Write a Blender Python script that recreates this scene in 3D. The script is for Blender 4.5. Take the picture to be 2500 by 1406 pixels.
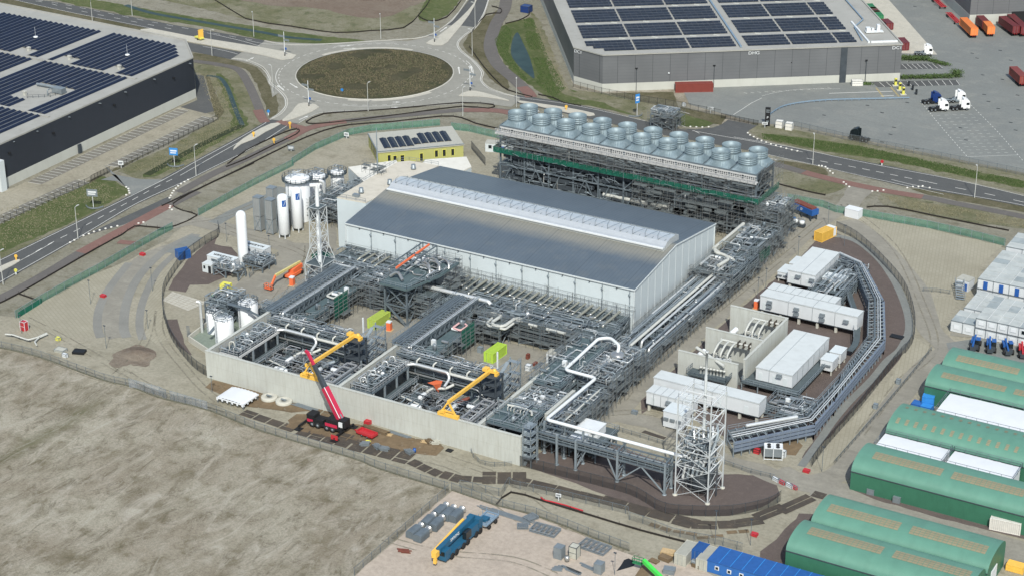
import bpy,math,random
from mathutils import Vector,Matrix,noise as MN
ORG=dict(dune_grass=.9,dry_soil=.7,green_grass=1.1,brown_verge=.6,sand=.5,pink_sand=.5,dark_gravel=.35,tilled=1.2,sand_paver=.5,wave_paver=.5,steel_mat=.1,rust_mat=.3,black=.4,site_road=.35)
R_=math.radians
sc=bpy.context.scene
for o in list(bpy.data.objects):bpy.data.objects.remove(o)
COL=sc.collection
CP=Vector((193.54148765,-395.71196241,215.0))
CR_=Vector((0.86749708,0.49742604,-0.00401849))
CD_=Vector((0.20493774,-0.36476059,-0.90826546))
CF_=Vector((-0.45326068,0.78709405,-0.41837508))
FPX=4860.727805712286
cam_d=bpy.data.cameras.new('camera');cam=bpy.data.objects.new('camera',cam_d);COL.objects.link(cam)
cam_d.sensor_width=36.0;cam_d.lens=FPX/2500*36.0;cam_d.clip_start=5;cam_d.clip_end=8000
mw=Matrix.Identity(4)
for i in range(3):
 mw[i][0]=CR_[i];mw[i][1]=-CD_[i];mw[i][2]=-CF_[i];mw[i][3]=CP[i]
cam.matrix_world=mw
sc.camera=cam
SUN_AZ,SUN_EL=R_(-57.4),R_(46.0)
sund=bpy.data.lights.new('sun','SUN');sund.energy=4.4;sund.angle=R_(0.5);sund.color=(1.0,0.98,0.9)
sun=bpy.data.objects.new('sun',sund);COL.objects.link(sun)
sd=Vector((math.cos(SUN_AZ)*math.cos(SUN_EL),math.sin(SUN_AZ)*math.cos(SUN_EL),math.sin(SUN_EL)))
sun.rotation_euler=sd.to_track_quat('Z','Y').to_euler()
w=bpy.data.worlds.new('World');sc.world=w;w.use_nodes=True
nt=w.node_tree;nt.nodes.clear()
sky=nt.nodes.new('ShaderNodeTexSky');sky.sky_type='NISHITA';sky.sun_disc=False
sky.sun_elevation=SUN_EL;sky.sun_rotation=R_(90)-SUN_AZ
sky.air_density=1.3;sky.dust_density=2.0
bg=nt.nodes.new('ShaderNodeBackground');bg.inputs[1].default_value=0.15
wo=nt.nodes.new('ShaderNodeOutputWorld')
nt.links.new(sky.outputs[0],bg.inputs[0]);nt.links.new(bg.outputs[0],wo.inputs[0])
vs=sc.view_settings;vs.view_transform='Standard';vs.look='None';vs.exposure=0.07;vs.gamma=1;vs.use_curve_mapping=False
CRP=dict(A=(0,0,2.93),B=(600,0,2.93),C=(1200,0,2.929),D=(1860,0,2.93),E=(0,440,3.906),F=(400,400,3.906),G=(400,680,3.906),H=(820,380,3.906),I=(660,600,3.906),J=(840,720,3.906),K=(1100,640,3.906),L=(1200,240,5.208),M=(1540,250,4.464),N=(1500,480,3.348),O=(1500,840,3.348),P=(1940,440,3.348),Q=(1940,840,2.484),R=(1200,900,3.75),S=(860,1040,3.842),T=(1400,1100,4.167),U=(0,740,3.195),V=(500,900,4.135),Z=(0,0,1))
def at(c,x,y,z=0.0):
 a=CRP[c];x=a[0]+x/a[2];y=a[1]+y/a[2]
 d=CR_*((x-1250)/FPX)+CD_*((y-703)/FPX)+CF_
 p=CP+d*((z-CP[2])/d[2])
 return(p[0],p[1],z)
def ats(c,pts,z=0.0):return[at(c,x,y,z)for x,y in pts]
def srgb(r,g,b):
 f=lambda c:(c/255/12.92 if c/255<=.04045 else((c/255+.055)/1.055)**2.4)
 r,g,b=f(r),f(g),f(b);y=.3*r+.59*g+.11*b;k=.13
 return(r+(y-r)*k,g+(y-g)*k,b+(y-b)*k)
MATS={}
class NT:
 def __init__(s,m):s.m=m;m.use_nodes=True;s.t=m.node_tree;s.b=s.t.nodes['Principled BSDF'];s.out=s.t.nodes['Material Output']
 def n(s,ty,**k):
  nd=s.t.nodes.new(ty)
  for a,v in k.items():setattr(nd,a,v)
  return nd
 def l(s,a,b):s.t.links.new(a,b)
 def pos(s,sx=1,sy=1,sz=1,rz=0):
  g=s.n('ShaderNodeNewGeometry');mp=s.n('ShaderNodeMapping');mp.inputs['Scale'].default_value=(sx,sy,sz);mp.inputs['Rotation'].default_value=(0,0,rz)
  s.l(g.outputs['Position'],mp.inputs['Vector']);return mp.outputs[0]
 def noise(s,scale,detail=4,rough=.55,vec=None,dist=0):
  n=s.n('ShaderNodeTexNoise');n.inputs['Scale'].default_value=scale;n.inputs['Detail'].default_value=detail;n.inputs['Roughness'].default_value=rough;n.inputs['Distortion'].default_value=dist
  s.l(vec if vec is not None else s.pos(),n.inputs['Vector']);return n.outputs['Fac']
 def ramp(s,fac,a,b):
  r=s.n('ShaderNodeMapRange');r.inputs['From Min'].default_value=a;r.inputs['From Max'].default_value=b;s.l(fac,r.inputs['Value']);return r.outputs[0]
 def mix(s,fac,a,b):
  m=s.n('ShaderNodeMix',data_type='RGBA');
  if isinstance(fac,float):m.inputs[0].default_value=fac
  else:s.l(fac,m.inputs[0])
  for i,c in((6,a),(7,b)):
   if isinstance(c,tuple):m.inputs[i].default_value=(*c[:3],1)
   else:s.l(c,m.inputs[i])
  return m.outputs[2]
 def math(s,op,a,b=0.0):
  m=s.n('ShaderNodeMath',operation=op)
  for i,c in((0,a),(1,b)):
   if isinstance(c,(float,int)):m.inputs[i].default_value=c
   else:s.l(c,m.inputs[i])
  return m.outputs[0]
 def color(s,c):s.l(c,s.b.inputs['Base Color'])
 def bump(s,h,dist=.1,st=1.0):
  b=s.n('ShaderNodeBump');b.inputs['Distance'].default_value=dist;b.inputs['Strength'].default_value=st;s.l(h,b.inputs['Height']);s.l(b.outputs[0],s.b.inputs['Normal'])
def newmat(name,rough=.8,metal=0,spec=.3):
 m=bpy.data.materials.new(name);k=NT(m);k.b.inputs['Roughness'].default_value=rough;k.b.inputs['Metallic'].default_value=metal;k.b.inputs['Specular IOR Level'].default_value=spec
 MATS[name]=m;return k
def paint(name,c,rough=.6,var=.12,scale=1.2,metal=0,spec=.4,dirt=None,dirtamt=.35,fine=6.0):
 k=newmat(name,rough,metal,spec)
 c=tuple(c);a=tuple(x*(1-var)for x in c);b=tuple(min(1,x*(1+var))for x in c)
 col=k.mix(k.ramp(k.noise(scale,5,.6),.3,.7),a,b)
 d=dirt or tuple(x*.55 for x in c)
 col=k.mix(k.math('MULTIPLY',k.ramp(k.noise(fine*.25,8,.7,k.pos(1,1,.25)),.5,.8),dirtamt),col,d)
 k.color(col);return MATS[name]
def mesh_mat(name,c,alpha,rough=.9):
 k=newmat(name,rough,0,.1);k.b.inputs['Base Color'].default_value=(*c,1)
 k.color(k.mix(k.ramp(k.noise(.6,4),.3,.7),tuple(x*.75 for x in c),tuple(x*1.2 for x in c)))
 tr=k.n('ShaderNodeBsdfTransparent');mx=k.n('ShaderNodeMixShader');mx.inputs[0].default_value=alpha
 k.l(tr.outputs[0],mx.inputs[1]);k.l(k.b.outputs[0],mx.inputs[2]);k.l(mx.outputs[0],k.out.inputs[0]);return MATS[name]
def ribbed(name,c,axis,period,rough=.5,depth=.03,var=.08,metal=0,spec=.4,contrast=.12):
 k=newmat(name,rough,metal,spec)
 g=k.n('ShaderNodeNewGeometry');sp=k.n('ShaderNodeSeparateXYZ');k.l(g.outputs['Position'],sp.inputs[0])
 ph=k.math('FRACT',k.math('MULTIPLY',sp.outputs[axis],1.0/period))
 tri=k.math('ABSOLUTE',k.math('SUBTRACT',ph,.5))
 seam=k.ramp(tri,.36,.44)
 col=k.mix(k.ramp(k.noise(.35,5,.6),.3,.7),tuple(x*(1-var)for x in c),tuple(min(1,x*(1+var))for x in c))
 col=k.mix(k.math('MULTIPLY',seam,contrast),col,tuple(x*.35 for x in c))
 k.color(col);k.bump(seam,depth,.6);return MATS[name]
class MB:
 def __init__(s):s.v=[];s.f=[];s.m=[];s.s=[]
 def add(s,vs,fs,m=0,sm=False):
  o=len(s.v);s.v.extend([tuple(p)for p in vs]);s.f.extend([tuple(i+o for i in f)for f in fs]);s.m.extend([m]*len(fs));s.s.extend([sm]*len(fs));return s
 def box(s,x0,x1,y0,y1,z0,z1,m=0):
  v=[(x0,y0,z0),(x1,y0,z0),(x1,y1,z0),(x0,y1,z0),(x0,y0,z1),(x1,y0,z1),(x1,y1,z1),(x0,y1,z1)]
  return s.add(v,[(0,3,2,1),(4,5,6,7),(0,1,5,4),(1,2,6,5),(2,3,7,6),(3,0,4,7)],m)
 def beam(s,p,q,w=.2,h=None,m=0):
  p=Vector(p);q=Vector(q);h=h or w;d=(q-p)
  if d.length<1e-6:return s
  d.normalize();up=Vector((0,0,1))if abs(d.z)<.95 else Vector((0,1,0))
  a=d.cross(up).normalized()*(w/2);b=a.cross(d).normalized()*(h/2)
  v=[p-a-b,p+a-b,p+a+b,p-a+b,q-a-b,q+a-b,q+a+b,q-a+b]
  return s.add(v,[(0,1,2,3),(7,6,5,4),(0,4,5,1),(1,5,6,2),(2,6,7,3),(3,7,4,0)],m)
 def path(s,pts,r,n=8,m=0,bend=None,caps=True):
  P=[Vector(p)for p in pts];bend=r*2.2 if bend is None else bend
  if len(P)>2 and bend>0:
   Q=[P[0]]
   for i in range(1,len(P)-1):
    a,b,c=P[i-1],P[i],P[i+1];da=(a-b);dc=(c-b);t=min(bend,da.length*.45,dc.length*.45)
    s0=b+da.normalized()*t;s1=b+dc.normalized()*t
    for u in(0,.33,.67,1):Q.append(s0.lerp(b,u).lerp(b.lerp(s1,u),u))
   Q.append(P[-1]);P=Q
  vs=[];fs=[];ref=None
  for i,p in enumerate(P):
   d=(P[min(i+1,len(P)-1)]-P[max(i-1,0)]).normalized()
   if ref is None:ref=Vector((0,0,1))if abs(d.z)<.9 else Vector((1,0,0))
   a=(ref-d*ref.dot(d))
   if a.length<1e-4:a=d.orthogonal()
   a.normalize();b=d.cross(a);ref=a
   for k in range(n):
    t=2*math.pi*k/n;vs.append(p+a*(math.cos(t)*r)+b*(math.sin(t)*r))
  for i in range(len(P)-1):
   for k in range(n):fs.append((i*n+k,i*n+(k+1)%n,(i+1)*n+(k+1)%n,(i+1)*n+k))
  s.add(vs,fs,m,True)
  if caps:s.add(vs[:n],[tuple(range(n-1,-1,-1))],m);s.add(vs[-n:],[tuple(range(n))],m)
  return s
 def tube(s,p,q,r,n=8,m=0):return s.path([p,q],r,n,m,0)
 def lathe(s,prof,c=(0,0,0),n=20,m=0,sm=True):
  vs=[];fs=[];L=len(prof)
  for r,z in prof:
   for k in range(n):
    t=2*math.pi*k/n;vs.append((c[0]+r*math.cos(t),c[1]+r*math.sin(t),c[2]+z))
  for i in range(L-1):
   for k in range(n):fs.append((i*n+k,i*n+(k+1)%n,(i+1)*n+(k+1)%n,(i+1)*n+k))
  return s.add(vs,fs,m,sm)
 def poly(s,pts,m=0):return s.add(pts,[tuple(range(len(pts)))],m)
 def prism(s,pts,z0,z1,m=0):
  n=len(pts);v=[(p[0],p[1],z0)for p in pts]+[(p[0],p[1],z1)for p in pts]
  ar=sum(pts[i][0]*pts[(i+1)%n][1]-pts[(i+1)%n][0]*pts[i][1]for i in range(n))
  if ar<0:v=[(p[0],p[1],z0)for p in pts[::-1]]+[(p[0],p[1],z1)for p in pts[::-1]]
  return s.add(v,[tuple(range(n-1,-1,-1)),tuple(range(n,2*n))]+[(i,(i+1)%n,n+(i+1)%n,n+i)for i in range(n)],m)
 def rail(s,pts,h=1.1,step=1.8,m=0,t=.07,closed=False):
  P=[Vector(p)for p in pts]+([Vector(pts[0])]if closed else[])
  for a,b in zip(P,P[1:]):
   for k in(1.0,.5):s.beam(a+Vector((0,0,h*k)),b+Vector((0,0,h*k)),t,t,m)
   L=(b-a).length;c=max(1,int(L/step))
   for i in range(c+1):
    p=a.lerp(b,i/c);s.beam(p,p+Vector((0,0,h)),t,t,m)
  return s
 def build(s,name,mats,parent=None,local=False,kind=None):
  me=bpy.data.meshes.new(name);off=Vector((0,0,0));q=parent
  if not local:
   while q is not None:off+=q.location;q=q.parent
  if off.length:s.v=[(a[0]-off[0],a[1]-off[1],a[2]-off[2])for a in s.v]
  me.from_pydata(s.v,[],s.f)
  if not isinstance(mats,(list,tuple)):mats=[mats]
  for mt in mats:me.materials.append(MATS[mt]if isinstance(mt,str)else mt)
  me.polygons.foreach_set('material_index',s.m);me.polygons.foreach_set('use_smooth',s.s)
  me.update();o=bpy.data.objects.new(name,me);COL.objects.link(o)
  if parent is not None:o.parent=parent
  if kind:o['kind']=kind
  return o
def thing(name,label,cat,loc=(0,0,0),rz=0,group=None):
 o=bpy.data.objects.new(name,None);COL.objects.link(o);o.location=loc;o.rotation_euler=(0,0,rz)
 o.empty_display_size=.5;o['label']=label;o['category']=cat
 if group:o['group']=group
 return o
def tag(o,label,cat,group=None):
 o['label']=label;o['category']=cat
 if group:o['group']=group
 return o
def kids(o):return[c for c in CH.get(o.name,[])]
def copy_tree(o,loc=None,rz=None,label=None,group=None,parent=None):
 c=o.copy();COL.objects.link(c)
 if parent is not None:c.parent=parent
 if loc is not None:c.location=loc
 if rz is not None:c.rotation_euler=(0,0,rz)
 if label:c['label']=label
 if group:c['group']=group
 for k in[x for x in bpy.data.objects if x.parent==o]:copy_tree(k,parent=c)
 return c
def catmull(pts,n=6,closed=False):
 P=[Vector(p)for p in pts];N=len(P);out=[]
 rng=range(N if closed else N-1)
 for i in rng:
  g=(lambda j:P[j%N])if closed else(lambda j:P[max(0,min(N-1,j))])
  a,b,c,d=g(i-1),g(i),g(i+1),g(i+2)
  for k in range(n):
   t=k/n;out.append(.5*((2*b)+(c-a)*t+(2*a-5*b+4*c-d)*t*t+(3*b-a-3*c+d)*t**3))
 if not closed:out.append(P[-1])
 return out
def sheet(name,pts,z,mat,curve=0):
 if curve:pts=catmull([(p[0],p[1],0)for p in pts],curve,True)
 if mat in ORG and len(pts)<400:
  q=[]
  for i in range(len(pts)):
   a=Vector((pts[i][0],pts[i][1]));b=Vector((pts[(i+1)%len(pts)][0],pts[(i+1)%len(pts)][1]));n=min(90,max(1,int((b-a).length/2.2)))
   for k in range(n):
    c=a.lerp(b,k/n);q.append((c.x+ORG[mat]*(MN.noise((c.x*.35,c.y*.35,1))+.7*MN.noise((c.x*1.1,c.y*1.1,4))),c.y+ORG[mat]*(MN.noise((c.x*.35,c.y*.35,7))+.7*MN.noise((c.x*1.1,c.y*1.1,9)))))
  pts=q
 o=MB().poly([(p[0],p[1],z)for p in pts]).build(name,mat,kind='structure')
 me=o.data
 if me.polygons[0].normal.z<0:me.flip_normals()
 return o
def strip_pts(c,wd):
 P=[Vector((p[0],p[1],0))for p in c];L=[];Rr=[]
 for i,p in enumerate(P):
  d=(P[min(i+1,len(P)-1)]-P[max(i-1,0)]).normalized();n=Vector((-d.y,d.x,0))*wd/2
  L.append(p+n);Rr.append(p-n)
 return L,Rr
def strip_mb(mb,c,wd,z,m=0,z0=None):
 L,Rr=strip_pts(c,wd)
 for i in range(len(L)-1):
  mb.add([(L[i].x,L[i].y,z),(Rr[i].x,Rr[i].y,z),(Rr[i+1].x,Rr[i+1].y,z),(L[i+1].x,L[i+1].y,z)],[(0,1,2,3)],m)
 if z0 is not None:
  for S in(L,Rr[::-1]):
   for i in range(len(S)-1):mb.add([(S[i].x,S[i].y,z0),(S[i].x,S[i].y,z),(S[i+1].x,S[i+1].y,z),(S[i+1].x,S[i+1].y,z0)],[(0,1,2,3)],m)
 return mb
def dashes(mb,c,wd,z,on,off,m=0):
 P=[Vector((p[0],p[1],0))for p in c];s=0;seg=[];per=on+off;cur=None
 cum=[0]
 for a,b in zip(P,P[1:]):cum.append(cum[-1]+(b-a).length)
 def pt(t):
  for i in range(len(P)-1):
   if cum[i+1]>=t:return P[i].lerp(P[i+1],(t-cum[i])/max(1e-6,cum[i+1]-cum[i]))
  return P[-1]
 t=0
 while t+on<cum[-1]:
  strip_mb(mb,[pt(t),pt(t+on/2),pt(t+on)],wd,z,m);t+=per
 return mb
def text_obj(txt,size,mat,parent,loc,rot,name='lettering',depth=.03,spacing=1.0,sx=1.0):
 cu=bpy.data.curves.new(name,'FONT');cu.body=txt;cu.size=size;cu.extrude=depth;cu.align_x='CENTER';cu.align_y='CENTER';cu.space_character=spacing
 t=bpy.data.objects.new('tmp',cu);COL.objects.link(t);bpy.context.view_layer.update()
 me=bpy.data.meshes.new_from_object(t.evaluated_get(bpy.context.evaluated_depsgraph_get()));bpy.data.objects.remove(t)
 me.materials.clear();me.materials.append(MATS[mat]);o=bpy.data.objects.new(name,me);COL.objects.link(o)
 o.location=loc;o.rotation_euler=rot;o.scale=(sx,1,1)
 if parent is not None:
  o.parent=parent;q=parent
  off=Vector(loc)
  while q is not None:off-=q.location;q=q.parent
  o.location=off
 return o
def ground_mat(name,cols,scales,streak=None,bumpd=.15,rough=.95):
 k=newmat(name,rough,0,.1);a,b,c,d=cols
 n1=k.noise(scales[0],6,.62,None,.4);n2=k.noise(scales[1],6,.65,None,.3);n3=k.noise(scales[2],6,.7)
 col=k.mix(k.ramp(n1,.38,.62),a,b)
 col=k.mix(k.math('MULTIPLY',k.ramp(n2,.5,.68),.8),col,c)
 if streak:
  n4=k.noise(streak[0],6,.7,k.pos(1,streak[1],1,streak[2]),.6)
  col=k.mix(k.math('MULTIPLY',k.ramp(n4,.5,.7),streak[3]),col,d)
 else:col=k.mix(k.math('MULTIPLY',k.ramp(k.noise(scales[1]*2.3,5,.7),.55,.72),.55),col,d)
 col=k.mix(k.math('MULTIPLY',k.ramp(n3,.42,.75),.5),col,tuple(x*.55 for x in c))
 if name=='field':
  q0=Vector(at('U',0,1235)[:2]);q1=Vector(at('U',790,765)[:2]);dd=(q1-q0).normalized();sp=k.n('ShaderNodeVectorMath',operation='DOT_PRODUCT');k.l(k.pos(),sp.inputs[0]);sp.inputs[1].default_value=(-dd.y,dd.x,0)
  dist=k.math('ABSOLUTE',k.math('SUBTRACT',sp.outputs['Value'],-dd.y*q0.x+dd.x*q0.y));sq=k.n('ShaderNodeVectorMath',operation='DOT_PRODUCT');k.l(k.pos(),sq.inputs[0]);sq.inputs[1].default_value=(dd.x,dd.y,0);al=k.ramp(sq.outputs['Value'],q1.dot(dd)+4,q1.dot(dd)-6)
  band=k.math('MULTIPLY',k.math('MULTIPLY',k.ramp(k.math('ADD',dist,k.math('MULTIPLY',k.noise(.25,6,.7),7.0)),6.8,3.2),.8),al);col=k.mix(band,col,s(98,96,66));col=k.mix(k.math('MULTIPLY',k.ramp(k.noise(.22,10,.9,k.pos(1.2,.6,1),1.0),.51,.62),.75),col,s(92,84,64));col=k.mix(k.math('MULTIPLY',k.ramp(k.noise(.14,9,.8,k.pos(1.2,.45,1,.2),1.5),.5,.66),.6),col,s(186,180,166))
 if name in('steel_mat','rust_mat'):col=k.mix(k.math('MULTIPLY',k.ramp(k.noise(.55,7,.75,None,.5),.6,.68),.6),col,srgb(136,130,114))
 k.color(col);k.bump(k.math('ADD',n3,k.noise(scales[2]*4,3)),bumpd,.8);return k
s=srgb
ground_mat('field',[s(171,165,147),s(154,145,127),s(114,106,82),s(118,109,88)],(.05,.16,1.8),(.12,.4,.15,.75),.35)
ground_mat('dune_grass',[s(137,133,112),s(112,112,82),s(86,92,60),s(120,110,88)],(.07,.3,1.6),None,.35)
ground_mat('dry_soil',[s(138,135,121),s(127,124,108),s(108,104,86),s(96,94,72)],(.06,.25,1.3),(.25,3,R_(20),.5),.2)
ground_mat('green_grass',[s(79,95,50),s(98,108,64),s(120,120,86),s(64,84,42)],(.09,.5,1.8),None,.5)
ground_mat('brown_verge',[s(92,88,64),s(112,106,84),s(78,80,52),s(126,120,98)],(.12,.5,1.8),None,.3)
ground_mat('sand',[s(148,143,126),s(139,135,118),s(124,119,102),s(158,153,137)],(.04,.16,1.2),(.12,3.5,R_(8),.45),.06)
ground_mat('pink_sand',[s(170,158,144),s(163,151,137),s(152,141,128),s(174,163,150)],(.05,.2,1.0),(.1,3,R_(-25),.4),.05)
ground_mat('dark_gravel',[s(98,88,84),s(92,83,79),s(104,94,89),s(86,77,73)],(.1,.6,3.0),None,.08)
ground_mat('tilled',[s(118,104,91),s(128,118,104),s(102,86,74),s(112,98,86)],(.03,.1,1.0),(.06,4,R_(-30),.7),.3)
ground_mat('asphalt',[s(84,86,86),s(80,82,82),s(90,91,90),s(76,78,78)],(.05,.3,2.0),(.12,5,R_(35),.4),.01,.85)
ground_mat('path_asphalt',[s(98,95,92),s(94,91,88),s(105,101,97),s(88,86,84)],(.05,.4,2.0),None,.01,.85)
ground_mat('red_asphalt',[s(122,92,84),s(116,88,81),s(128,99,91),s(112,86,80)],(.1,.5,2.0),None,.01,.85)
ground_mat('concrete_road',[s(139,138,129),s(132,131,122),s(146,145,136),s(122,121,113)],(.06,.35,1.5),(.1,4,R_(25),.5),.02,.85)
ground_mat('concrete_yard',[s(119,123,120),s(112,116,114),s(127,129,124),s(106,109,107)],(.03,.15,1.3),(.08,5,R_(30),.5),.02,.85)
ground_mat('site_road',[s(136,133,122),s(127,124,114),s(144,141,129),s(114,111,102)],(.05,.22,1.2),(.1,4,R_(88),.55),.03,.9)
ground_mat('pale_slab',[s(176,172,158),s(168,165,152),s(182,178,165),s(158,154,142)],(.2,.6,2.0),None,.02)
ground_mat('steel_mat',[s(80,74,67),s(68,64,60),s(92,82,70),s(58,55,52)],(.12,.5,2.0),None,.03,.7)
ground_mat('rust_mat',[s(116,98,74),s(102,88,68),s(128,110,84),s(88,78,64)],(.15,.5,2.0),None,.03,.8)
ground_mat('island_grass',[s(80,78,58),s(92,88,68),s(70,72,50),s(60,72,46)],(.06,.16,1.2),(.07,3.2,R_(-25),.7),.6)
ground_mat('ditch_green',[s(58,66,44),s(66,74,50),s(50,62,50),s(80,84,60)],(.1,.4,2.0),None,.3)
def paver(name,c,c2,bw,bh,rz,mort=.035):
 k=newmat(name,.92,0,.1);br=k.n('ShaderNodeTexBrick');br.inputs['Scale'].default_value=1;br.inputs['Brick Width'].default_value=bw;br.inputs['Row Height'].default_value=bh;br.inputs['Mortar Size'].default_value=mort;br.inputs['Mortar Smooth'].default_value=.6
 k.l(k.pos(1,1,1,rz),br.inputs['Vector']);br.inputs['Color1'].default_value=(*c,1);br.inputs['Color2'].default_value=(*tuple(x*.93 for x in c),1);br.inputs['Mortar'].default_value=(*c2,1)
 col=k.mix(k.math('MULTIPLY',k.ramp(k.noise(.12,6,.65),.4,.65),.55),br.outputs[0],c2)
 col=k.mix(k.math('MULTIPLY',k.ramp(k.noise(.05,5,.6),.45,.65),.3),col,tuple(min(1,x*1.25)for x in c));k.color(col)
paver('sand_paver',s(145,141,124),s(131,126,108),2.2,.95,R_(30),.12)
paver('wave_paver',s(146,142,125),s(132,127,109),1.9,.9,R_(75),.12)
paver('grey_paver',s(126,126,120),s(108,108,103),1.0,.5,R_(15),.03)
paver('parking_paver',s(114,112,104),s(104,102,94),.9,.45,0,.03)
k=newmat('water',.4,0,.1);k.color(k.mix(k.ramp(k.noise(.2,4),.3,.7),s(34,54,56),s(50,70,70)));k.bump(k.noise(3,3),.03,.4)
paint('road_line',s(205,205,198),.8,.08,1.5,dirt=s(140,140,130),dirtamt=.5)
k=newmat('track_dust',.95,0,.1);k.color(k.mix(k.ramp(k.noise(.8,6,.7),.35,.65),s(126,122,106),s(146,141,124)))
tr_=k.n('ShaderNodeBsdfTransparent');mx_=k.n('ShaderNodeMixShader');k.l(k.math('MULTIPLY',k.ramp(k.noise(.18,6,.75),.42,.6),.7),mx_.inputs[0]);k.l(tr_.outputs[0],mx_.inputs[1]);k.l(k.b.outputs[0],mx_.inputs[2]);k.l(mx_.outputs[0],k.out.inputs[0])
paint('kerb',s(168,166,156),.85,.1)
paint('silt',s(36,32,28),.9,.2)
paint('kerb_block',s(220,218,210),.7,.05)
sheet('ground',[(-4000,-4000),(4000,-4000),(4000,5000),(-4000,5000)],0,'field')
sheet('ground_far_verge',ats('Z',[(-900,-60),(1240,-80),(1330,-80),(1400,215),(1460,232),(1640,240),(1760,310),(1870,300),(2600,440),(3200,560),(3200,800),(2600,700),(2500,620),(2200,560),(1985,515),(1880,480),(1500,440),(1180,420),(1150,330),(830,335),(640,430),(484,525),(400,590),(260,665),(120,735),(45,775),(-300,930),(-900,700)]),.01,'dry_soil')
sheet('tilled_field',ats('B',[(-900,-60),(0,-40),(1310,-40),(1320,20),(1240,110),(1130,205),(900,225),(640,240),(330,195),(0,140),(-300,70),(-700,-20)]),.03,'dune_grass',3)
sheet('bare_field',ats('B',[(-400,-60),(1240,-60),(1160,60),(980,130),(760,120),(500,60),(250,50),(0,10)]),.04,'tilled',3)
sheet('grass_verge_north',ats('A',[(500,-30),(1000,60),(1875,200),(2300,260),(2750,310),(2750,335),(2100,330),(1500,200),(900,110),(300,-20)]),.05,'green_grass',2)
sheet('brown_verge_north',ats('A',[(60,-10),(500,90),(1060,205),(1010,235),(1350,300),(1340,310),(800,220),(0,40),(-200,0)]),.04,'brown_verge')
sheet('grass_bank',ats('B',[(1320,-30),(1540,-30),(1440,110),(1300,155),(1240,125)]),.05,'green_grass',3)
sheet('verge_island_west',ats('A',[(1390,380),(1650,430),(1800,470),(1875,520),(1980,700),(1990,800),(1960,850),(1935,870),(1850,640),(1780,520),(1700,480),(1380,430)]),.04,'brown_verge',2)
sheet('verge_ditch',ats('A',[(1385,450),(1540,480),(1700,500),(1770,600),(1840,760),(1880,880),(1740,980),(1300,1230),(1020,1290),(870,1230),(900,1190),(1560,850),(1480,560),(1400,520)]),.03,'dune_grass',2)
sheet('grass_ditch',ats('A',[(1540,530),(1620,560),(1690,700),(1770,880),(1740,920),(1300,1170),(1100,1270),(1020,1250),(1300,1110),(1640,920),(1640,780),(1580,620)]),.045,'green_grass',2)
sheet('brown_verge_side',ats('A',[(1470,545),(1500,560),(1600,800),(1560,860),(1100,1080),(860,1210),(790,1240),(830,1190),(1540,830)]),.05,'brown_verge')
sheet('gravel_beside_warehouse',ats('A',[(1395,540),(1455,545),(1530,800),(1470,815),(1290,770),(1410,720)]),.06,'asphalt')
sheet('verge_south_west',ats('E',[(-900,660),(-300,400),(0,290),(300,150),(870,0),(980,-40),(1240,100),(1200,160),(1050,240),(700,440),(0,730),(-600,1010)]),.03,'green_grass',2)
sheet('verge_edge',ats('E',[(-700,1060),(-600,930),(0,700),(700,400),(1180,150),(1255,120),(1180,175),(740,435),(0,765),(-600,1040)]),.045,'dune_grass')
sheet('verge_top_edge',ats('E',[(-300,400),(0,280),(420,90),(880,-40),(960,-40),(900,10),(500,180),(0,420),(-300,540)]),.045,'brown_verge')
sheet('verge_east_bank',ats('D',[(-60,880),(60,900),(600,1000),(1875,1250),(2600,1400),(2600,1560),(1875,1385),(1400,1285),(900,1190),(500,1115),(200,1045),(40,1010),(-60,960),(-110,910)]),.04,'dune_grass',0)
sheet('grass_east_bank',ats('D',[(0,960),(300,990),(700,1050),(1200,1160),(1875,1300),(2600,1450),(2600,1530),(1875,1350),(1400,1260),(900,1150),(500,1095),(150,1015)]),.055,'green_grass',2)
sheet('verge_lower',ats('D',[(125,1150),(390,1190),(480,1240),(430,1260),(280,1240),(130,1190)]),.05,'brown_verge',2)
sheet('verge_lower_path',ats('D',[(125,1230),(300,1260),(560,1320),(570,1350),(450,1395),(280,1350),(130,1310)]),.05,'dune_grass',2)
sheet('verge_right_path',ats('P',[(700,110),(900,110),(1300,190),(1875,320),(2600,500),(2600,600),(1875,400),(1400,350),(900,250),(700,190)]),.05,'dune_grass',2)
sheet('verge_right_strip',ats('P',[(950,75),(1100,70),(1500,150),(1875,220),(2600,380),(2600,400),(1875,265),(1450,190),(1080,120)]),.05,'brown_verge')
sheet('grass_pond',ats('C',[(110,170),(230,140),(300,140),(340,250),(400,400),(440,560),(530,640),(800,680),(1330,780),(1600,850),(1560,900),(1400,910),(1100,850),(800,780),(440,720),(280,620),(150,520),(60,400),(20,290),(40,210)]),.04,'green_grass',2)
sheet('verge_along_warehouse',ats('C',[(280,90),(340,150),(420,330),(540,640),(640,650),(860,680),(1300,760),(1330,800),(1100,850),(800,740),(520,680),(420,520),(330,250)]),.05,'dune_grass',2)
sheet('brown_strip',ats('C',[(830,670),(1300,660),(1335,765),(1680,835),(1640,900),(1500,860),(1300,790),(1000,715)]),.052,'brown_verge')
sheet('pond',ats('C',[(185,235),(225,310),(275,420),(308,560),(262,535),(190,470),(140,390),(150,290)]),.07,'water',3)
sheet('verge_roundabout_east',ats('B',[(1690,130),(1760,110),(1830,60),(1875,120),(1740,300),(1780,420),(1875,560),(1875,650),(1740,560),(1690,480),(1600,380),(1560,330),(1600,240)]),.03,'brown_verge',2)
ch=MB();strip_mb(ch,catmull(ats('A',[(900,40),(1100,100),(1500,170),(1875,235),(2060,270),(2300,290)])),2.1,.075);ch.build('water_canal','water',kind='structure')
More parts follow.
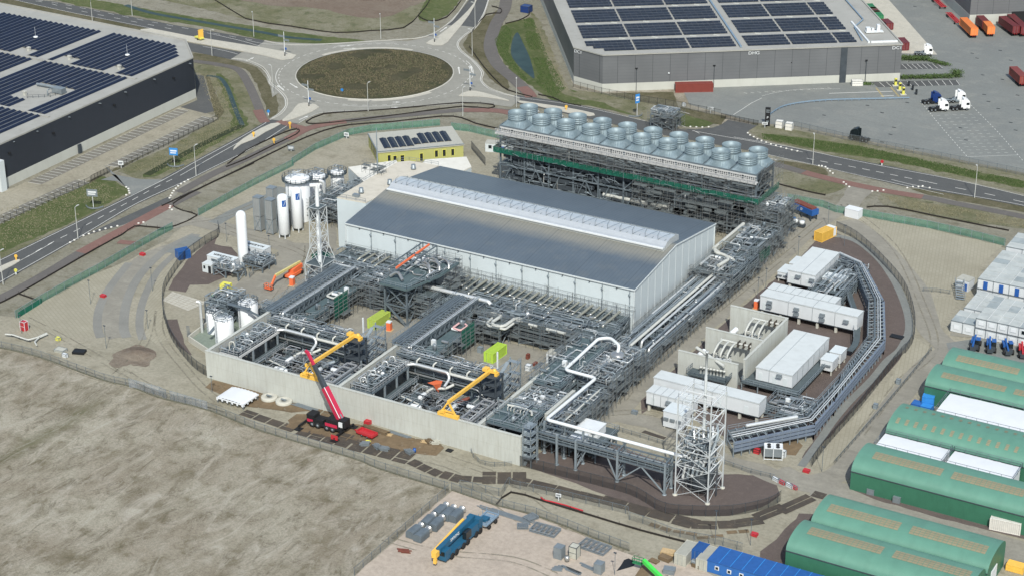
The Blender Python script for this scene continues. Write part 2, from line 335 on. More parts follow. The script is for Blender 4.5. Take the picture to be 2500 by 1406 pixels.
ch=MB();strip_mb(ch,catmull(ats('A',[(1480,545),(1570,560),(1630,640),(1690,800),(1735,900)])),1.5,.075);ch.build('water_ditch','water',kind='structure')
ch=MB();strip_mb(ch,catmull(ats('A',[(1735,900),(1600,960),(1400,1060),(1200,1170),(1050,1255)])),2.6,.08);ch.build('ditch_bed','ditch_green',kind='structure')
RC=(-165.4,135.6);RI,RO=26.4,36.2
def circ(r,n=72,c=RC):return[(c[0]+r*math.cos(2*math.pi*i/n),c[1]+r*math.sin(2*math.pi*i/n))for i in range(n)]
sheet('road_apron_west',ats('B',[(135,300),(640,325),(760,420),(330,600),(190,700),(165,560),(130,490),(0,440),(-110,430),(-20,385),(0,345),(65,345)]),.10,'concrete_road')
sheet('road_apron_north',ats('B',[(1000,330),(1290,272),(1385,225),(1440,185),(1560,190),(1640,200),(1560,262),(1515,310),(1530,360),(1620,440),(1690,520),(1450,520),(1100,400)]),.10,'concrete_road')
sheet('road_apron_east',ats('B',[(1400,500),(1690,520),(1680,580),(1740,640),(1875,690),(1965,712),(1900,770),(1780,755),(1560,742),(1200,770),(1200,640)]),.10,'concrete_road')
sheet('road_apron_south',ats('B',[(300,500),(165,560),(200,640),(270,700),(280,760),(240,810),(165,855),(370,888),(450,840),(560,805),(900,795),(900,650)]),.10,'concrete_road')
sheet('road_roundabout',circ(RO),.12,'concrete_road')
sheet('road_west',ats('A',[(-400,-110),(130,-10),(390,15),(760,90),(1260,185),(1875,290),(2030,335),(1960,350),(1890,345),(1820,348),(1080,212),(500,92),(60,-5),(-400,-90)]),.09,'asphalt')
sheet('road_west_lower',ats('A',[(1340,308),(1730,378),(1650,428),(1360,370),(1350,330)]),.09,'asphalt')
sheet('road_bed_west_apron',ats('A',[(1730,378),(1880,395),(1880,460),(1750,445),(1650,428)]),.085,'concrete_road')
sheet('road_north',ats('B',[(1600,-80),(1600,0),(1500,130),(1440,185),(1560,195),(1640,200),(1700,100),(1735,0),(1745,-80)]),.09,'asphalt')
sheet('road_south_west',ats('Z',[(-500,880),(-60,664),(0,634),(192,540),(392,440),(478,392),(560,348),(638,304),(656,292),(727,303),(712,311),(640,350),(600,373),(520,412),(456,444),(330,502),(192,584),(0,693),(-60,725),(-500,960)]),.09,'asphalt')
sheet('road_east',ats('Z',[(1262,233),(1371,249),(1473,270),(1575,297),(1685,321),(1790,338),(1894,354),(2065,387),(2200,412),(2338,441),(2500,479),(2900,575),(2900,625),(2500,506),(2388,484),(2201,455),(1960,398),(1867,376),(1600,327),(1400,283),(1268,254),(1240,246)]),.09,'asphalt')
sheet('road_access',ats('M',[(560,290),(700,300),(900,280),(990,245),(1060,195),(1380,258),(1290,310),(1270,340),(1340,390),(1500,440),(1200,480),(800,360)]),.095,'asphalt')
sheet('road_site_entrance_west',ats('E',[(800,535),(850,505),(1250,330),(1600,170),(1780,10),(1830,20),(1700,120),(1645,180),(1655,250),(1870,350),(1875,420),(1690,460),(1590,470),(1400,440),(1180,440),(980,480)]),.085,'site_road')
sheet('road_site_entrance_asphalt',ats('E',[(780,540),(1250,325),(1600,165),(1640,180),(1600,230),(1400,330),(1180,430)]),.092,'asphalt')
sheet('road_site_entrance_east',ats('P',[(430,50),(450,20),(620,60),(640,100),(560,170),(520,230),(440,300),(300,260),(400,130)]),.085,'site_road')
sheet('road_gate_west',ats('A',[(830,1255),(740,1180),(800,1250),(1000,1285),(1180,1290),(940,1400),(900,1340),(840,1300),(720,1290)]),.095,'concrete_yard')
sheet('yard_east',ats('D',[(-560,660),(-520,750),(-60,880),(240,905),(800,1020),(1875,1240),(2800,1440),(3600,-300),(600,-300),(500,400),(-200,600)]),.06,'concrete_yard')
sheet('yard_pale_slab',ats('D',[(995,385),(1255,395),(870,-40),(640,-40)]),.075,'pale_slab')
sheet('car_park_east',ats('D',[(985,460),(1260,458),(1300,495),(990,500)]),.075,'asphalt')
sheet('car_park_east_middle',ats('D',[(780,590),(1395,575),(1420,612),(830,628)]),.075,'asphalt')
sheet('car_park_west',ats('A',[(1410,720),(1480,815),(1560,850),(1100,1075),(780,1225),(650,1290),(300,1420),(0,1600),(-700,1900),(-700,1500),(0,1380),(190,1305),(1270,775)]),.055,'sand')
sheet('parking_bays_upper',ats('A',[(1270,782),(1355,795),(1290,830),(300,1322),(195,1305)]),.07,'parking_paver')
sheet('parking_bays_lower',ats('A',[(1450,835),(1530,850),(1530,870),(850,1195),(760,1190)]),.07,'parking_paver')
sheet('parking_bays_gate',ats('A',[(540,1290),(640,1310),(560,1350),(340,1440),(0,1600),(-400,1790),(-400,1700),(-40,1560)]),.07,'parking_paver')
mb=MB()
def tick(c,a0,a1,b0,b1,n,wd=.14,z=.085):
 for i in range(n+1):
  t=i/n;p=(a0[0]+(a1[0]-a0[0])*t,a0[1]+(a1[1]-a0[1])*t);q=(b0[0]+(b1[0]-b0[0])*t,b0[1]+(b1[1]-b0[1])*t)
  strip_mb(mb,[at(c,*p),at(c,*q)],wd,z)
tick('A',(1268,782),(200,1306),(1345,797),(290,1322),34)
tick('A',(1440,838),(765,1185),(1515,858),(850,1200),19)
tick('A',(560,1290),(-300,1680),(640,1312),(-200,1710),22)
tick('D',(1000,462),(1255,460),(1040,497),(1295,493),7);tick('D',(840,592),(1390,577),(880,626),(1415,612),11)
def line(c,pts,wd=.16,z=.12,dash=None,sm=True):
 p=ats(c,pts);p=catmull(p)if sm and len(p)>2 else p
 if dash:dashes(mb,p,wd,z,*dash)
 else:strip_mb(mb,p,wd,z)
line('Z',[(-300,783),(-60,667),(0,637),(192,543),(392,444),(478,396),(560,352),(638,308),(650,300)])
line('Z',[(-300,842),(-60,722),(0,689),(192,581),(330,500),(456,442),(520,410),(600,371),(640,348),(700,309)])
line('Z',[(-300,815),(0,664),(130,592),(190,562),(310,497),(382,458),(440,430)],.18,dash=(2.6,2.6))
line('Z',[(440,430),(512,389),(560,362),(600,340),(640,320)],.16);line('Z',[(0,660),(60,632),(128,594)],.16)
line('A',[(-300,-95),(90,0),(500,92),(1000,190),(1340,265),(1875,360)]);line('A',[(150,-10),(380,22),(760,97),(1260,195),(1875,303)],dash=(3,4))
line('A',[(130,-5),(330,24),(460,57),(620,92),(790,126),(960,160),(1130,193),(1310,228)],.18,dash=(3,5))
line('A',[(1450,335),(1620,370),(1700,392)]);line('A',[(1480,240),(1700,290),(1860,335)])
line('B',[(1590,0),(1490,130),(1400,205),(1300,258),(1150,285),(900,298),(640,318),(400,330),(140,318),(0,290)],.16,.145)
line('B',[(1735,0),(1700,100),(1640,195),(1560,258),(1513,310),(1530,365),(1620,440),(1685,520),(1680,580),(1740,640),(1875,688)],.16,.145)
line('B',[(-60,430),(0,440),(110,490),(165,560),(170,600),(230,650),(280,710),(282,765),(240,815),(190,850)],.16,.145)
line('B',[(380,885),(460,840),(570,808),(880,792),(1200,770),(1560,745)],.16,.145)
line('C',[(0,640),(200,700),(500,742),(800,800),(1100,870)],.16,.12)
line('D',[(-200,985),(200,1055),(600,1140),(900,1200),(1400,1295),(1875,1405)]);line('M',[(670,315),(1000,375),(1400,445),(1875,548)])
line('D',[(-100,1075),(110,1125),(400,1190),(700,1260),(1000,1325),(1300,1395)]);line('P',[(790,0),(1040,58),(1500,142),(1875,212),(2400,340)])
line('D',[(320,1137),(500,1172),(700,1208),(1180,1305)],.2,dash=(2.4,2));line('D',[(1180,1305),(1360,1343),(1640,1398),(2600,1620)],.2,dash=(3.2,5.5))
line('M',[(240,35),(430,78),(640,130)],.2,.1);line('M',[(300,210),(560,260),(900,410),(1250,490)],.18,dash=(3,4))
ring=[(RC[0]+32.2*math.cos(t),RC[1]+32.2*math.sin(t))for t in[i*math.pi/36 for i in range(73)]]
dashes(mb,ring,.16,.145,1.6,1.6)
for a0,a1 in((20,55),(110,150),(200,240),(285,320)):
 strip_mb(mb,[(RC[0]+33.2*math.cos(R_(a)),RC[1]+33.2*math.sin(R_(a)))for a in range(a0,a1,3)],.16,.15)
def arrow(c,x0,y0,x1,y1,z=.155):
 a=Vector(at(c,x0,y0,z));b=Vector(at(c,x1,y1,z));d=(b-a).normalized();n=Vector((-d.y,d.x,0))
 mb.poly([a+n*.16,a-n*.16,b-d*1.6-n*.16,b-d*1.6+n*.16]);mb.poly([b-d*1.6+n*.5,b-d*1.6-n*.5,b])
for a in((670,332,760,328),(700,350,795,348),(1530,530,1522,480),(1620,520,1610,475),(315,598,372,632),(275,650,225,612),(1050,733,1110,733),(1040,770,1100,772),(380,860,450,830),(1390,230,1440,195),(0,440,60,412)):arrow('B',*a)
line('D',[(0,690),(130,660),(300,642),(560,640)],.12,.08);line('D',[(480,672),(935,657)],.3,.08);line('D',[(850,692),(945,687)],.3,.08)
line('C',[(1730,825),(1860,740),(1933,705)],.15,.08,sm=False)
line('D',[(1135,730),(1300,930),(1470,1125)],.14,.08,(1,1.2));line('D',[(1480,740),(1680,940),(1830,1110),(1875,1160)],.14,.08,(1,1.2));line('D',[(1470,1125),(1830,1112)],.12,.08)
for i in range(13):
 t=i/12;line('D',[(1250+t*240,830+t*270),(1530+t*290,820+t*275)],.1,.08,(1.2,1.4),False)
for i in range(13):line('D',[(-130+50*i,668-i*3),(-105+50*i,672-i*3)],.15,.08,None,False)
mb.build('road_markings','road_line',kind='structure')
mb=MB()
for i in range(9):
 for(x,y,x1,y1)in((820,635,880,712),(925,630,985,700)):
  t=i/9;p=at('D',x+(x1-x)*t,y+(y1-y)*t);mb.box(p[0]-.35,p[0]+.35,p[1]-.12,p[1]+.12,.07,.11)
paint('yellow_line',s(188,160,50),.8);mb.build('road_markings_yellow','yellow_line',kind='structure')
def island(name,c,pts,mat='pale_slab',h=.22,curve=2):
 p=ats(c,pts);p=catmull(p,curve,True)if curve>1 else p
 o=MB().prism([(q[0],q[1])for q in p],.02,h,0).build(name,mat,kind='structure');return o
island('traffic_island_north','B',[(1655,-40),(1650,10),(1600,110),(1480,262),(1410,328),(1290,314),(1370,268),(1520,150),(1635,25),(1640,-40)])
island('traffic_island_west','A',[(1010,236),(1075,209),(1350,262),(1875,345),(2120,400),(2020,434),(1875,398),(1340,300)])
island('traffic_island_south','B',[(375,750),(450,742),(525,772),(410,830),(290,868),(262,864),(330,805)])
island('traffic_island_south_west','B',[(250,893),(140,950),(60,1000),(-30,1035),(-90,1080),(-60,1030),(40,960),(180,890)])
island('traffic_island_east','B',[(1525,690),(1600,655),(1700,668),(1860,715),(1875,725),(1780,708),(1660,694)])
island('traffic_island_road_east','L',[(360,40),(500,60),(700,90),(960,130),(1300,200),(1250,235),(960,190),(600,110),(350,60)])
island('traffic_island_far_west','E',[(-60,860),(0,830),(160,762),(186,780),(60,850),(-60,910)])
mb=MB()
for a0,a1 in((95,165),(285,345)):
 pts=[(RC[0]+(RI+.9)*math.cos(R_(a)),RC[1]+(RI+.9)*math.sin(R_(a)))for a in range(a0,a1+1,3)];strip_mb(mb,pts,2.2,.16)
mb.build('roundabout_apron','pale_slab',kind='structure')
mb=MB();n=72
for r,z in((RI+.25,.02),(RI+.25,.3),(RI-.1,.3)):pass
mb.lathe([(RI+.3,.02),(RI+.3,.24),(RI-.1,.24)],(RC[0],RC[1],0),90);mb.build('roundabout_kerb','kerb',kind='structure')
random.seed(3)
mb=MB();NR,NA=26,120;vs=[];fs=[]
for i in range(NR+1):
 r=RI*i/NR
 for j in range(NA):
  t=2*math.pi*j/NA;x=RC[0]+r*math.cos(t);y=RC[1]+r*math.sin(t);e=1-(i/NR)**4
  vs.append((x,y,.23+e*(.9+.9*MN.noise((x*.06,y*.06,0))+.5*MN.noise((x*.25,y*.25,3)))+(.35*MN.noise((x*1.3,y*1.3,1))if 0<i<NR else 0)))
for i in range(NR):
 for j in range(NA):fs.append((i*NA+j,(i+1)*NA+j,(i+1)*NA+(j+1)%NA,i*NA+(j+1)%NA))
mb.add(vs,fs,0,True);mb.build('roundabout_grass_mound','island_grass',kind='structure')
mb=MB()
for c,pts in(('B',[(1600,-20),(1500,125),(1440,180),(1290,265),(1080,288),(640,315),(300,322),(135,296)]),('B',[(1745,-20),(1705,105),(1648,200),(1568,262),(1523,312),(1540,362),(1632,442),(1698,520),(1690,580),(1750,636),(1880,684),(1960,706)]),('B',[(-100,425),(0,432),(120,482),(175,558),(180,595),(240,645),(292,705),(294,765),(250,822),(172,862)])):
 strip_mb(mb,catmull(ats(c,pts)),.35,.2,0,.02)
mb.build('road_kerb','kerb',kind='structure')
def path_strip(name,c,pts,wd,mat='path_asphalt',z=.10):
 mb=MB();strip_mb(mb,catmull(ats(c,pts)),wd,z);return mb.build(name,mat,kind='structure')
path_strip('cycle_path_west','E',[(-700,1460),(0,1130),(400,920),(780,690),(1150,490),(1620,240),(1875,110)],3.6)
path_strip('cycle_path_west_upper','B',[(-475,1380),(-240,1250),(0,1140),(250,1020),(450,920),(640,880),(900,850),(1200,822),(1560,790),(1780,790),(1960,810)],3.3,z=.102)
path_strip('cycle_path_red_west','E',[(770,695),(1150,490),(1620,240)],3.7,'red_asphalt',.115)
path_strip('cycle_path_red_site','E',[(1130,590),(1220,600),(1350,610)],2.5,'red_asphalt',.115)
path_strip('cycle_path_red_far','B',[(300,1000),(450,922),(640,882),(720,874)],3.4,'red_asphalt',.115)
path_strip('cycle_path_red_east','B',[(1560,792),(1780,795),(1900,815),(2050,860)],3.6,'red_asphalt',.115)
path_strip('cycle_path_red_crossing','B',[(235,870),(330,900),(450,930)],3.0,'red_asphalt',.125)
path_strip('cycle_path_east','D',[(-300,1090),(-100,1130),(120,1185),(400,1262),(620,1315),(900,1372),(1200,1420),(1340,1450),(1600,1500),(1875,1555),(2600,1720)],3.3)
path_strip('cycle_path_red_gate','D',[(300,1235),(400,1262),(620,1315),(900,1372),(1150,1412)],3.4,'red_asphalt',.115)
path_strip('footpath_north','C',[(110,-90),(95,60),(30,180),(-10,330),(40,460),(160,570),(255,660)],4.6)
path_strip('footpath_red_north','C',[(215,625),(262,665),(285,700)],4.0,'red_asphalt',.115)
path_strip('footpath_west','A',[(1380,440),(1560,465),(1700,500),(1770,590),(1830,720),(1880,850)],3.0)
path_strip('footpath_red_west','B',[(85,790),(110,840),(140,880)],3.2,'red_asphalt',.115)
sheet('site_sand',ats('Z',[(-400,760),(0,770),(45,775),(120,735),(260,665),(400,590),(484,525),(640,430),(750,375),(830,335),(960,325),(1080,318),(1220,322),(1340,420),(1900,485),(1985,503),(2080,522),(2240,557),(2430,600),(2500,618),(3000,760),(3000,1800),(1800,1800),(1720,1480),(1600,1400),(1559,1350),(1459,1316),(1302,1256),(1211,1233),(1094,1196),(925,1144),(860,1118),(640,1053),(513,1003),(391,972),(250,928),(94,871),(0,850),(-400,760)][:-1]),.02,'sand')
sheet('laydown_ground',ats('S',[(20,1406),(930,605),(1345,745),(1700,840),(2000,960),(2290,1075),(2700,1240),(3200,1300),(3600,1500),(3400,2200),(-700,2000)]),.04,'pink_sand')
sheet('paved_ground_west',ats('E',[(140,1310),(500,1120),(900,900),(1250,760),(1100,900),(960,1050),(900,1200),(890,1400),(890,1500),(700,1500),(300,1500),(100,1400)]),.045,'sand_paver')
sheet('paved_ground_arc',ats('E',[(1690,760),(1780,820),(1640,900),(1570,1000),(1540,1150),(1560,1300),(1600,1406),(1620,1500),(1500,1560),(1370,1480),(1350,1300),(1380,1100),(1480,900)]),.045,'wave_paver')
sheet('paved_ground_east',ats('P',[(600,360),(680,330),(1100,400),(1700,540),(1520,700),(1490,900),(1300,930),(1060,900),(880,680),(680,480)]),.045,'wave_paver')
sheet('paved_ground_east_low',ats('P',[(1070,940),(1290,960),(1330,1010),(1190,1200),(1130,1190),(1090,1050)]),.046,'wave_paver')
sheet('paved_ground_bank',ats('Q',[(700,-60),(830,25),(660,230),(420,480),(250,700),(180,760),(110,730),(420,380),(600,180)]),.047,'wave_paver')
def arc_strip(name,c,pts,wd,mat,z):
 mb=MB();strip_mb(mb,catmull(ats(c,pts)),wd,z);return mb.build(name,mat,kind='structure')
arc_strip('parking_arc_outer','E',[(1230,790),(1100,950),(1000,1100),(940,1250),(930,1400),(960,1500)],2.2,'grey_paver',.06)
arc_strip('parking_arc_lane','E',[(1700,620),(1400,740),(1200,920),(1110,1100),(1070,1260),(1080,1400),(1130,1500)],5.0,'site_road',.055)
arc_strip('parking_arc_middle','E',[(1860,520),(1620,640),(1400,830),(1270,1010),(1200,1200),(1180,1400),(1210,1500)],2.4,'grey_paver',.062)
arc_strip('parking_arc_inner','E',[(1880,520),(1700,680),(1520,850),(1420,1020),(1350,1200),(1330,1380),(1360,1520)],2.0,'grey_paver',.061)
arc_strip('parking_arc_road','E',[(1875,540),(1640,700)],4.2,'concrete_yard',.063)
arc_strip('site_road_north','F',[(480,570),(640,480),(840,390),(1000,320),(1150,230)],4.0,'concrete_yard',.06)
arc_strip('site_road_west','F',[(200,520),(560,610),(760,660),(1000,720),(1160,790),(1330,850)],6.5,'site_road',.058)
sheet('site_road_yard',ats('F',[(1100,760),(1400,760),(1640,560),(1660,900),(1500,1060),(1250,1240),(1100,1290),(1090,1400),(800,1410),(560,1280),(640,1200),(850,1000),(1080,870)]),.056,'site_road')
sheet('gravel_oval_west',ats('F',[(510,690),(480,770),(640,800),(700,860),(640,1060),(420,1150),(250,1160),(210,1225),(40,1200),(90,1100),(240,900),(400,770)]),.06,'dark_gravel')
sheet('gravel_west_low',ats('U',[(1295,130),(1385,125),(1410,210),(1440,310),(1500,400),(1480,400),(1390,330),(1320,220)]),.06,'dark_gravel')
sheet('gravel_strip_east',ats('Q',[(85,585),(165,612),(330,430),(520,230),(640,90),(700,-70),(560,-70),(560,60),(430,230),(300,370),(130,500)]),.053,'dark_gravel')
mb=MB();random.seed(5)
for i in range(7):
 for j in range(6):
  t0=((i+.03)/7,(i+.97)/7);u0=((j+.04)/6,(j+.96)/6)
  q=[]
  for(t,u)in((t0[0],u0[0]),(t0[1],u0[0]),(t0[1],u0[1]),(t0[0],u0[1])):
   ax=80+(420-80)*t;ay=1215+(1320-1215)*t;bx=-20+(230+20)*t;by=1300+(1400-1300)*t
   q.append(at('F',ax+(bx-ax)*u,ay+(by-ay)*u,.09))
  mb.poly(q)
mb.build('slab_tiles','pale_slab',kind='structure')
east=[(8.5,-69.5),(19.3,-70.4),(33.8,-72.4),(42,-72.6),(48.3,-70.8),(55.7,-66.6),(60.2,-60.5),(61.6,-54),(57,-47),(46,-52.5),(30,-53),(17,-50.5),(9,-55)]
sheet('gravel_tower',east,.05,'dark_gravel')
sheet('gravel_oval_east',[(17,84),(26,81.5),(36,71.5),(47,58.5),(54.5,44),(58.5,33),(60.2,22),(60.5,0),(60.5,-26),(60.5,-38),(56,-33),(47,-44),(44,-38),(22,-28),(20,-36),(17,-30),(17,0),(17,25),(18,62)],.05,'dark_gravel',0)
arc_strip('site_road_gable','Z',[(1500,985),(1545,905),(1700,780),(1860,650),(1960,560),(2040,505)],9.0,'site_road',.057)
sheet('site_apron_gable',[(16.2,60),(16.2,-16),(18,-40),(12,-50),(6,-44),(12.5,-30),(13,50),(13,62)],.062,'site_road')
arc_strip('site_road_south_east','O',[(-150,480),(100,600),(300,640),(600,760),(900,880),(1150,1010),(1450,1130),(1900,1200),(2100,1250)],5.5,'site_road',.064)
sheet('sand_chiller',ats('O',[(860,800),(1100,800),(1590,680),(1620,800),(1500,960),(1420,1010),(1100,960),(900,890)]),.066,'sand')
arc_strip('gravel_path_pale','Q',[(690,-70),(640,30),(560,100),(470,210),(330,350),(230,470),(140,600),(40,740)],1.8,'concrete_yard',.07)
arc_strip('gravel_path_curve','P',[(300,450),(500,500),(680,640),(800,800),(880,960),(930,1120),(930,1250),(870,1380)],2.0,'concrete_yard',.076)
arc_strip('perimeter_road_east','P',[(420,330),(560,420),(700,540),(860,720),(1000,900),(1060,1080),(1110,1230),(1240,1360),(1300,1500)],6.2,'site_road',.06)
arc_strip('perimeter_road_halls','Q',[(1100,20),(900,60),(760,170),(560,420),(400,640),(260,790),(60,830),(-100,760)],5.6,'site_road',.061)
arc_strip('hall_road','Q',[(100,870),(300,900),(560,990),(800,1080),(1100,1170),(1391,1260),(1700,1350)],7.5,'site_road',.063)
sheet('hall_gravel',ats('T',[(2450,640),(2550,700),(2200,1250),(1900,1260),(1900,1020),(2050,900),(2300,640)]),.055,'dark_gravel',0)
sheet('hall_gravel_strip',ats('Q',[(350,880),(500,890),(800,970),(1180,1090),(1391,1150),(1391,1180),(900,1060),(480,940)]),.066,'dark_gravel')
sheet('tractor_yard',ats('P',[(1240,1330),(1500,1290),(2200,1450),(2200,1700),(1500,1560),(1280,1480)]),.062,'concrete_yard')
sheet('office_gravel',ats('P',[(1290,1190),(1490,960),(1600,980),(1500,1290),(1270,1270)]),.063,'site_road')
mb=MB();R=random.Random(44)
def tracks(c,pts,off=0.0):
 P=catmull(ats(c,pts),5);
 for d in(-.95,.95):
  q=[]
  for i,p in enumerate(P):
   t_=(P[min(i+1,len(P)-1)]-P[max(i-1,0)]).normalized();q.append((p.x-t_.y*(d+off),p.y+t_.x*(d+off)))
  strip_mb(mb,q,.42,.085)
for pts in([(60,330),(300,400),(700,560),(1200,690),(1650,800),(2045,930)],[(900,480),(1150,640),(1500,760),(1900,860)],[(1250,60),(1240,200),(1300,330),(1420,480),(1560,640),(1700,760)],[(200,120),(480,260),(760,420),(1000,560)],[(1180,60),(1150,250),(1050,420),(900,560)]):tracks('U',pts)
for pts in([(300,1050),(800,1180),(1500,1250),(1900,1400)],[(560,330),(900,420),(1200,600),(1600,900)],[(900,300),(1500,520),(1900,800)]):tracks('S',pts)
for pts in([(1500,985),(1560,900),(1720,768),(1880,640),(2000,540)],[(1520,975),(1600,880),(1760,750),(1920,620)],[(1480,1010),(1600,1010),(1760,1080),(1900,1130)],[(2160,1100),(2300,1150),(2500,1215)],[(2060,500),(2180,600),(2250,740),(2280,850),(2200,930),(2100,1060)]):tracks('Z',pts)
for pts in([(500,570),(800,690),(1200,800),(1400,900)],[(1380,780),(1350,950),(1150,1180),(1000,1390)],[(1500,700),(1420,850),(1250,1100)],[(200,560),(480,520),(760,440),(1000,330)]):tracks('F',pts)
mb.build('road_tyre_tracks','track_dust',kind='structure')
sheet('dirt_heap_patch',ats('U',[(990,350),(1100,325),(1180,380),(1200,430),(1130,500),(1020,480),(900,510),(880,420)]),.05,'tilled',4)
sheet('timber_ground',ats('V',[(840,520),(930,455),(1080,460),(1110,540),(1560,560),(1900,660),(2380,760),(2420,800),(2330,875),(2000,840),(1700,800),(1480,740),(1200,690),(900,620)]),.065,'rust_mat');sheet('timber_ground_west',ats('V',[(0,190),(90,115),(290,165),(600,250),(900,350),(1100,420),(880,440),(500,380),(420,370)]),.066,'rust_mat')
random.seed(11)
mb=MB();m2=MB()
def mat_row(c,a,b,n,wd,rows=1,target=None,jit=.15,gap=.18):
 A=Vector(at(c,*a));B=Vector(at(c,*b));d=(B-A);L=d.length/n;d.normalize();nn=Vector((-d.y,d.x,0))
 for i in range(n):
  for r in range(rows):
   p=A+d*(i*L+gap)+nn*(r*wd*1.04+random.uniform(-jit,jit));q=p+d*(L-gap*2)
   z=.10+random.random()*.03
   (target or mb).add([(p.x,p.y,z),(q.x,q.y,z),(q.x+nn.x*wd,q.y+nn.y*wd,z),(p.x+nn.x*wd,p.y+nn.y*wd,z)],[(0,1,2,3)])
mat_row('V',(340,460),(880,640),4,1.3,2);mat_row('V',(900,660),(1430,800),4,1.4,2);mat_row('V',(1430,810),(2030,960),4,1.5,3);mat_row('V',(1300,700),(1640,790),3,1.5,2)
mat_row('V',(800,590),(1300,700),4,1.4,3,m2);mat_row('V',(1000,470),(1250,520),2,1.3,3,m2);mat_row('V',(1480,700),(1900,820),3,1.3,3,m2);mat_row('V',(1780,780),(2310,860),4,1.3,4,m2)
mat_row('V',(10,185),(250,250),2,1.6,2,m2);mat_row('V',(420,380),(900,440),4,1.2,2,m2)
mat_row('S',(500,350),(780,480),3,1.3,2);mat_row('S',(800,480),(1000,530),2,1.5,2);mat_row('S',(1010,520),(1230,530),2,1.2,2);mat_row('S',(1210,540),(1640,540),3,1.6,3)
for a,b in(((150,1045),(330,1080)),((325,1075),(560,1130)),((550,1125),(770,1185)),((760,1180),(985,1235)),((975,1230),(1200,1290)),((1200,1285),(1420,1345)),((1420,1340),(1640,1400)),((1640,1400),(1880,1455))):mat_row('R',a,b,1,1.5,2)
for a,b in(((250,520),(500,590)),((490,590),(730,670)),((730,665),(980,730)),((985,735),(1190,790)),((1190,790),(1470,800)),((1470,795),(1680,790)),((1640,790),(1960,745)),((1900,720),(2200,600)),((2150,650),(2480,500))):mat_row('T',a,b,1,1.5,2)
mat_row('T',(750,760),(980,830),2,1.3,1,m2);mat_row('T',(1000,830),(1260,870),2,1.0,1,m2);mat_row('T',(1250,900),(1540,880),2,1.0,1,m2);mat_row('T',(1560,850),(1800,830),2,1.2,1,m2)
mat_row('T',(2400,460),(2540,500),1,2.5,1)
mb.build('crane_mat_track','steel_mat',kind='structure');m2.build('timber_mat_track','rust_mat',kind='structure')
s=srgb
paint('panel_white',s(188,196,198),.45,.04,.3,dirtamt=.12,fine=1.5)
ribbed('wall_panel_x',s(184,195,199),0,7.55,.5,.005,.025,contrast=.06)
ribbed('wall_panel_y',s(178,189,193),1,1.05,.45,.01,.03,contrast=.05)
ribbed('gable_panel',s(176,186,190),1,3.9,.45,.02,.03,contrast=.0)
k=newmat('roof_grey',.45,.1,.5)
g=k.n('ShaderNodeNewGeometry');sp=k.n('ShaderNodeSeparateXYZ');k.l(g.outputs['Position'],sp.inputs[0])
ph=k.math('ABSOLUTE',k.math('SUBTRACT',k.math('FRACT',k.math('MULTIPLY',sp.outputs[0],1/1.0)),.5));seam=k.ramp(ph,.3,.46)
base=k.mix(k.ramp(k.noise(.15,6,.6),.3,.7),s(80,92,102),s(87,99,109))
wear=k.math('ADD',k.ramp(sp.outputs[1],11.5,15.5),k.math('MULTIPLY',k.math('SUBTRACT',k.noise(.25,5,.7),.5),.9))
wear=k.math('MULTIPLY',k.math('MINIMUM',k.math('MAXIMUM',wear,0.0),1.0),k.ramp(sp.outputs[1],24.5,22.0))
base=k.mix(wear,base,s(124,124,116));big=k.math('ABSOLUTE',k.math('SUBTRACT',k.math('FRACT',k.math('MULTIPLY',k.math('ADD',sp.outputs[0],3.0),1/14.0)),.5))
base=k.mix(k.math('MULTIPLY',k.ramp(big,.493,.497),.5),base,s(55,62,70));k.color(k.mix(k.math('MULTIPLY',seam,.22),base,s(60,68,76)));k.bump(seam,.03,.5)
paint('flat_roof',s(186,180,165),.8,.05,.4,dirt=s(140,132,115),dirtamt=.5,fine=2)
paint('flat_roof_white',s(200,198,188),.7,.05,.3,dirt=s(160,155,140),dirtamt=.35,fine=2)
paint('galv',s(126,136,142),.45,.1,.6,metal=.35,dirt=s(86,94,100),dirtamt=.4)
paint('steel',s(96,108,116),.5,.12,.5,metal=.2,dirt=s(66,74,80),dirtamt=.45)
paint('steel_light',s(128,140,147),.5,.1,.5,metal=.2)
paint('steel_dark',s(62,70,77),.6,.15,.5,metal=.2)
paint('grating',s(76,88,92),.7,.14,.5,metal=.1,dirt=s(52,60,64),dirtamt=.6,fine=10)
paint('deck_teal',s(74,92,96),.6,.12,.4,dirt=s(92,104,104),dirtamt=.4)
paint('scaffold',s(118,122,122),.5,.2,1.5,metal=.3)
paint('scaffold_board',s(88,96,98),.8,.2,.7,dirt=s(58,64,66),dirtamt=.5)
paint('white_paint',s(200,205,207),.5,.05,.5,dirtamt=.2)
paint('lagging',s(202,206,206),.32,.06,.6,metal=.45,spec=.5,dirtamt=.15)
paint('cream_pipe',s(174,176,170),.45,.05,.6,dirtamt=.25)
paint('stainless',s(170,172,170),.28,.12,.8,metal=.7,dirtamt=.3)
paint('black',s(26,28,31),.6,.15)
paint('dark_glass',s(26,34,38),.15,.1,spec=.6)
paint('concrete',s(172,171,160),.9,.05,.25,dirt=s(140,138,126),dirtamt=.45,fine=1.2)
paint('concrete_grey',s(140,141,134),.9,.07,.4,dirt=s(112,112,104),dirtamt=.4,fine=2)
paint('green_net_solid',s(22,104,84),.9,.2,1.0)
mesh_mat('green_net',s(22,98,80),.72);mesh_mat('green_net_thin',s(70,120,100),.4);mesh_mat('fence_mesh',s(66,70,72),.3);mesh_mat('fence_mesh_grey',s(150,156,162),.5);mesh_mat('scaffold_net',s(60,66,70),.45)
paint('orange',s(222,100,40),.5,.06);paint('crane_yellow',s(222,172,34),.45,.06,dirtamt=.25);paint('red',s(176,28,40),.4,.08,dirtamt=.2);paint('crane_red',s(180,16,62),.35,.06,dirtamt=.12)
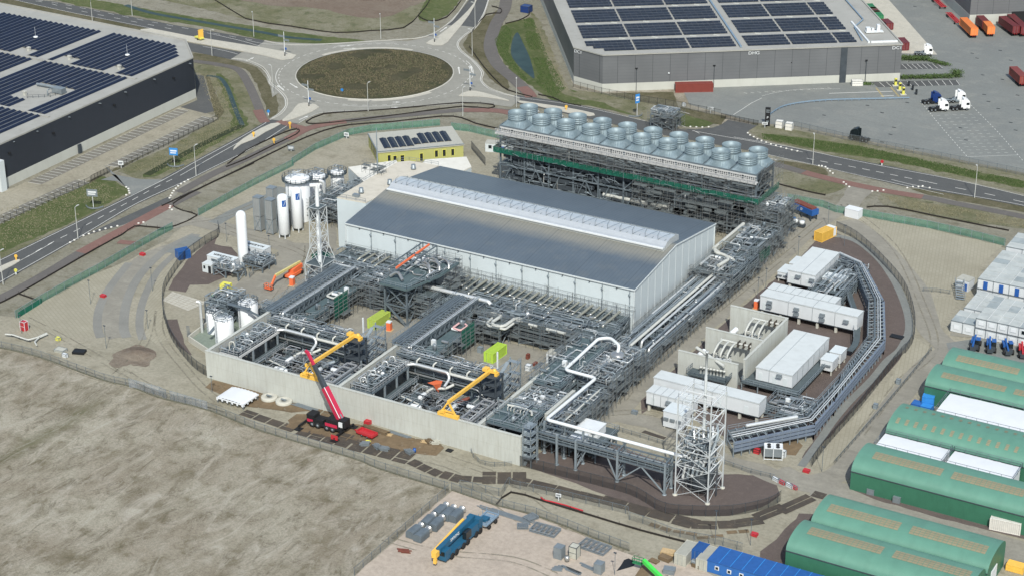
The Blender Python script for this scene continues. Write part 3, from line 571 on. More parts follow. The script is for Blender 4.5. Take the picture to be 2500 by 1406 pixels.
paint('blue',s(24,82,156),.45,.08);paint('bright_blue',s(20,126,200),.5,.1);paint('yellow',s(200,196,50),.6,.05);paint('lime',s(164,186,54),.55,.05,dirtamt=.2);paint('bright_lime',s(164,200,24),.5,.05,dirtamt=.15)
paint('green',s(28,120,70),.5,.08);paint('tyre',s(30,30,32),.85,.15);paint('rust',s(112,58,44),.8,.2);paint('timber',s(176,150,106),.85,.15,2)
t=thing('turbine_hall','large light grey hall with a dark two-slope roof in the middle of the plant','hall',(0,0,0))
L,WD,EH,RH,RY=-84.6,46.8,12.1,15.2,22.8
mb=MB();mb.poly([(L,0,0),(0,0,0),(0,0,EH-.25),(L,0,EH-.25)]);mb.build('long_wall','wall_panel_x',t);mb=MB();mb.poly([(0,WD,0),(L,WD,0),(L,WD,EH-.25),(0,WD,EH-.25)]);mb.build('long_wall','wall_panel_x',t)
mb=MB();mb.poly([(0,0,0),(0,WD,0),(0,WD,EH-.2),(0,RY,RH-.2),(0,0,EH-.2)]);mb.build('gable_wall','gable_panel',t);mb=MB();mb.poly([(L,0,0),(L,0,EH-.2),(L,RY,RH-.2),(L,WD,EH-.2),(L,WD,0)]);mb.build('gable_wall','gable_panel',t)
mb=MB()
for y0,z0,y1,z1 in((-.35,EH-.04,RY,RH),(RY,RH,WD+.35,EH-.04)):
 mb.add([(L-.1,y0,z0),(.25,y0,z0),(.25,y1,z1),(L-.1,y1,z1),(L-.1,y0,z0-.2),(.25,y0,z0-.2),(.25,y1,z1-.2),(L-.1,y1,z1-.2)],[(0,1,2,3),(7,6,5,4),(0,4,5,1),(1,5,6,2),(3,2,6,7),(0,3,7,4)])
mb.build('roof','roof_grey',t)
mb=MB();mb.beam((L,-.38,EH-.12),(.3,-.38,EH-.12),.12,.35);mb.beam((.32,-.3,EH-.1),(.32,RY,RH-.05),.12,.35);mb.beam((.32,RY,RH-.05),(.32,WD+.3,EH-.1),.12,.35);mb.beam((L,-.05,0),(L,-.05,EH-.3),.3);mb.beam((.03,-.03,0),(.03,-.03,EH-.3),.3);mb.beam((.03,WD,0),(.03,WD,EH-.3),.3)
mb.build('trim','panel_white',t)
mb=MB()
for i in range(1,12):
 mb.beam((.02,i*3.9,0),(.02,i*3.9,EH+(3.1*(1-abs(i*3.9-RY)/RY))-.35),.05,.18)
mb.build('gable_seam','panel_white',t)
for i in range(11):
 x=L+8+i*7.55
 p=MB();p.tube((x,-.18,0),(x,-.18,EH-.3),.11,8).beam((x-.3,-.2,EH-1.6),(x+.25,-.55,EH-1.9),.25,.35).beam((x,-.2,EH-4.6),(x+.1,-.5,EH-4.8),.2,.3);p.build('downpipe','steel_light',t)
 p=MB();p.box(x-3.6,x-3.3,-.6,-.35,EH-.55,EH-.4);p.build('flood_light','black',t)
mb=MB();x0,x1=-83.5,-1.2
n=46
prof=[(18.6,14.4),(18.4,15.4),(19.5,15.8),(20.6,16.5),(22.4,16.8),(25.2,16.7),(27.2,16.1),(27.4,14.6)]
vs=[]
for i in(0,1):
 x=(x0,x1)[i]
 for y,z in prof:vs.append((x,y,z))
m=len(prof);fs=[(j,m+j,m+j+1,j+1)for j in range(m-1)]+[tuple(range(m)),tuple(range(2*m-1,m-1,-1))]
mb.add(vs,fs);v=mb.build('ridge_vent','vent_sheet' if 'vent_sheet' in MATS else paint('vent_sheet',s(200,205,206),.3,.05,.6,metal=.5,dirtamt=.15),t)
fx=MB()
for i in range(n):
 x=x0+1.2+i*(x1-x0-2)/(n-1)
 fx.beam((x,20.7,16.6),(x+.1,26.8,16.4),.09,.22)
 if i%2==0:fx.path([(x,20.5,16.7),(x-.9,22.3,17.1),(x-1.6,24.8,16.9)],.05,4);fx.path([(x,20.5,16.7),(x+.8,22.3,17.1),(x+1.4,24.8,16.9)],.05,4)
fx.build('stay','galv',v)
mb=MB();mb.beam((x0,18.3,15.5),(x1,18.3,15.5),.5,.35);mb.build('gutter','white_paint',v)
def zx(c,x,y,z):return at(c,x,y,z)
t=thing('hall_annex','flat cream-roofed white block with scaffold rail at the left end of the large hall','annex',(-90,20,0))
AZ=14.4
def az(y):return 14.4-(y-9)*.053
fl=[(-93.4,8.9),(-84.64,9.6),(-84.64,46.4)]+[at('H',700,50,12.5)[:2],at('H',590,60,12.7)[:2]]
def slab(mb,off,z0=None):
 n=len(fl);v=[(x,y,az(y)+off[0]if z0 is None else z0)for x,y in fl]+[(x,y,az(y)+off[1])for x,y in fl]
 return mb.add(v,[tuple(range(n-1,-1,-1)),tuple(range(n,2*n))]+[(i,(i+1)%n,n+(i+1)%n,n+i)for i in range(n)])
slab(MB(),(0,-.3),0.0).build('wall','wall_panel_y',t);slab(MB(),(-.3,0)).build('roof','flat_roof',t)
MB().rail([(x,y,az(y))for x,y in(fl[2:]+fl[:2])],1.1,2.2).build('railing','galv',t)
for c in((242,355),(740,130),(515,275)):
 p=at('H',c[0],c[1],az(12 if c[0]<300 else 38 if c[0]>600 else 22));MB().lathe([(0,0),(.75,0),(.75,.5),(.62,.55),(.62,1.35),(.5,1.4),(0,1.3)],p,16).build('roof_vent','galv',t)
p=at('H',195,395,14.2);MB().box(p[0]-.9,p[0]+.9,p[1]-.6,p[1]+.6,14.0,15.0).build('roof_unit','galv',t)
AZ=13.1;p=at('H',400,175,AZ);t2=thing('antenna_mast','tall slim grey mast rising from the cream annex roof with scaffold round its foot','mast',p)
mb=MB();mb.lathe([(.25,0),(.2,5),(.16,9),(.1,13.5)],p,8)
for a in range(0,360,60):mb.beam((p[0],p[1],p[2]+1.5),(p[0]+1.3*math.cos(R_(a)),p[1]+1.3*math.sin(R_(a)),p[2]),.1)
mb.build('pole','steel_light',t2)
def scaf(mb,x0,x1,y0,y1,z0,z1,st=2.0,lift=2.0,t=.07,boards=True,brace=True,bm=1,skip=0.0,rnd=random):
 nx=max(1,round((x1-x0)/st));ny=max(1,round((y1-y0)/st))
 xs=[x0+(x1-x0)*i/nx for i in range(nx+1)];ys=[y0+(y1-y0)*i/ny for i in range(ny+1)]
 for i,x in enumerate(xs):
  for j,y in enumerate(ys):
   if 0<i<nx and 0<j<ny:continue
   mb.beam((x,y,z0),(x,y,z1+rnd.uniform(0,.9)),t)
 nl=max(1,int((z1-z0)/lift))
 for l in range(1,nl+1):
  z=z0+l*lift
  if z>z1+.1:break
  for y in(ys[0],ys[-1]):
   mb.beam((x0,y,z),(x1,y,z),t);mb.beam((x0,y,z+1),(x1,y,z+1),t*.8)
  for x in(xs[0],xs[-1]):mb.beam((x,y0,z),(x,y1,z),t);mb.beam((x,y0,z+1),(x,y1,z+1),t*.8)
  if boards:
   for i in range(nx):
    for j in range(ny):
     if rnd.random()<skip+(1-skip)*.45:continue
     if ny<=1 or nx<=1 or j in(0,ny-1)or i in(0,nx-1):mb.box(xs[i]+.05,xs[i+1]-.05,ys[j]+.1,ys[j+1]-.1,z+.04,z+.1,bm)
 if brace:
  for i in range(0,nx,2):
   for l in range(nl):
    z=z0+l*lift
    if rnd.random()<.7:mb.beam((xs[i],y0-.04,z),(xs[i+1],y0-.04,min(z1,z+lift)),t*.8)
 return mb
random.seed(21)
mb=MB();scaf(mb,p[0]-4.5,p[0]+2.0,p[1]-1.2,p[1]+1.2,AZ,AZ+2.2,1.2,1.1,.06);mb.build('scaffolding',['scaffold','scaffold_board'],t2)
t=thing('white_wedge_building','low white angular building behind the annex at its left corner','building',(-106,52,0))
a=[at('B',735,1200,6.2),at('B',930,1172,6.2),at('B',1080,1150,6.2),at('B',1010,1240,6.2),at('B',820,1330,3.0)]
a=[(-115.4,46.2),(-106.2,57.6),(-96,47.5),(-97,40),(-104.5,38.5)]
mb=MB();mb.prism(a,0,5.9);mb.build('wall','wall_panel_y',t)
mb=MB();mb.prism(a,5.9,6.2);mb.build('roof','flat_roof_white',t)
t=thing('white_sloped_building','low white block in front of the yellow office building','building',(-90,66,0))
a=[(-99.5,62.8),(-90.2,70.6),(-84.8,64.4),(-85.6,57),(-94,52.6),(-97.5,56)]
mb=MB();mb.prism(a,0,5.6);mb.build('wall','wall_panel_y',t);mb=MB();mb.prism(a,5.6,5.95);mb.build('roof','flat_roof_white',t)
paint('lime_wall',s(158,158,84),.7,.04,.4,dirtamt=.1);paint('roof_grey_flat',s(158,158,148),.85,.06);
k=newmat('solar',.22,0,.6)
def solar_mat(name,rz,pw,ph_,c=(13,19,34),line=(46,54,72)):
 k=newmat(name,.38,0,.3);br=k.n('ShaderNodeTexBrick',offset=0.0);br.inputs['Scale'].default_value=1;br.inputs['Brick Width'].default_value=pw;br.inputs['Row Height'].default_value=ph_;br.inputs['Mortar Size'].default_value=.035
 k.l(k.pos(1,1,1,rz),br.inputs['Vector']);br.inputs['Color1'].default_value=(*s(*c),1);br.inputs['Color2'].default_value=(*s(c[0]+5,c[1]+7,c[2]+10),1);br.inputs['Mortar'].default_value=(*s(*line),1);k.color(br.outputs[0])
solar_mat('solar_a',R_(44),1.0,1.7)
t=thing('office_building','yellow-green single storey building with solar panels on its flat roof','building',(-114,79,0))
A=Vector((-117.6,65.2,0));B=Vector((-98.9,83.2,0));Cc=Vector((-110.2,94.9,0));D=Vector((-128.9,76.9,0));u=(B-A).normalized();v=(D-A).normalized()
mb=MB();mb.prism([A,B,Cc,D],0,3.75);mb.build('wall','lime_wall',t);mb=MB()
mb.prism([A-u*.2-v*.2,B+u*.2-v*.2,Cc+u*.2+v*.2,D-u*.2+v*.2],3.75,4.1);rf=mb.build('roof','roof_grey_flat',t)
LN=(B-A).length
def rbox(mb,o,a0,a1,b0,b1,z0,z1,m=0):
 mb.prism([o+u*a0+v*b0,o+u*a1+v*b0,o+u*a1+v*b1,o+u*a0+v*b1],z0,z1,m)
for a0,wd,z0,z1 in((2.8,.9,.9,2.9),(4.5,1.0,0,2.5),(6.7,1.1,0,2.5),(12.6,.9,0,2.5),(17.2,.9,.8,3.0),(19.6,.9,.8,3.0),(22.2,.9,.8,3.0)):
 w_=MB();rbox(w_,A,a0,a0+wd,-.06,.1,z0+.1,z1-.1,0);wo_=w_.build('window' if z0 else 'door','dark_glass',t)
 f=MB();rbox(f,A,a0-.12,a0,-.1,.05,z0,z1);rbox(f,A,a0+wd,a0+wd+.12,-.1,.05,z0,z1);rbox(f,A,a0,a0+wd,-.1,.05,z1-.1,z1);f.build('frame','yellow',wo_)
for i in range(4):
 w_=MB();b0=3.2+i*2.4;w_.prism([A-u*.06+v*b0,A+u*.1+v*b0,A+u*.1+v*(b0+1.2),A-u*.06+v*(b0+1.2)],.9,2.9);w_.build('window','dark_glass',t)
for i in range(9):
 if i==4:b0,b1=3.2,9.0
 else:b0,b1=(2.2,12.6)if i<4 else(3.4,13.4)
 mb=MB();a0=2.3+i*2.35+(i>4)*0
 for j in range(int((b1-b0)/1.75)):
  o=A+u*a0+v*(b0+j*1.75)
  mb.add([tuple(o)[:2]+(4.2,),tuple(o+u*1.05)[:2]+(4.5,),tuple(o+u*1.05+v*1.7)[:2]+(4.5,),tuple(o+v*1.7)[:2]+(4.2,),tuple(o+u*2.1)[:2]+(4.2,),tuple(o+u*2.1+v*1.7)[:2]+(4.2,)],[(0,1,2,3),(1,4,5,2)])
 mb.build('solar_panel','solar_a',t)
mb=MB();rbox(mb,A,-.25,LN+.25,-.25,0,4.1,4.3);rbox(mb,A,-.25,0,0,16,4.1,4.3);mb.build('parapet','galv',rf)
def cabin(name,label,cat,cx,cy,lx,ly,h,rz,wall,roof,wins=(),door=None,z0=0.0,group=None):
 t=thing(name,label,cat,(cx,cy,z0),rz,group);o=Vector((0,0,0))
 MB().box(-lx/2,lx/2,-ly/2,ly/2,.05,h-.12).build('wall',wall,t,True);MB().box(-lx/2-.06,lx/2+.06,-ly/2-.06,ly/2+.06,h-.12,h).build('roof',roof,t,True)
 for a,w_ in wins:
  q=MB().box(a-w_/2,a+w_/2,-ly/2-.04,-ly/2+.05,h*.42,h*.78).build('window','dark_glass',t,True)
 if door:MB().box(door[0]-.45,door[0]+.45,-ly/2-.05,-ly/2+.05,.1,2.1).build('door',door[1],t,True)
 return t
p=at('B',1760,1090);cabin('site_cabin','white cabin with a blue door at the left foot of the fan deck','cabin',p[0]+2,p[1]+2,9,3,2.9,R_(18),'panel_white','roof_grey_flat',((-3,1.0),),(.9,'blue'))
ribbed('navy_wall',s(42,48,58),0,1.0,.5,.01,.05,contrast=.15)
ribbed('grey_wall_ribs',s(84,88,92),2,.9,.5,.01,.05,contrast=.2)
paint('plinth',s(172,174,166),.85,.05,.15,dirt=s(146,146,136),dirtamt=.4,fine=1.5)
paint('ware_roof',s(146,146,140),.85,.06,.1,dirt=s(116,112,104),dirtamt=.5,fine=.8)
def block(name,label,cat,base,h,ph_,wallm,roofm='ware_roof',par=.45):
 t=thing(name,label,cat,(base[0][0],base[0][1],0));n=len(base)
 MB().prism(base,0,ph_).build('plinth','plinth',t)
 cx=sum(p[0]for p in base)/n;cy=sum(p[1]for p in base)/n
 ins=[(p[0]+(cx-p[0])*.0008,p[1]+(cy-p[1])*.0008)for p in base];w_=MB().prism(ins,ph_,h-.05);w_.build('wall',wallm,t)
 MB().prism(ins,h-.05,h+.02).build('roof',roofm,t)
 return t
dL=Vector((-201.8+202.9,-3.5-86.9,0)).normalized()
e0=Vector((-202.9,86.9,0));e1=e0+dL*92;c2=Vector((-216.6,100.6,0));c3=Vector((-302,103.5,0))*1;c3=Vector((-420,104.5,0));e1b=Vector((-420,-5,0))
HW=13.4
LW=block('dark_warehouse','huge near-black warehouse with solar rows on its roof at the left edge','warehouse',[e0,c2,c3,e1b,e1],HW,3.0,'navy_wall')
mb=MB()
for a,b in((e1,e0),(e0,c2),(c2,c3)):
 mb.beam((a.x-.25,a.y,HW+.2),(b.x-.25,b.y,HW+.2),.4,.45)
mb.build('parapet','ware_roof',LW)
solar_mat('solar_b',0,1.7,1.0,(16,24,42),(50,60,82));solar_mat('solar_c',R_(31),1.7,1.0,(16,22,38),(58,64,82))
paint('solar_edge',s(112,122,134),.5,.1)
def solar_rows(parent,o,ux,uy,nrow,pitch,ln,z,mat,notch=None,name='solar_array'):
 """rows run along ux (length ln), stepped along uy; each row an east-west ridge of two tilted strips"""
 mb=MB()
 for i in range(nrow):
  a0,a1=(0,ln)if notch is None else notch(i)
  if a1-a0<1:continue
  segs=[(a0,a1)]if isinstance(a0,(int,float))else[]
  for(p0,p1)in segs:
   P0=o+uy*(i*pitch)+ux*p0;P1=o+uy*(i*pitch)+ux*p1;wd=pitch*.86
   f=lambda P,t,h:(P.x+uy.x*t*wd,P.y+uy.y*t*wd,z+h)
   mb.add([f(P0,0,.12),f(P1,0,.12),f(P1,.55,.5),f(P0,.55,.5),f(P0,1,.12),f(P1,1,.12)],[(0,1,2,3),(3,2,5,4)],0)
   mb.add([f(P0,.535,.505),f(P1,.535,.505),f(P1,.585,.505),f(P0,.585,.505)],[(0,1,2,3)],1)
 return mb.build(name,[mat,'solar_edge'],parent)
X=Vector((1,0,0));Y=Vector((0,1,0))
def rp(c,x,y):q=at(c,x,y,HW);return Vector((q[0],q[1],0))
def hole_fn(x0,pitch,holes,ln):
 def f(i):return(0,ln)
 return f
rows=[]
def blockrows(xa,xb,ya,yb,clip=None):
 mb=MB();pitch=2.35;y=ya
 x=xa
 while x+pitch*.9<xb:
  y0,y1=ya,yb
  if clip:y0,y1=clip(x,y0,y1)
  for(h0,h1,g0,g1)in HOLES:
   pass
  spans=[(y0,y1)]
  for(hx0,hx1,hy0,hy1)in HOLES:
   if hx0<x+pitch*.5<hx1:
    ns=[]
    for a,b in spans:
     if hy0>=b or hy1<=a:ns.append((a,b));continue
     if hy0>a:ns.append((a,hy0))
     if hy1<b:ns.append((hy1,b))
    spans=ns
  for a,b in spans:
   if b-a<1:continue
   for k in(0,1):
    pass
   w1=pitch*.9
   mb.add([(x,a,HW+.12),(x+w1*.5,a,HW+.55),(x+w1,a,HW+.12),(x,b,HW+.12),(x+w1*.5,b,HW+.55),(x+w1,b,HW+.12)],[(0,1,4,3),(1,2,5,4)],0)
   mb.add([(x+w1*.47,a,HW+.56),(x+w1*.53,a,HW+.56),(x+w1*.53,b,HW+.56),(x+w1*.47,b,HW+.56)],[(0,1,2,3)],1)
  x+=pitch
 return mb.build('solar_array',['solar_b','solar_edge'],LW)
paint('cont_pale',s(168,168,160),.6,.06)
HOLES=[(-258.5,-252.5,62,68.2),(-240,-234.6,62,68),(-219.6,-214,62,68),(-229.5,-214,29.5,44),(-227,-214,29.5,31.5),(-221,-214,22,29.5)]
def pitchrows(xa,xb,ya,yb,clip=None):return blockrows(xa,xb,ya,yb,clip)
pitchrows(-292,-247,62.7,94.2);pitchrows(-345,-295,62.7,94.2);pitchrows(-243.3,-206.8,62.4,94.5,lambda x,a,b:(a,b if x<-218 else b-(x+218)*1.05))
pitchrows(-243.3,-206.4,22,60.6);pitchrows(-292,-247,22,60.4);pitchrows(-345,-295,22,60.4);pitchrows(-243.3,-206,-1.5,20.6);pitchrows(-292,-247,-1.5,20.6)
def roofcube(t,x,y,sx,sy,h,z=HW,m='white_paint',name='roof_vent'):
 mb=MB();mb.box(x-sx/2,x+sx/2,y-sy/2,y+sy/2,z+.02,z+h*.7).box(x-sx/2-.1,x+sx/2+.1,y-sy/2-.1,y+sy/2+.1,z+h*.7,z+h);return mb.build(name,m,t)
for x,y in((-254.6,66.6),(-237,66.3),(-216.5,66.5),(-225.5,32.8)):roofcube(LW,x,y,.9,.8,1.4,HW,'cont_pale')
mb=MB();mb.path([(-228,41,HW+.8),(-218.5,41.5,HW+.8)],.45,8);mb.box(-219.5,-215.6,38.2,40.4,HW+.3,HW+1.9).path([(-219.2,39,HW+1.8),(-219.2,36,HW+1.8),(-219.2,36,HW+.1)],.2);mb.build('air_handler','galv',LW)
mb=MB();mb.rail([(-223,31,HW),(-217.5,35.2,HW),(-216.2,40.8,HW)],1.0,1.5);mb.build('railing','steel_dark',LW)
for x,y in((-262,78),(-222.8,78)):
 mb=MB();mb.lathe([(.8,0),(.7,.25),(0,.3)],(x,y,HW+.5),10).beam((x,y,HW+.5),(x,y,HW+4),.06);mb.build('roof_hatch','white_paint',LW)
mb=MB();mb.box(-330,-205.5,60.9,62.0,HW+.05,HW+.35);mb.box(-330,-205.5,20.8,21.8,HW+.05,HW+.35);mb.build('cable_tray_or_dark_fill','ware_roof',LW)
for yy in(76,46.5,18.5,-.5):
 f=lambda y:-201.8-(y+3.5)*(1.1/90.4)
 mb=MB();mb.box(f(yy)-.1,f(yy)+.55,yy-.35,yy+.35,HW-3.6,HW-3.2);mb.build('wall_lamp','black',LW)
for yy in(84,66,52,40,26,12,2):
 mb=MB();mb.box(-202.4,-201.6,yy-.2,yy+.2,HW-.9,HW-.7);mb.build('overflow_spout','galv',LW)
mb=MB();q=at('A',570,1098);mb.box(-202.6,-201.6,q[1]-.6,q[1]+.6,.1,2.9);mb.build('door','steel_dark',LW)
t=thing('white_portal','tall white corner portal standing against the dark warehouse at the left edge','portal',(-201.7,-5,0));MB().box(-202.2,-200.4,-6.4,-4.2,0,9.3).build('post','panel_white',t);MB().box(-202.2,-200.6,-16,-6.4,8.2,9.3).build('beam','panel_white',t)
U=Vector((.8124,.583,0));V=Vector((-.583,.8124,0));O=Vector((-89.9,156.4,0));HD=12.4
def uv(a,b,z=0):p=O+U*a+V*b;return Vector((p.x,p.y,z))
k=newmat('grey_wall',.5,.1,.4)
sp=k.n('ShaderNodeSeparateXYZ');k.l(k.pos(1,1,1,R_(-35.7)),sp.inputs[0])
sx_=k.ramp(k.math('ABSOLUTE',k.math('SUBTRACT',k.math('FRACT',k.math('MULTIPLY',sp.outputs[0],1/5.8)),.5)),.482,.49)
sz_=k.ramp(k.math('ABSOLUTE',k.math('SUBTRACT',k.math('FRACT',k.math('MULTIPLY',sp.outputs[2],1/1.05)),.5)),.42,.48)
c=k.mix(k.ramp(k.noise(.12,5),.3,.7),s(96,99,102),s(104,107,110));c=k.mix(k.math('MULTIPLY',sz_,.22),c,s(60,62,66));k.color(k.mix(k.math('MULTIPLY',sx_,.6),c,s(50,52,56)))
base=[uv(0,0),uv(99.8,0),uv(99.8,150),uv(-8.3,150),uv(-8.3,9.2)]
GW=block('grey_warehouse','huge mid-grey warehouse with white DHG lettering and solar rows on its roof','warehouse',base,HD,2.7,'grey_wall')
mb=MB()
bp=base+[base[0]]
for a,b in zip(bp,bp[1:]):mb.beam((a.x,a.y,HD+.15),(b.x,b.y,HD+.15),.5,.4)
mb.build('parapet','ware_roof',GW)
def uvrect(mb,a0,a1,b0,b1,z0,z1,m=0):mb.prism([uv(a0,b0),uv(a1,b0),uv(a1,b1),uv(a0,b1)],z0,z1,m)
mb=MB();uvrect(mb,79.2,81.4,-.12,.1,.1,HD-.05);mb.build('recess','steel_dark',GW)
solar_mat('solar_g',R_(-35.7),1.9,1.1,(30,37,47),(84,84,88))
mb_all=[]
for bi,(v0,v1)in enumerate(((4.4,15.9),(18.6,33.6),(36.2,51.2),(53.8,68.8),(71.4,86.4),(89,104))):
 for ci,(a0,a1)in enumerate(((-4,11.2),(11.9,29.5),(30.2,45),(49,63.2),(64,79),(79.8,85.6))):
  if ci==5 and bi>2:a1=92
  if ci==4 and bi>1:a1=79
  mb=MB();nr=int((v1-v0)/2.95)+(1 if bi==0 else 0);pit=(v1-v0)/nr
  for r in range(nr):
   s0=a0
   if bi==0 and ci==0:s0=[1.2,-2,-4,-4][min(r,3)]
   b=v0+r*pit
   for q0,q1,z0,z1 in((b,b+pit*.45,.15,.5),(b+pit*.45,b+pit*.9,.5,.15)):
    pts=[uv(s0,q0,HD+z0),uv(a1,q0,HD+z0),uv(a1,q1,HD+z1),uv(s0,q1,HD+z1)];mb.add(pts,[(0,1,2,3)],0)
   mb.add([uv(s0,b+pit*.43,HD+.52),uv(a1,b+pit*.43,HD+.52),uv(a1,b+pit*.49,HD+.52),uv(s0,b+pit*.49,HD+.52)],[(0,1,2,3)],1)
  mb.build('solar_array',['solar_g','solar_edge'],GW)
paint('pipe_bluegrey',s(112,136,156),.6)
mb=MB();mb.path([uv(46.3,3,HD+.4),uv(46.3,140,HD+.4)],.35,6);mb.path([uv(87.5,5,HD+.4),uv(88.8,20,HD+.4),uv(94,28,HD+.4),uv(94,110,HD+.4)],.25,6)
mb.build('cable_duct','pipe_bluegrey',GW)
for v0 in(17.2,34.9,52.5,70.1,87.7):
 for a in(0,9,20,33,41,55,70,84):
  q=uv(a,v0,HD+.02);MB().box(q.x-1.1,q.x+1.1,q.y-.35,q.y+.35,HD+.03,HD+.2).build('roof_hatch','plinth',GW)
mb=MB();uvrect(mb,90,99,3,3.5,HD,HD+.6);uvrect(mb,89,89.6,3,26,HD,HD+.6);mb.build('screen_wall','white_paint',GW)
mb=MB();uvrect(mb,91,97,13,15,HD+.3,HD+.6);uvrect(mb,91.2,92.6,13.2,15,HD+.6,HD+1.9);uvrect(mb,95,96,14,15.4,HD+.6,HD+2.6);uvrect(mb,93.2,94,14,15,HD+.6,HD+1.5);mb.build('roof_unit','white_paint',GW)
for a,txt in((-7.7,'DC1'),(50,'DHG'),(98.0,'DC1')):
 ang=R_(35.7)if a>0 else R_(-48)
 q=uv(a,-.12,HD-.95)if a>0 else Vector((0,0,0))
 if a<0:b0=uv(-8.3,9.2);b1=uv(0,0);d=(b1-b0).normalized();q=b0+d*1.9+Vector((d.y,-d.x,0))*.12;q.z=HD-.95;ang=math.atan2(d.y,d.x)
 text_obj(txt,1.5,'white_paint',GW,q,(R_(90),0,ang),sx=1.15)
mb=MB();q=uv(22,-.15,3.4);
for a in(22,):MB().box(q.x-.25,q.x+.25,q.y-.3,q.y,5.5,5.9).build('wall_camera','white_paint',GW)
b0=Vector((-8.2,285.2,0));ub=Vector((math.cos(R_(35.7)),math.sin(R_(35.7)),0));vb=Vector((-ub.y,ub.x,0))
TW=block('far_warehouse','dark grey warehouse corner cut off by the top right edge of the picture','warehouse',[b0,b0+ub*140,b0+ub*140+vb*120,b0+vb*120],12.0,3.9,'grey_wall')
q=b0+ub*15.5;mb=MB();mb.prism([q-vb*.15,q+ub*9-vb*.15,q+ub*9+vb*.1,q+vb*.1],.1,4.6);mb.build('loading_door','black',TW)
def wall(name,label,x0,x1,y0,y1,h,z0=0.0,g=None):
 mb=MB();mb.box(x0,x1,y0,y1,z0,h);mb.box(x0-.06,x1+.06,y0-.06,y1+.06,h,h+.12)
 o=mb.build(name,'board_concrete');tag(o,label,'wall',g);return o
k=newmat('board_concrete',.9,0,.15)
n1=k.noise(.12,5,.6);n2=k.noise(1.6,7,.75,k.pos(1,1,.12));c=k.mix(k.ramp(n1,.3,.7),s(176,180,174),s(166,169,163));c=k.mix(k.math('MULTIPLY',k.ramp(n2,.45,.72),.5),c,s(142,140,128))
c=k.mix(k.math('MULTIPLY',k.ramp(k.noise(.5,6,.7,k.pos(1,1,.3)),.55,.75),.25),c,s(148,146,134));br=k.n('ShaderNodeTexBrick',offset=0.0);br.inputs['Scale'].default_value=1;br.inputs['Brick Width'].default_value=2.7;br.inputs['Row Height'].default_value=3.4;br.inputs['Mortar Size'].default_value=.03
cmb=k.n('ShaderNodeCombineXYZ');sp=k.n('ShaderNodeSeparateXYZ');g_=k.n('ShaderNodeNewGeometry');k.l(g_.outputs['Position'],sp.inputs[0]);k.l(k.math('ADD',sp.outputs[0],sp.outputs[1]),cmb.inputs[0]);k.l(sp.outputs[2],cmb.inputs[1]);k.l(cmb.outputs[0],br.inputs['Vector'])
k.color(k.mix(k.math('MULTIPLY',br.outputs['Fac'],.25),c,s(110,108,98)));k.bump(n2,.03,.4)
wall('front_blast_wall','long high pale concrete wall along the front of the two pipework bays',-77,8,-70,-69.4,7.0)
wall('west_blast_wall','concrete side wall between the white tanks and the left pipework bay',-77,-76.3,-69.35,-45,6.9)
wall('middle_blast_wall','concrete wall standing between the two pipework bays',-39.9,-39.2,-69.35,-43,6.9)
wall('east_blast_wall','concrete wall on the right side of the right pipework bay',-3.3,-2.6,-69.35,-38,6.9)
wall('end_blast_wall','short concrete wall closing the right end of the long front wall',7.4,8.0,-69.35,-66,6.9)
wall('south_splitter_wall','pale concrete wall under the white elbow pipe beside the dark deck',7.2,7.9,-58,-45,6.9)
for x0,x1,y0,y1,h,lab in((20,35,12.8,13.3,7.0,'topmost crosswise concrete wall of the open transformer bays'),(34.6,35.1,-12.5,12.7,7.0,'long concrete spine wall behind both open transformer bays'),(19.9,34.5,-1.4,-.9,7.0,'middle crosswise concrete wall between the two transformer bays'),(19.4,34.5,-15.6,-15.1,7.0,'lowest crosswise concrete wall of the open transformer bays')):
 wall('transformer_bay_wall',lab,x0,x1 if x1>x0 else x0,y0,y1,h,0,'concrete walls of the transformer bays')
sheet('bay_slab',[(20,13),(34.8,13),(34.8,-12),(19.8,-15)],.12,'concrete_yard')
sheet('yard_inner_west',[(-68,-45),(-41,-45),(-41,-19.5),(-68,-19.5)],.07,'site_road');sheet('yard_inner_east',[(-34,-45),(-4,-45),(-4,-19),(-34,-19)],.072,'site_road')
sheet('pit_floor_west',[(-76.2,-69.3),(-40,-69.3),(-40,-46),(-76.2,-46)],.1,'concrete_yard');sheet('pit_floor_east',[(-39.1,-69.3),(-3.4,-69.3),(-3.4,-46),(-39.1,-46)],.1,'concrete_yard')
t=thing('air_cooler','long raised rack carrying two rows of round grey fan stacks behind the hall','cooler',(-37,73,0))
X0,X1,Y0,Y1,ZB=-77.1,2.4,67.8,79.6,19.0
NB=10;bw=(X1-X0)/NB;bd=(Y1-Y0)/2
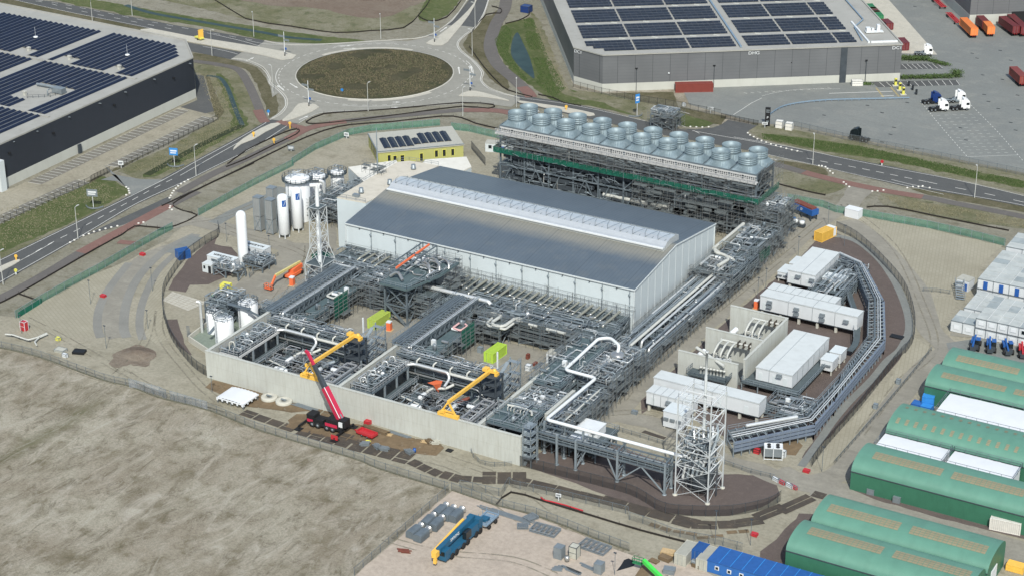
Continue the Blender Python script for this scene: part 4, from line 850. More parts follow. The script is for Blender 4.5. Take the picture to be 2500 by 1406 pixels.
def fan_stack(cx,cy):
 mb=MB();hb=1.5;n=28;vs=[];rr=2.6
 sq=[]
 for k_ in range(n):
  a=2*math.pi*k_/n;c_,s_=math.cos(a),math.sin(a);m_=max(abs(c_)/(bw/2-.15),abs(s_)/(bd/2-.12));sq.append((cx+c_/m_,cy+s_/m_,ZB))
 cor=[(cx+sx*(bw/2-.15),cy+sy*(bd/2-.12),ZB)for sx,sy in((1,1),(-1,1),(-1,-1),(1,-1))]
 vs=sq+[(cx+rr*math.cos(2*math.pi*k_/n),cy+rr*math.sin(2*math.pi*k_/n),ZB+hb)for k_ in range(n)]
 fs=[(k_,(k_+1)%n,n+(k_+1)%n,n+k_)for k_ in range(n)];mb.add(vs,fs)
 for j,cc in enumerate(cor):
  a=math.atan2(cc[1]-cy,cc[0]-cx)%(2*math.pi);k0=int(a/(2*math.pi/n));i0=len(mb.v);mb.add([cc,sq[k0],sq[(k0+1)%n]],[(0,1,2)])
 hood=mb.build('fan_hood','galv_hood',t)
 mb=MB();prof=[(rr+.02,hb-.1),(rr,hb+.1)]
 for z_ in(0.6,1.15,1.7):prof+=[(rr-.02*z_,hb+z_-.05),(rr+.03-.02*z_,hb+z_-.04),(rr+.03-.02*z_,hb+z_),(rr-.02*z_,hb+z_)]
 prof+=[(rr-.04,hb+2.15),(rr+.04,hb+2.25),(rr-.06,hb+2.25),(rr-.08,hb+.2)]
 mb.lathe(prof,(cx,cy,ZB),n)
 for a in(40,130,220,310):mb.beam((cx+rr*1.01*math.cos(R_(a)),cy+rr*1.01*math.sin(R_(a)),ZB+hb+.1),(cx+rr*1.01*math.cos(R_(a)),cy+rr*1.01*math.sin(R_(a)),ZB+hb+2.2),.07)
 sh=mb.build('fan_shroud','galv_hood',hood)
 mb=MB()
 for a in range(0,180,30):mb.beam((cx-2.3*math.cos(R_(a)),cy-2.3*math.sin(R_(a)),ZB+hb+.6),(cx+2.3*math.cos(R_(a)),cy+2.3*math.sin(R_(a)),ZB+hb+.6),.3,.06)
 mb.lathe([(.5,.4),(.5,.9),(0,1)],(cx,cy,ZB+hb),10);mb.build('fan','steel_dark',hood)
k=newmat('galv_hood',.5,.2,.4)
c=k.mix(k.ramp(k.noise(.4,6,.6),.3,.7),s(104,123,132),s(122,141,149));vo=k.n('ShaderNodeTexVoronoi');vo.inputs['Scale'].default_value=1.0;k.l(k.pos(.7,.7,1.2),vo.inputs['Vector'])
c=k.mix(k.math('MULTIPLY',k.ramp(vo.outputs['Distance'],.5,.2),.18),c,s(158,172,178));k.color(k.mix(k.math('MULTIPLY',k.ramp(k.noise(3,5,.7),.5,.75),.3),c,s(92,106,114)))
for i in range(NB):
 for j in range(2):fan_stack(X0+bw*(i+.5)+(.5 if j else 0),Y0+bd*(j+.5))
mb=MB()
for j,y in enumerate((Y0,Y0+bd,Y1)):mb.beam((X0,y,ZB-.15),(X1,y,ZB-.15),.25,.4)
for i in range(NB+1):mb.beam((X0+bw*i,Y0,ZB-.1),(X0+bw*i,Y1,ZB-.1),.22,.35);mb.beam((X0+bw*i,Y0+.3,ZB+.12),(X0+bw*i,Y1,ZB+.12),.12)
mb.build('top_frame','steel',t)
GY=Y0-1.2
mb=MB();mb.box(X0-1,X1+.6,GY,Y0,ZB-2.15,ZB-1.95);mb.beam((X0-1,GY,ZB-2.2),(X1+.6,GY,ZB-2.2),.16,.45)
mb.beam((X0-1,GY,ZB-.85),(X1+.6,GY,ZB-.85),.1);mb.beam((X0-1,GY,ZB-1.3),(X1+.6,GY,ZB-1.3),.08);
mb.box(X0,X1,Y0-.1,Y0+.1,ZB-.75,ZB-.2)
for i in range(int((X1-X0)/1.6)+1):mb.beam((X0+i*1.6,GY,ZB-2.2),(X0+i*1.6,GY,ZB-.85),.09)
for i in range(NB*2):
 x=X0+bw/2*(i+.08);mb.box(x,x+bw*.42,Y0-.02,Y0+.15,ZB-1.9,ZB-1.75);mb.box(x,x+bw*.42,Y0-.02,Y0+.15,ZB-.95,ZB-.8)
 for q in range(6):mb.box(x+q*.62,x+q*.62+.14,Y0,Y0+.12,ZB-1.8,ZB-.9)
mb.build('white_gallery','gallery_white',t)if 'gallery_white' in MATS else mb.build('white_gallery',paint('gallery_white',s(178,179,178),.5,.06,dirtamt=.3),t)
mb=MB()
for i in range(NB):
 x=X0+bw*(i+.5)
 for sx in(-1,1):mb.path([(x+sx*1.2,Y1+.3,ZB+.5),(x+sx*1.2,Y1+1.6,ZB+1.0),(x+sx*1.2,Y1+2.4,ZB+.2)],.12,6)
 mb.beam((x-1.2,Y1+1.6,ZB+1),(x+1.2,Y1+1.6,ZB+1),.15)
mb.beam((X0,Y1+2.2,ZB-.4),(X1,Y1+2.2,ZB-.4),.12)
mb.build('davit','gallery_white',t)
mb=MB();mb.box(X0,X1,Y0+.3,Y1,ZB-2.1,ZB-.5);mb.build('tube_bundle','steel_dark',t)
for i in range(NB+1):
 x=X0+bw*i
 for y in(Y0+.2,Y1-.2):MB().beam((x,y,0),(x,y,ZB-.2),.42).build('column','steel',t)
mb=MB()
for i in range(NB):
 x=X0+bw*i
 for y in(Y0+.1,Y1-.1):
  mb.beam((x,y,ZB-2.2),(x+bw*.5,y,ZB-4.6),.2);mb.beam((x+bw,y,ZB-2.2),(x+bw*.5,y,ZB-4.6),.2);mb.beam((x,y,ZB-4.7),(x+bw,y,ZB-4.7),.3,.35)
  mb.beam((x,y,11.2),(x+bw,y,11.2),.3,.4);mb.beam((x,y,7.0),(x+bw,y,7.0),.3,.4)
  if i%2:mb.beam((x,y,7),(x+bw*.5,y,11),.28);mb.beam((x+bw*.5,y,11),(x+bw,y,7),.28)
  mb.beam((x+.3,y,.2),(x+bw*.45,y,7),.25);
  if i%2:mb.beam((x+bw*.5,y,7),(x+bw*.95,y,.2),.28)
 for z in(14.3,11.2,7.0):mb.beam((x,Y0,z),(x,Y1,z),.25,.35)
 for q in range(4):mb.beam((x+bw*q/4,Y0,7.25),(x+bw*q/4,Y1,7.25),.18,.2);mb.beam((x+bw*q/4,Y0,2.6),(x+bw*q/4,Y1,2.6),.22,.25)
for y in(Y0,Y1):mb.beam((X0,y,2.6),(X1,y,2.6),.3,.35)
for z in(7,11.2,14.3):mb.beam((X1,Y0,z),(X1,Y1,z),.3,.4)
mb.beam((X1,Y0,7),(X1,Y1,11.2),.25);mb.beam((X1,Y0,11.2),(X1,Y1,14.3),.25);mb.beam((X1,Y1,11.2),(X1,Y0,14.3),.25);mb.beam((X1,Y0,14.3),(X1,Y0+bd,ZB-.4),.2);mb.beam((X1,Y1,14.3),(X1,Y0+bd,ZB-.4),.2)
mb.build('brace','steel',t)
for i in range(NB):
 x=X0+bw*(i+.5)
 mb=MB();mb.path([(x-3.2,Y0+1,15.8),(x+3.2,Y0+1,15.8)],.3,8).path([(x-2,Y0-.2,16.2),(x-1.2,Y0-.2,15.3),(x+1.2,Y0-.2,15.3),(x+2,Y0-.2,16.2)],.15,6).box(x-1.8,x+1.8,Y0-.2,Y0+1.5,14.6,15.0);mb.box(x-3.4,x-1.9,Y0+.4,Y0+1.3,14.9,16.1).lathe([(0,-.1),(1.1,0),(1.2,.9),(0,1.1)],(x+1,Y0+2.2,15.0),10)
 mb.build('motor_bridge','galv',t)
mb=MB();R=random.Random(12)
for z in(.3,2.9,4.8,7.6,9.4,11.4,13.0,14.5):
 for k_ in range(5):y=Y0+1+k_*2.3;x=X0+R.random()*4;
 for k_ in range(6):
  y=Y0+.8+k_*1.95;x=X0+R.random()*5
  while x<X1-2:
   l_=R.uniform(4,13);mb.box(x,min(X1-.5,x+l_),y-.45,y+.4,z,z+R.uniform(.6,1.5));x+=l_+R.uniform(.4,2.5)
mb.build('dark_infill','steel_dark',t)  # dark boxes added so the cooler's interior reads as shaded
mb=MB();mb.box(X0-1.4,X1+1.3,Y0-1.4,Y0-.1,11.0,11.12);mb.box(X1+.2,X1+1.4,Y0-.1,Y1+1.3,11.0,11.12);mb.box(X0,X1,Y0+.5,Y1-.5,13.9,14.0);mb.box(X0,X1,Y0+.6,Y0+3,7.3,7.4);mb.box(X0+40,X1,Y0+3,Y1-2,4.4,4.5);mb.build('walkway','grating',t)
mb=MB();mb.box(X0-1.5,X1+1.35,Y0-1.47,Y0-1.4,11.12,12.7);mb.box(X0-1.55,X0-1.48,Y0-1.4,Y0+3,11.12,12.7);mb.build('safety_net','green_net',t)
mb=MB();mb.box(X1+1.36,X1+1.42,Y0-1.4,Y1+1.2,11.12,12.9);mb.box(X0-2.8,X0-1.5,Y1,Y1+.1,11,14.8);mb.build('mesh_screen','green_net_thin',t)
mb=MB();mb.rail([(X0-1.4,Y0-1.36,11.1),(X1+1.3,Y0-1.36,11.1),(X1+1.3,Y1+1.2,11.1)],1.7,1.9);mb.rail([(X0-1,GY,ZB-2)]+[(X0-1,Y1,ZB-2)],1.1,2);mb.build('railing','scaffold',t)
random.seed(8)
for z,r,y,m_ in((12.0,.35,Y0+1.2,'lagging'),(12.4,.22,Y0+2.2,'steel_light'),(13.2,.28,Y0+.4,'stainless'),(9.2,.3,Y0+1.5,'steel_light'),(8.2,.22,Y0+2.6,'steel'),(5.3,.4,Y0+4,'steel_light'),(5.0,.25,Y0+2.8,'stainless'),(3.4,.3,Y0+.8,'steel_light')):
 MB().tube((X0+2,y,z),(X1-1,y,z),r,8).build('header_pipe',m_,t)
MB().tube((-44,Y0+.9,3.9),(-24,Y0+.9,3.9),.62,12).build('white_header_pipe','cream_pipe',t)
for i in range(36):
 x=random.uniform(X0+2,X1-2);y=Y0+random.uniform(.2,1.5);z0=random.choice((7.2,2.8,11.2));z1=z0+random.uniform(1.5,4)
 MB().path([(x,y+2,z1),(x,y,z1),(x,y,z0),(x+random.choice((-1,1))*random.uniform(1,3),y,z0)],random.uniform(.1,.2),6).build('branch_pipe',random.choice(('steel_light','stainless','lagging','steel')),t)
sb=MB();R=random.Random(5)
for i in range(520):
 x=R.uniform(X0,X1);z=R.choice((2.9,5,7.4,9,11.2,12.6,14.2,15.6));y=Y0-R.uniform(.1,2.2);l_=R.uniform(.6,3)
 if R.random()<.5:sb.beam((x,y,z),(x,y,z+R.uniform(.8,2)),.07)
 else:sb.beam((x,y,z+R.random()),(x+l_,y,z+R.random()),.1)
sb.build('fixings','steel_light',t,kind='stuff');sb=MB();random.seed(4)
scaf(sb,-77,2.6,Y0-2.6,Y0-1.5,12.5,17.0,2.1,1.9,.06,True,True,1,.3)
scaf(sb,-33,3.5,Y0-3.2,Y0-1.6,0,11,2.2,2.1,.07,True,True,1,.35);scaf(sb,3.3,4.8,Y0-1,Y1+1,0,10.8,2,2.1,.07);scaf(sb,2.9,4.2,Y0+2,Y1+2.6,12.9,19.8,2,2,.06,False)
scaf(sb,-60,-34,Y0-2.4,Y0-1.6,13,15.5,2.2,2,.05,True)
sb.build('scaffolding',['scaffold','scaffold_board'],t)
for i in range(11):
 x=random.uniform(-30,0);z=random.choice((2.5,4.6,6.8,8.8));MB().box(x,x+random.uniform(2.5,5),Y0-2.9,Y0-1.9,z,z+.9).build('cladding_stack','scaffold_board',t)
def atY(c,x,y,Yv):
 a=CRP[c];d=CR_*((a[0]+x/a[2]-1250)/FPX)+CD_*((a[1]+y/a[2]-703)/FPX)+CF_;p=CP+d*((Yv-CP[1])/d[1]);return p
def atX(c,x,y,Xv):
 a=CRP[c];d=CR_*((a[0]+x/a[2]-1250)/FPX)+CD_*((a[1]+y/a[2]-703)/FPX)+CF_;p=CP+d*((Xv-CP[0])/d[0]);return p
PM=('steel_light','stainless','lagging','steel','galv','steel_light')
def tiles(mb,x0,x1,y0,y1,z,st=2.0,p=.8,th=.08,rnd=random):
 nx=max(1,round((x1-x0)/st));ny=max(1,round((y1-y0)/st));dx=(x1-x0)/nx;dy=(y1-y0)/ny
 for i in range(nx):
  j=0
  while j<ny:
   if rnd.random()<p:
    k=j
    while k+1<ny and rnd.random()<p:k+=1
    mb.box(x0+i*dx+.03,x0+(i+1)*dx-.03,y0+j*dy,y0+(k+1)*dy,z-th,z);j=k+1
   j+=1
 return mb
def rack(name,label,x0,x1,y0,y1,zs,bx,by,cat='pipe rack',fill=.8,along='x',npipes=8,rails=True,scaf_sides='',nets=(),jumble=0,colm='steel',pz=.5,seed=1,deckm='grating',brace=True,eq=0,group=None,z_base=0):
 R=random.Random(seed);t=thing(name,label,cat,((x0+x1)/2,(y0+y1)/2,z_base),0,group);top=zs[-1]
 nx=max(1,round((x1-x0)/bx));ny=max(1,round((y1-y0)/by));xs=[x0+(x1-x0)*i/nx for i in range(nx+1)];ys=[y0+(y1-y0)*j/ny for j in range(ny+1)]
 for x in xs:
  for y in ys:MB().beam((x,y,z_base),(x,y,top-.12),.3,.3).build('column',colm,t)
 mb=MB()
 for z in zs:
  for y in ys:mb.beam((x0,y,z-.25),(x1,y,z-.25),.22,.32)
  for x in xs:mb.beam((x,y0,z-.26),(x,y1,z-.26),.2,.3)
  if along=='x':
   n=max(1,int((x1-x0)/1.9))
   for i in range(n+1):mb.beam((x0+(x1-x0)*i/n,y0,z-.2),(x0+(x1-x0)*i/n,y1,z-.2),.12,.18)
  else:
   n=max(1,int((y1-y0)/1.9))
   for i in range(n+1):mb.beam((x0,y0+(y1-y0)*i/n,z-.2),(x1,y0+(y1-y0)*i/n,z-.2),.12,.18)
 mb.build('beam_frame','steel',t)
 if brace:
  mb=MB();zl=[z_base]+list(zs)
  for a,b in zip(zl,zl[1:]):
   for i in range(nx):
    if R.random()<.6:
     mb.beam((xs[i],y0,a+.1),(xs[i+1],y0,b-.3),.14);
     if R.random()<.5:mb.beam((xs[i+1],y0,a+.1),(xs[i],y0,b-.3),.14)
   for j in range(ny):
    if R.random()<.6:mb.beam((x1,ys[j],a+.1),(x1,ys[j+1],b-.3),.14)
  if mb.v:mb.build('brace','steel_light',t)
 for z in zs:
  mb=tiles(MB(),x0,x1,y0,y1,z,1.9,fill if z==top else min(1,fill+.1),.07,R)
  if mb.v:mb.build('deck',deckm,t)
 mb=MB();zz=[z_base+.2]+list(zs[:-1])
 for z in zz:
  hgt=1.5 if z==z_base+.2 else 1.2
  if along=='x':
   for k_ in range(max(2,int((y1-y0)/1.3))):
    y=y0+.5+k_*1.3+R.uniform(-.2,.2);a=x0+R.random()*(x1-x0)*.25;b=x1-R.random()*(x1-x0)*.25;mb.box(a,b,y-.35,y+.3,z+.15,z+R.uniform(.4,hgt))
  else:
   for k_ in range(max(2,int((x1-x0)/1.3))):
    x=x0+.5+k_*1.3+R.uniform(-.2,.2);a=y0+R.random()*(y1-y0)*.25;b=y1-R.random()*(y1-y0)*.25;mb.box(x-.35,x+.3,a,b,z+.15,z+R.uniform(.4,hgt))
 if top>2.7:mb.build('cable_tray_or_dark_fill','steel_dark',t)  # solid dark boxes added, standing in for the shaded rack interior
 if rails:
  mb=MB();mb.rail([(x0,y0,top),(x1,y0,top),(x1,y1,top),(x0,y1,top)],1.1,1.7,closed=True)
  for z in zs[:-1]:mb.rail([(x0,y0,z),(x1,y0,z),(x1,y1,z)],1.1,2.2)
  mb.build('railing','steel_light',t)
 for i in range(npipes):
  z=R.choice(zs)+R.uniform(.2,.9)*pz+.1;r=R.choice((.09,.12,.16,.22,.3));m_=R.choice(PM)
  if along=='x':
   y=R.uniform(y0+.3,y1-.3);a=R.uniform(x0,x0+(x1-x0)*.45);b=R.uniform(a+(x1-x0)*.35,x1)
   pts=[(a,y,z),(b,y,z)]
   if R.random()<.5:pts=[(a,y,z-R.uniform(.5,1.5))]+pts
   if R.random()<.6:pts.append((b,y+R.choice((-1,1))*R.uniform(.6,2),z))
  else:
   x=R.uniform(x0+.3,x1-.3);a=R.uniform(y0,y0+(y1-y0)*.45);b=R.uniform(a+(y1-y0)*.35,y1)
   pts=[(x,a,z),(x,b,z)]
   if R.random()<.5:pts=[(x,a,z-R.uniform(.5,1.5))]+pts
   if R.random()<.6:pts.append((x+R.choice((-1,1))*R.uniform(.6,2),b,z))
  MB().path(pts,r,7).build('pipe',m_,t)
 for i in range(int(jumble*1.7)):jpipe(R,t,x0,x1,y0,y1,top,top+1.5,(.05,.08,.11,.15))
 mb=MB()
 for i in range(int((x1-x0)*(y1-y0)*.35)):x=R.uniform(x0,x1);y=R.uniform(y0,y1);z=R.choice(zs);mb.beam((x,y,z),(x,y,z+R.uniform(.8,2.4)),.06)
 for i in range(int((x1-x0)*(y1-y0)*.25)):x=R.uniform(x0,x1);y=R.uniform(y0,y1);l_=R.uniform(.8,3);d=R.random()<.5;z=R.choice(zs)+R.uniform(.1,1.3);mb.beam((x,y,z),(min(x1,x+l_)if d else x,y if d else min(y1,y+l_),z),.1)
 if mb.v:mb.build('fixings','steel_light',t,kind='stuff')
 for i in range(eq):equip(R,t,R.uniform(x0+1,x1-1),R.uniform(y0+.8,y1-.8),R.choice(zs))
 if scaf_sides:
  mb=MB();W_=1.2
  if 'S' in scaf_sides:scaf(mb,x0-.5,x1+.5,y0-W_-.2,y0-.2,z_base,top+1.2,2.1,2.0,.06,True,True,1,.45,R)
  if 'N' in scaf_sides:scaf(mb,x0-.5,x1+.5,y1+.2,y1+W_+.2,z_base,top+1.2,2.1,2.0,.06,True,True,1,.45,R)
  if 'E' in scaf_sides:scaf(mb,x1+.2,x1+.2+W_,y0-.5,y1+.5,z_base,top+1.2,2.1,2.0,.06,True,True,1,.45,R)
  if 'W' in scaf_sides:scaf(mb,x0-.2-W_,x0-.2,y0-.5,y1+.5,z_base,top+1.2,2.1,2.0,.06,True,True,1,.45,R)
  mb.build('scaffolding',['scaffold','scaffold_board'],t)
 return t
def jpipe(R,t,x0,x1,y0,y1,z0,z1,rr=(.07,.1,.14,.2),mats=PM,name='pipe'):
 p=[R.uniform(x0,x1),R.uniform(y0,y1),R.uniform(z0,z1)];pts=[tuple(p)];ax=R.randrange(3)
 for _ in range(R.randint(2,5)):
  ax=R.choice([a for a in range(3)if a!=ax]);lim=((x0,x1),(y0,y1),(z0,z1))[ax];L=R.uniform(.8,4.5)if ax<2 else R.uniform(.6,2)
  p[ax]=max(lim[0],min(lim[1],p[ax]+R.choice((-1,1))*L));
  if(Vector(p)-Vector(pts[-1])).length>.3:pts.append(tuple(p))
 if len(pts)>1:MB().path(pts,R.choice(rr),6).build(name,R.choice(mats),t)
def equip(R,t,x,y,z):
 k=R.randrange(4);m_=R.choice(('galv','steel_light','white_paint','steel','stainless'))
 mb=MB()
 if k==0:mb.box(x-.5,x+.5,y-.4,y+.4,z,z+R.uniform(.8,1.6));nm='junction_box'
 elif k==1:mb.lathe([(0,0),(.45,.02),(.45,1.2),(.3,1.5),(0,1.6)],(x,y,z),10);nm='drum'
 elif k==2:mb.lathe([(.1,0),(.1,.8),(.32,.85),(.32,.95),(.05,1.0),(.05,1.5),(.25,1.5),(.25,1.56),(0,1.57)],(x,y,z),8);nm='valve'
 else:mb.path([(x-.9,y,z+.6),(x+.9,y,z+.6)],.35,10);nm='filter'
 mb.build(nm,m_,t)
def front_rack():
 t=rack('hall_pipe_rack','long grey rack at the hall foot with a comb of silver pipe stubs',-48,-.5,-9.8,-1.2,[2.6,5.0],7.6,4.3,fill=.92,npipes=18,jumble=0,seed=5,scaf_sides='',eq=6)
 R=random.Random(2)
 for g_ in range(6):
  xg=-46.4+g_*7.55
  for dx,ln,r in((0,4.6,.27),(1.75,5.6,.24),(3.6,6.4,.22),(5.5,8.6,.34)):
   x=xg+dx;e=-1.6-ln
   MB().path([(x,-1.4,5.9),(x,e,5.9),(x,e-.4,5.3),(x,e-.4,4.4)]if dx==5.5 else[(x,-1.4,5.9),(x,e,5.9),(x-.1,e-.2,5.9),(x-.9,e-.2,5.4)],r,9,bend=.5).build('steam_pipe','pipe_taupe',t)
   MB().lathe([(r*1.1,0),(r*1.1,.35),(0,.36)],(x,e-.05,5.9-.1),9).build('elbow_cap','stainless',t)
 mb=MB();scaf(mb,-48,.5,-1.2,-.25,4.6,6.6,2.0,1.9,.05,False,False,1,.3,R);
 for i in range(30):x=R.uniform(-48,0);mb.beam((x,-.6,5),(x,-.6,7.2+R.random()*1.2),.05)
 mb.build('scaffolding',['scaffold','scaffold_board'],t)
paint('pipe_taupe',s(150,150,138),.38,.08,.8,metal=.5,dirtamt=.2)
front_rack()
rack('stepped_pipe_rack','three level grey rack between the comb of silver pipes and the right yard',-33.5,1.5,-18.3,-10.2,[2.2,4.2,5.7],5.8,4.0,fill=.86,npipes=26,jumble=46,seed=7,scaf_sides='S',eq=16)
rack('stepped_pipe_rack','three level grey pipe rack behind the left bay yard and its lime container',-70,-46.5,-19.8,-10.2,[2.2,4.2,6.3],5.8,4.8,fill=.86,npipes=22,jumble=34,seed=8,scaf_sides='S',eq=10)
rack('middle_pipe_rack','low grey rack between the lattice tower platform and the second pipe bridge',-46,-34.2,-19.2,-10.2,[2.4,4.5],5.8,4.5,fill=.9,npipes=14,jumble=18,seed=9,scaf_sides='S',eq=6)
t=rack('west_pipe_rack','pipe rack with four silver pipe stubs at the left foot of the hall',-84,-62.5,-9.8,-1.0,[2.6,5.2],5.4,4.4,fill=.8,npipes=14,jumble=26,seed=10,scaf_sides='N',eq=8)
for i,dx in enumerate((0,1.9,4.2,6.1)):
 x=-76.2+dx;MB().path([(x,-1.6,6.2),(x,-6-.5*i,6.2),(x-.6,-6.6-.5*i,5.6)],.28,9,bend=.4).build('steam_pipe','pipe_taupe',t)
t=rack('loop_platform','square grey platform carrying a white U-shaped pipe loop',-34.2,-24.5,-23.2,-18.8,[3.6,5.2],4.8,4.4,fill=1.0,npipes=5,seed=12,scaf_sides='S')
lp=[at('K',*p_,6.2)for p_ in((380,480),(440,480),(485,510),(390,575),(420,605),(510,610),(620,530),(680,545))];MB().path(lp,.42,10,bend=.9).build('pipe_loop','cream_pipe',t)
lp=[at('K',*p_,5.8)for p_ in((380,495),(430,500),(345,580),(360,605),(520,640),(630,560),(690,560))];MB().path(lp,.3,10,bend=.7).build('pipe_loop','cream_pipe',t)
t=thing('white_transfer_pipe','thick silver-white pipe running along the top of the rack in front of the hall','pipe',(-40,-13,0));p0,p1=at('H',775,1225,7.2),at('H',1445,1395,7.2)
MB().path([(p0[0]-.6,p0[1],6.4),(p0[0],p0[1],7.2),(p1[0],p0[1],7.2),(p1[0]+.8,p0[1],6.4)],.5,12,bend=.6).build('pipe','lagging',t)
mb=MB()
for i in range(6):x=p0[0]+2+i*5;mb.beam((x,p0[1],5.2),(x,p0[1],6.8),.2)
mb.build('support','steel',t)
for nm,a,b,z,r,lab in(('cream_pipe',(745,590),(830,605),6.0,.34,'short cream pipe lying on the rack between grey platforms'),('cream_pipe',(915,635),(1095,680),6.0,.34,'cream pipe on the rack beside the yellow sign on the deck'),('cream_pipe',(1205,705),(1275,725),6.0,.3,'short cream pipe near the right end of the stepped rack')):
 q0,q1=at('K',*a,z),at('K',*b,z);o=MB().tube(q0,(q1[0],q0[1],z),r,10).box(q0[0]+.6,q0[0]+.8,q0[1]-.2,q0[1]+.2,z-.8,z).build('cream_pipe','cream_pipe');tag(o,lab,'pipe')
t=thing('pipe_tower','tall braced steel tower with a raised platform of bent silver pipes and an orange beam','tower',(-52,-17,0))
cx=[-57.2,-50.8];cy=[-23.4,-17,-10]
for x in cx:
 for y in cy:MB().beam((x,y,0),(x,y,10.5),.4).build('column','steel',t)
mb=MB()
for z0,z1 in((0,4.8),(4.8,9.8)):
 for y in cy:mb.beam((cx[0],y,z0+.2),(cx[1],y,z1),.22);mb.beam((cx[1],y,z0+.2),(cx[0],y,z1),.22);mb.beam((cx[0],y,z1),(cx[1],y,z1),.3)
 for x in cx:
  for a,b in((0,1),(1,2)):mb.beam((x,cy[a],z0+.2),(x,cy[b],z1),.22);mb.beam((x,cy[b],z0+.2),(x,cy[a],z1),.2);mb.beam((x,cy[a],z1),(x,cy[b],z1),.3)
mb.beam((-50.8,-24,0),(-57,-23.4,4.6),.25)
mb.build('brace','steel',t)
mb=MB();tiles(mb,-60.5,-47.2,-13.5,-4.5,10.6,2,.97,.3);tiles(mb,-58,-50,-24.5,-13.5,10.6,2,.95,.3);tiles(mb,-50,-47.5,-18,-13.5,10.6,2,1,.3);mb.beam((-60.5,-13.6,10.4),(-47.2,-13.6,10.4),.4,.5);mb.beam((-50,-24.5,10.4),(-47.2,-13.5,10.4),.3,.6);mb.beam((-58,-24.5,10.4),(-50,-24.5,10.4),.3,.6);mb.beam((-47.2,-13.5,10.4),(-47.2,-4.5,10.4),.4,.6);mb.build('platform','deck_teal',t)
mb=MB();mb.rail([(-58,-24.5,10.6),(-50,-24.5,10.6),(-47.4,-13.6,10.6),(-47.2,-4.5,10.6),(-60.5,-4.5,10.6),(-60.5,-13.5,10.6),(-58,-13.5,10.6)],1.1,1.6,closed=True);mb.build('railing','steel_light',t)
mb=MB()
for x in(-57.2,-53.0):
 for y in(-12.8,-5.5):mb.beam((x,y,10.6),(x,y,14.4),.22)
 mb.beam((x,-20.4,14.2),(x,-5.5,14.4),.22,.3)
for y in(-12.8,-5.5):mb.beam((-57.2,y,14.4),(-53,y,14.4),.22)
for z in(12,13.2):mb.beam((-53,-12.8,z),(-53,-5.5,z),.1)
mb.build('lifting_frame','steel',t);MB().beam((-55.1,-21.2,13.9),(-55.1,-5.8,14.35),.35,.45).build('hoist_beam','orange',t)
for i,(x,y)in enumerate(((-51.5,-9),(-50.2,-10.5),(-49.0,-8),(-52.2,-12),(-51.2,-13.5))):
 MB().path([(x-2.6,y+1,11.6),(x-.5,y+.4,12.3),(x+1.4,y-.6,12.1),(x+1.8,y-1.4,10.8)],.32,10,bend=.7).build('steam_pipe','stainless',t)
MB().path([(-57,-21,11.2),(-55,-20.6,12.8),(-52.8,-22,11.4)],.4,10,bend=1.2).build('steam_pipe','stainless',t)
R=random.Random(77)
for i in range(34):jpipe(R,t,-59.5,-48,-22,-5.5,10.8,12.0)
for i in range(22):jpipe(R,t,-57,-50.9,-23,-11,4.9,9.6)
for i in range(8):equip(R,t,R.uniform(-58,-49),R.uniform(-13,-6),10.6)
mb=MB();scaf(mb,-60.6,-47,-4.4,-3.2,5,11.8,2,2,.06,True,True,1,.5,R);scaf(mb,-46.9,-43.5,-12,-5,5.2,9.4,1.8,2,.06,True,True,1,.3,R);mb.build('scaffolding',['scaffold','scaffold_board'],t)
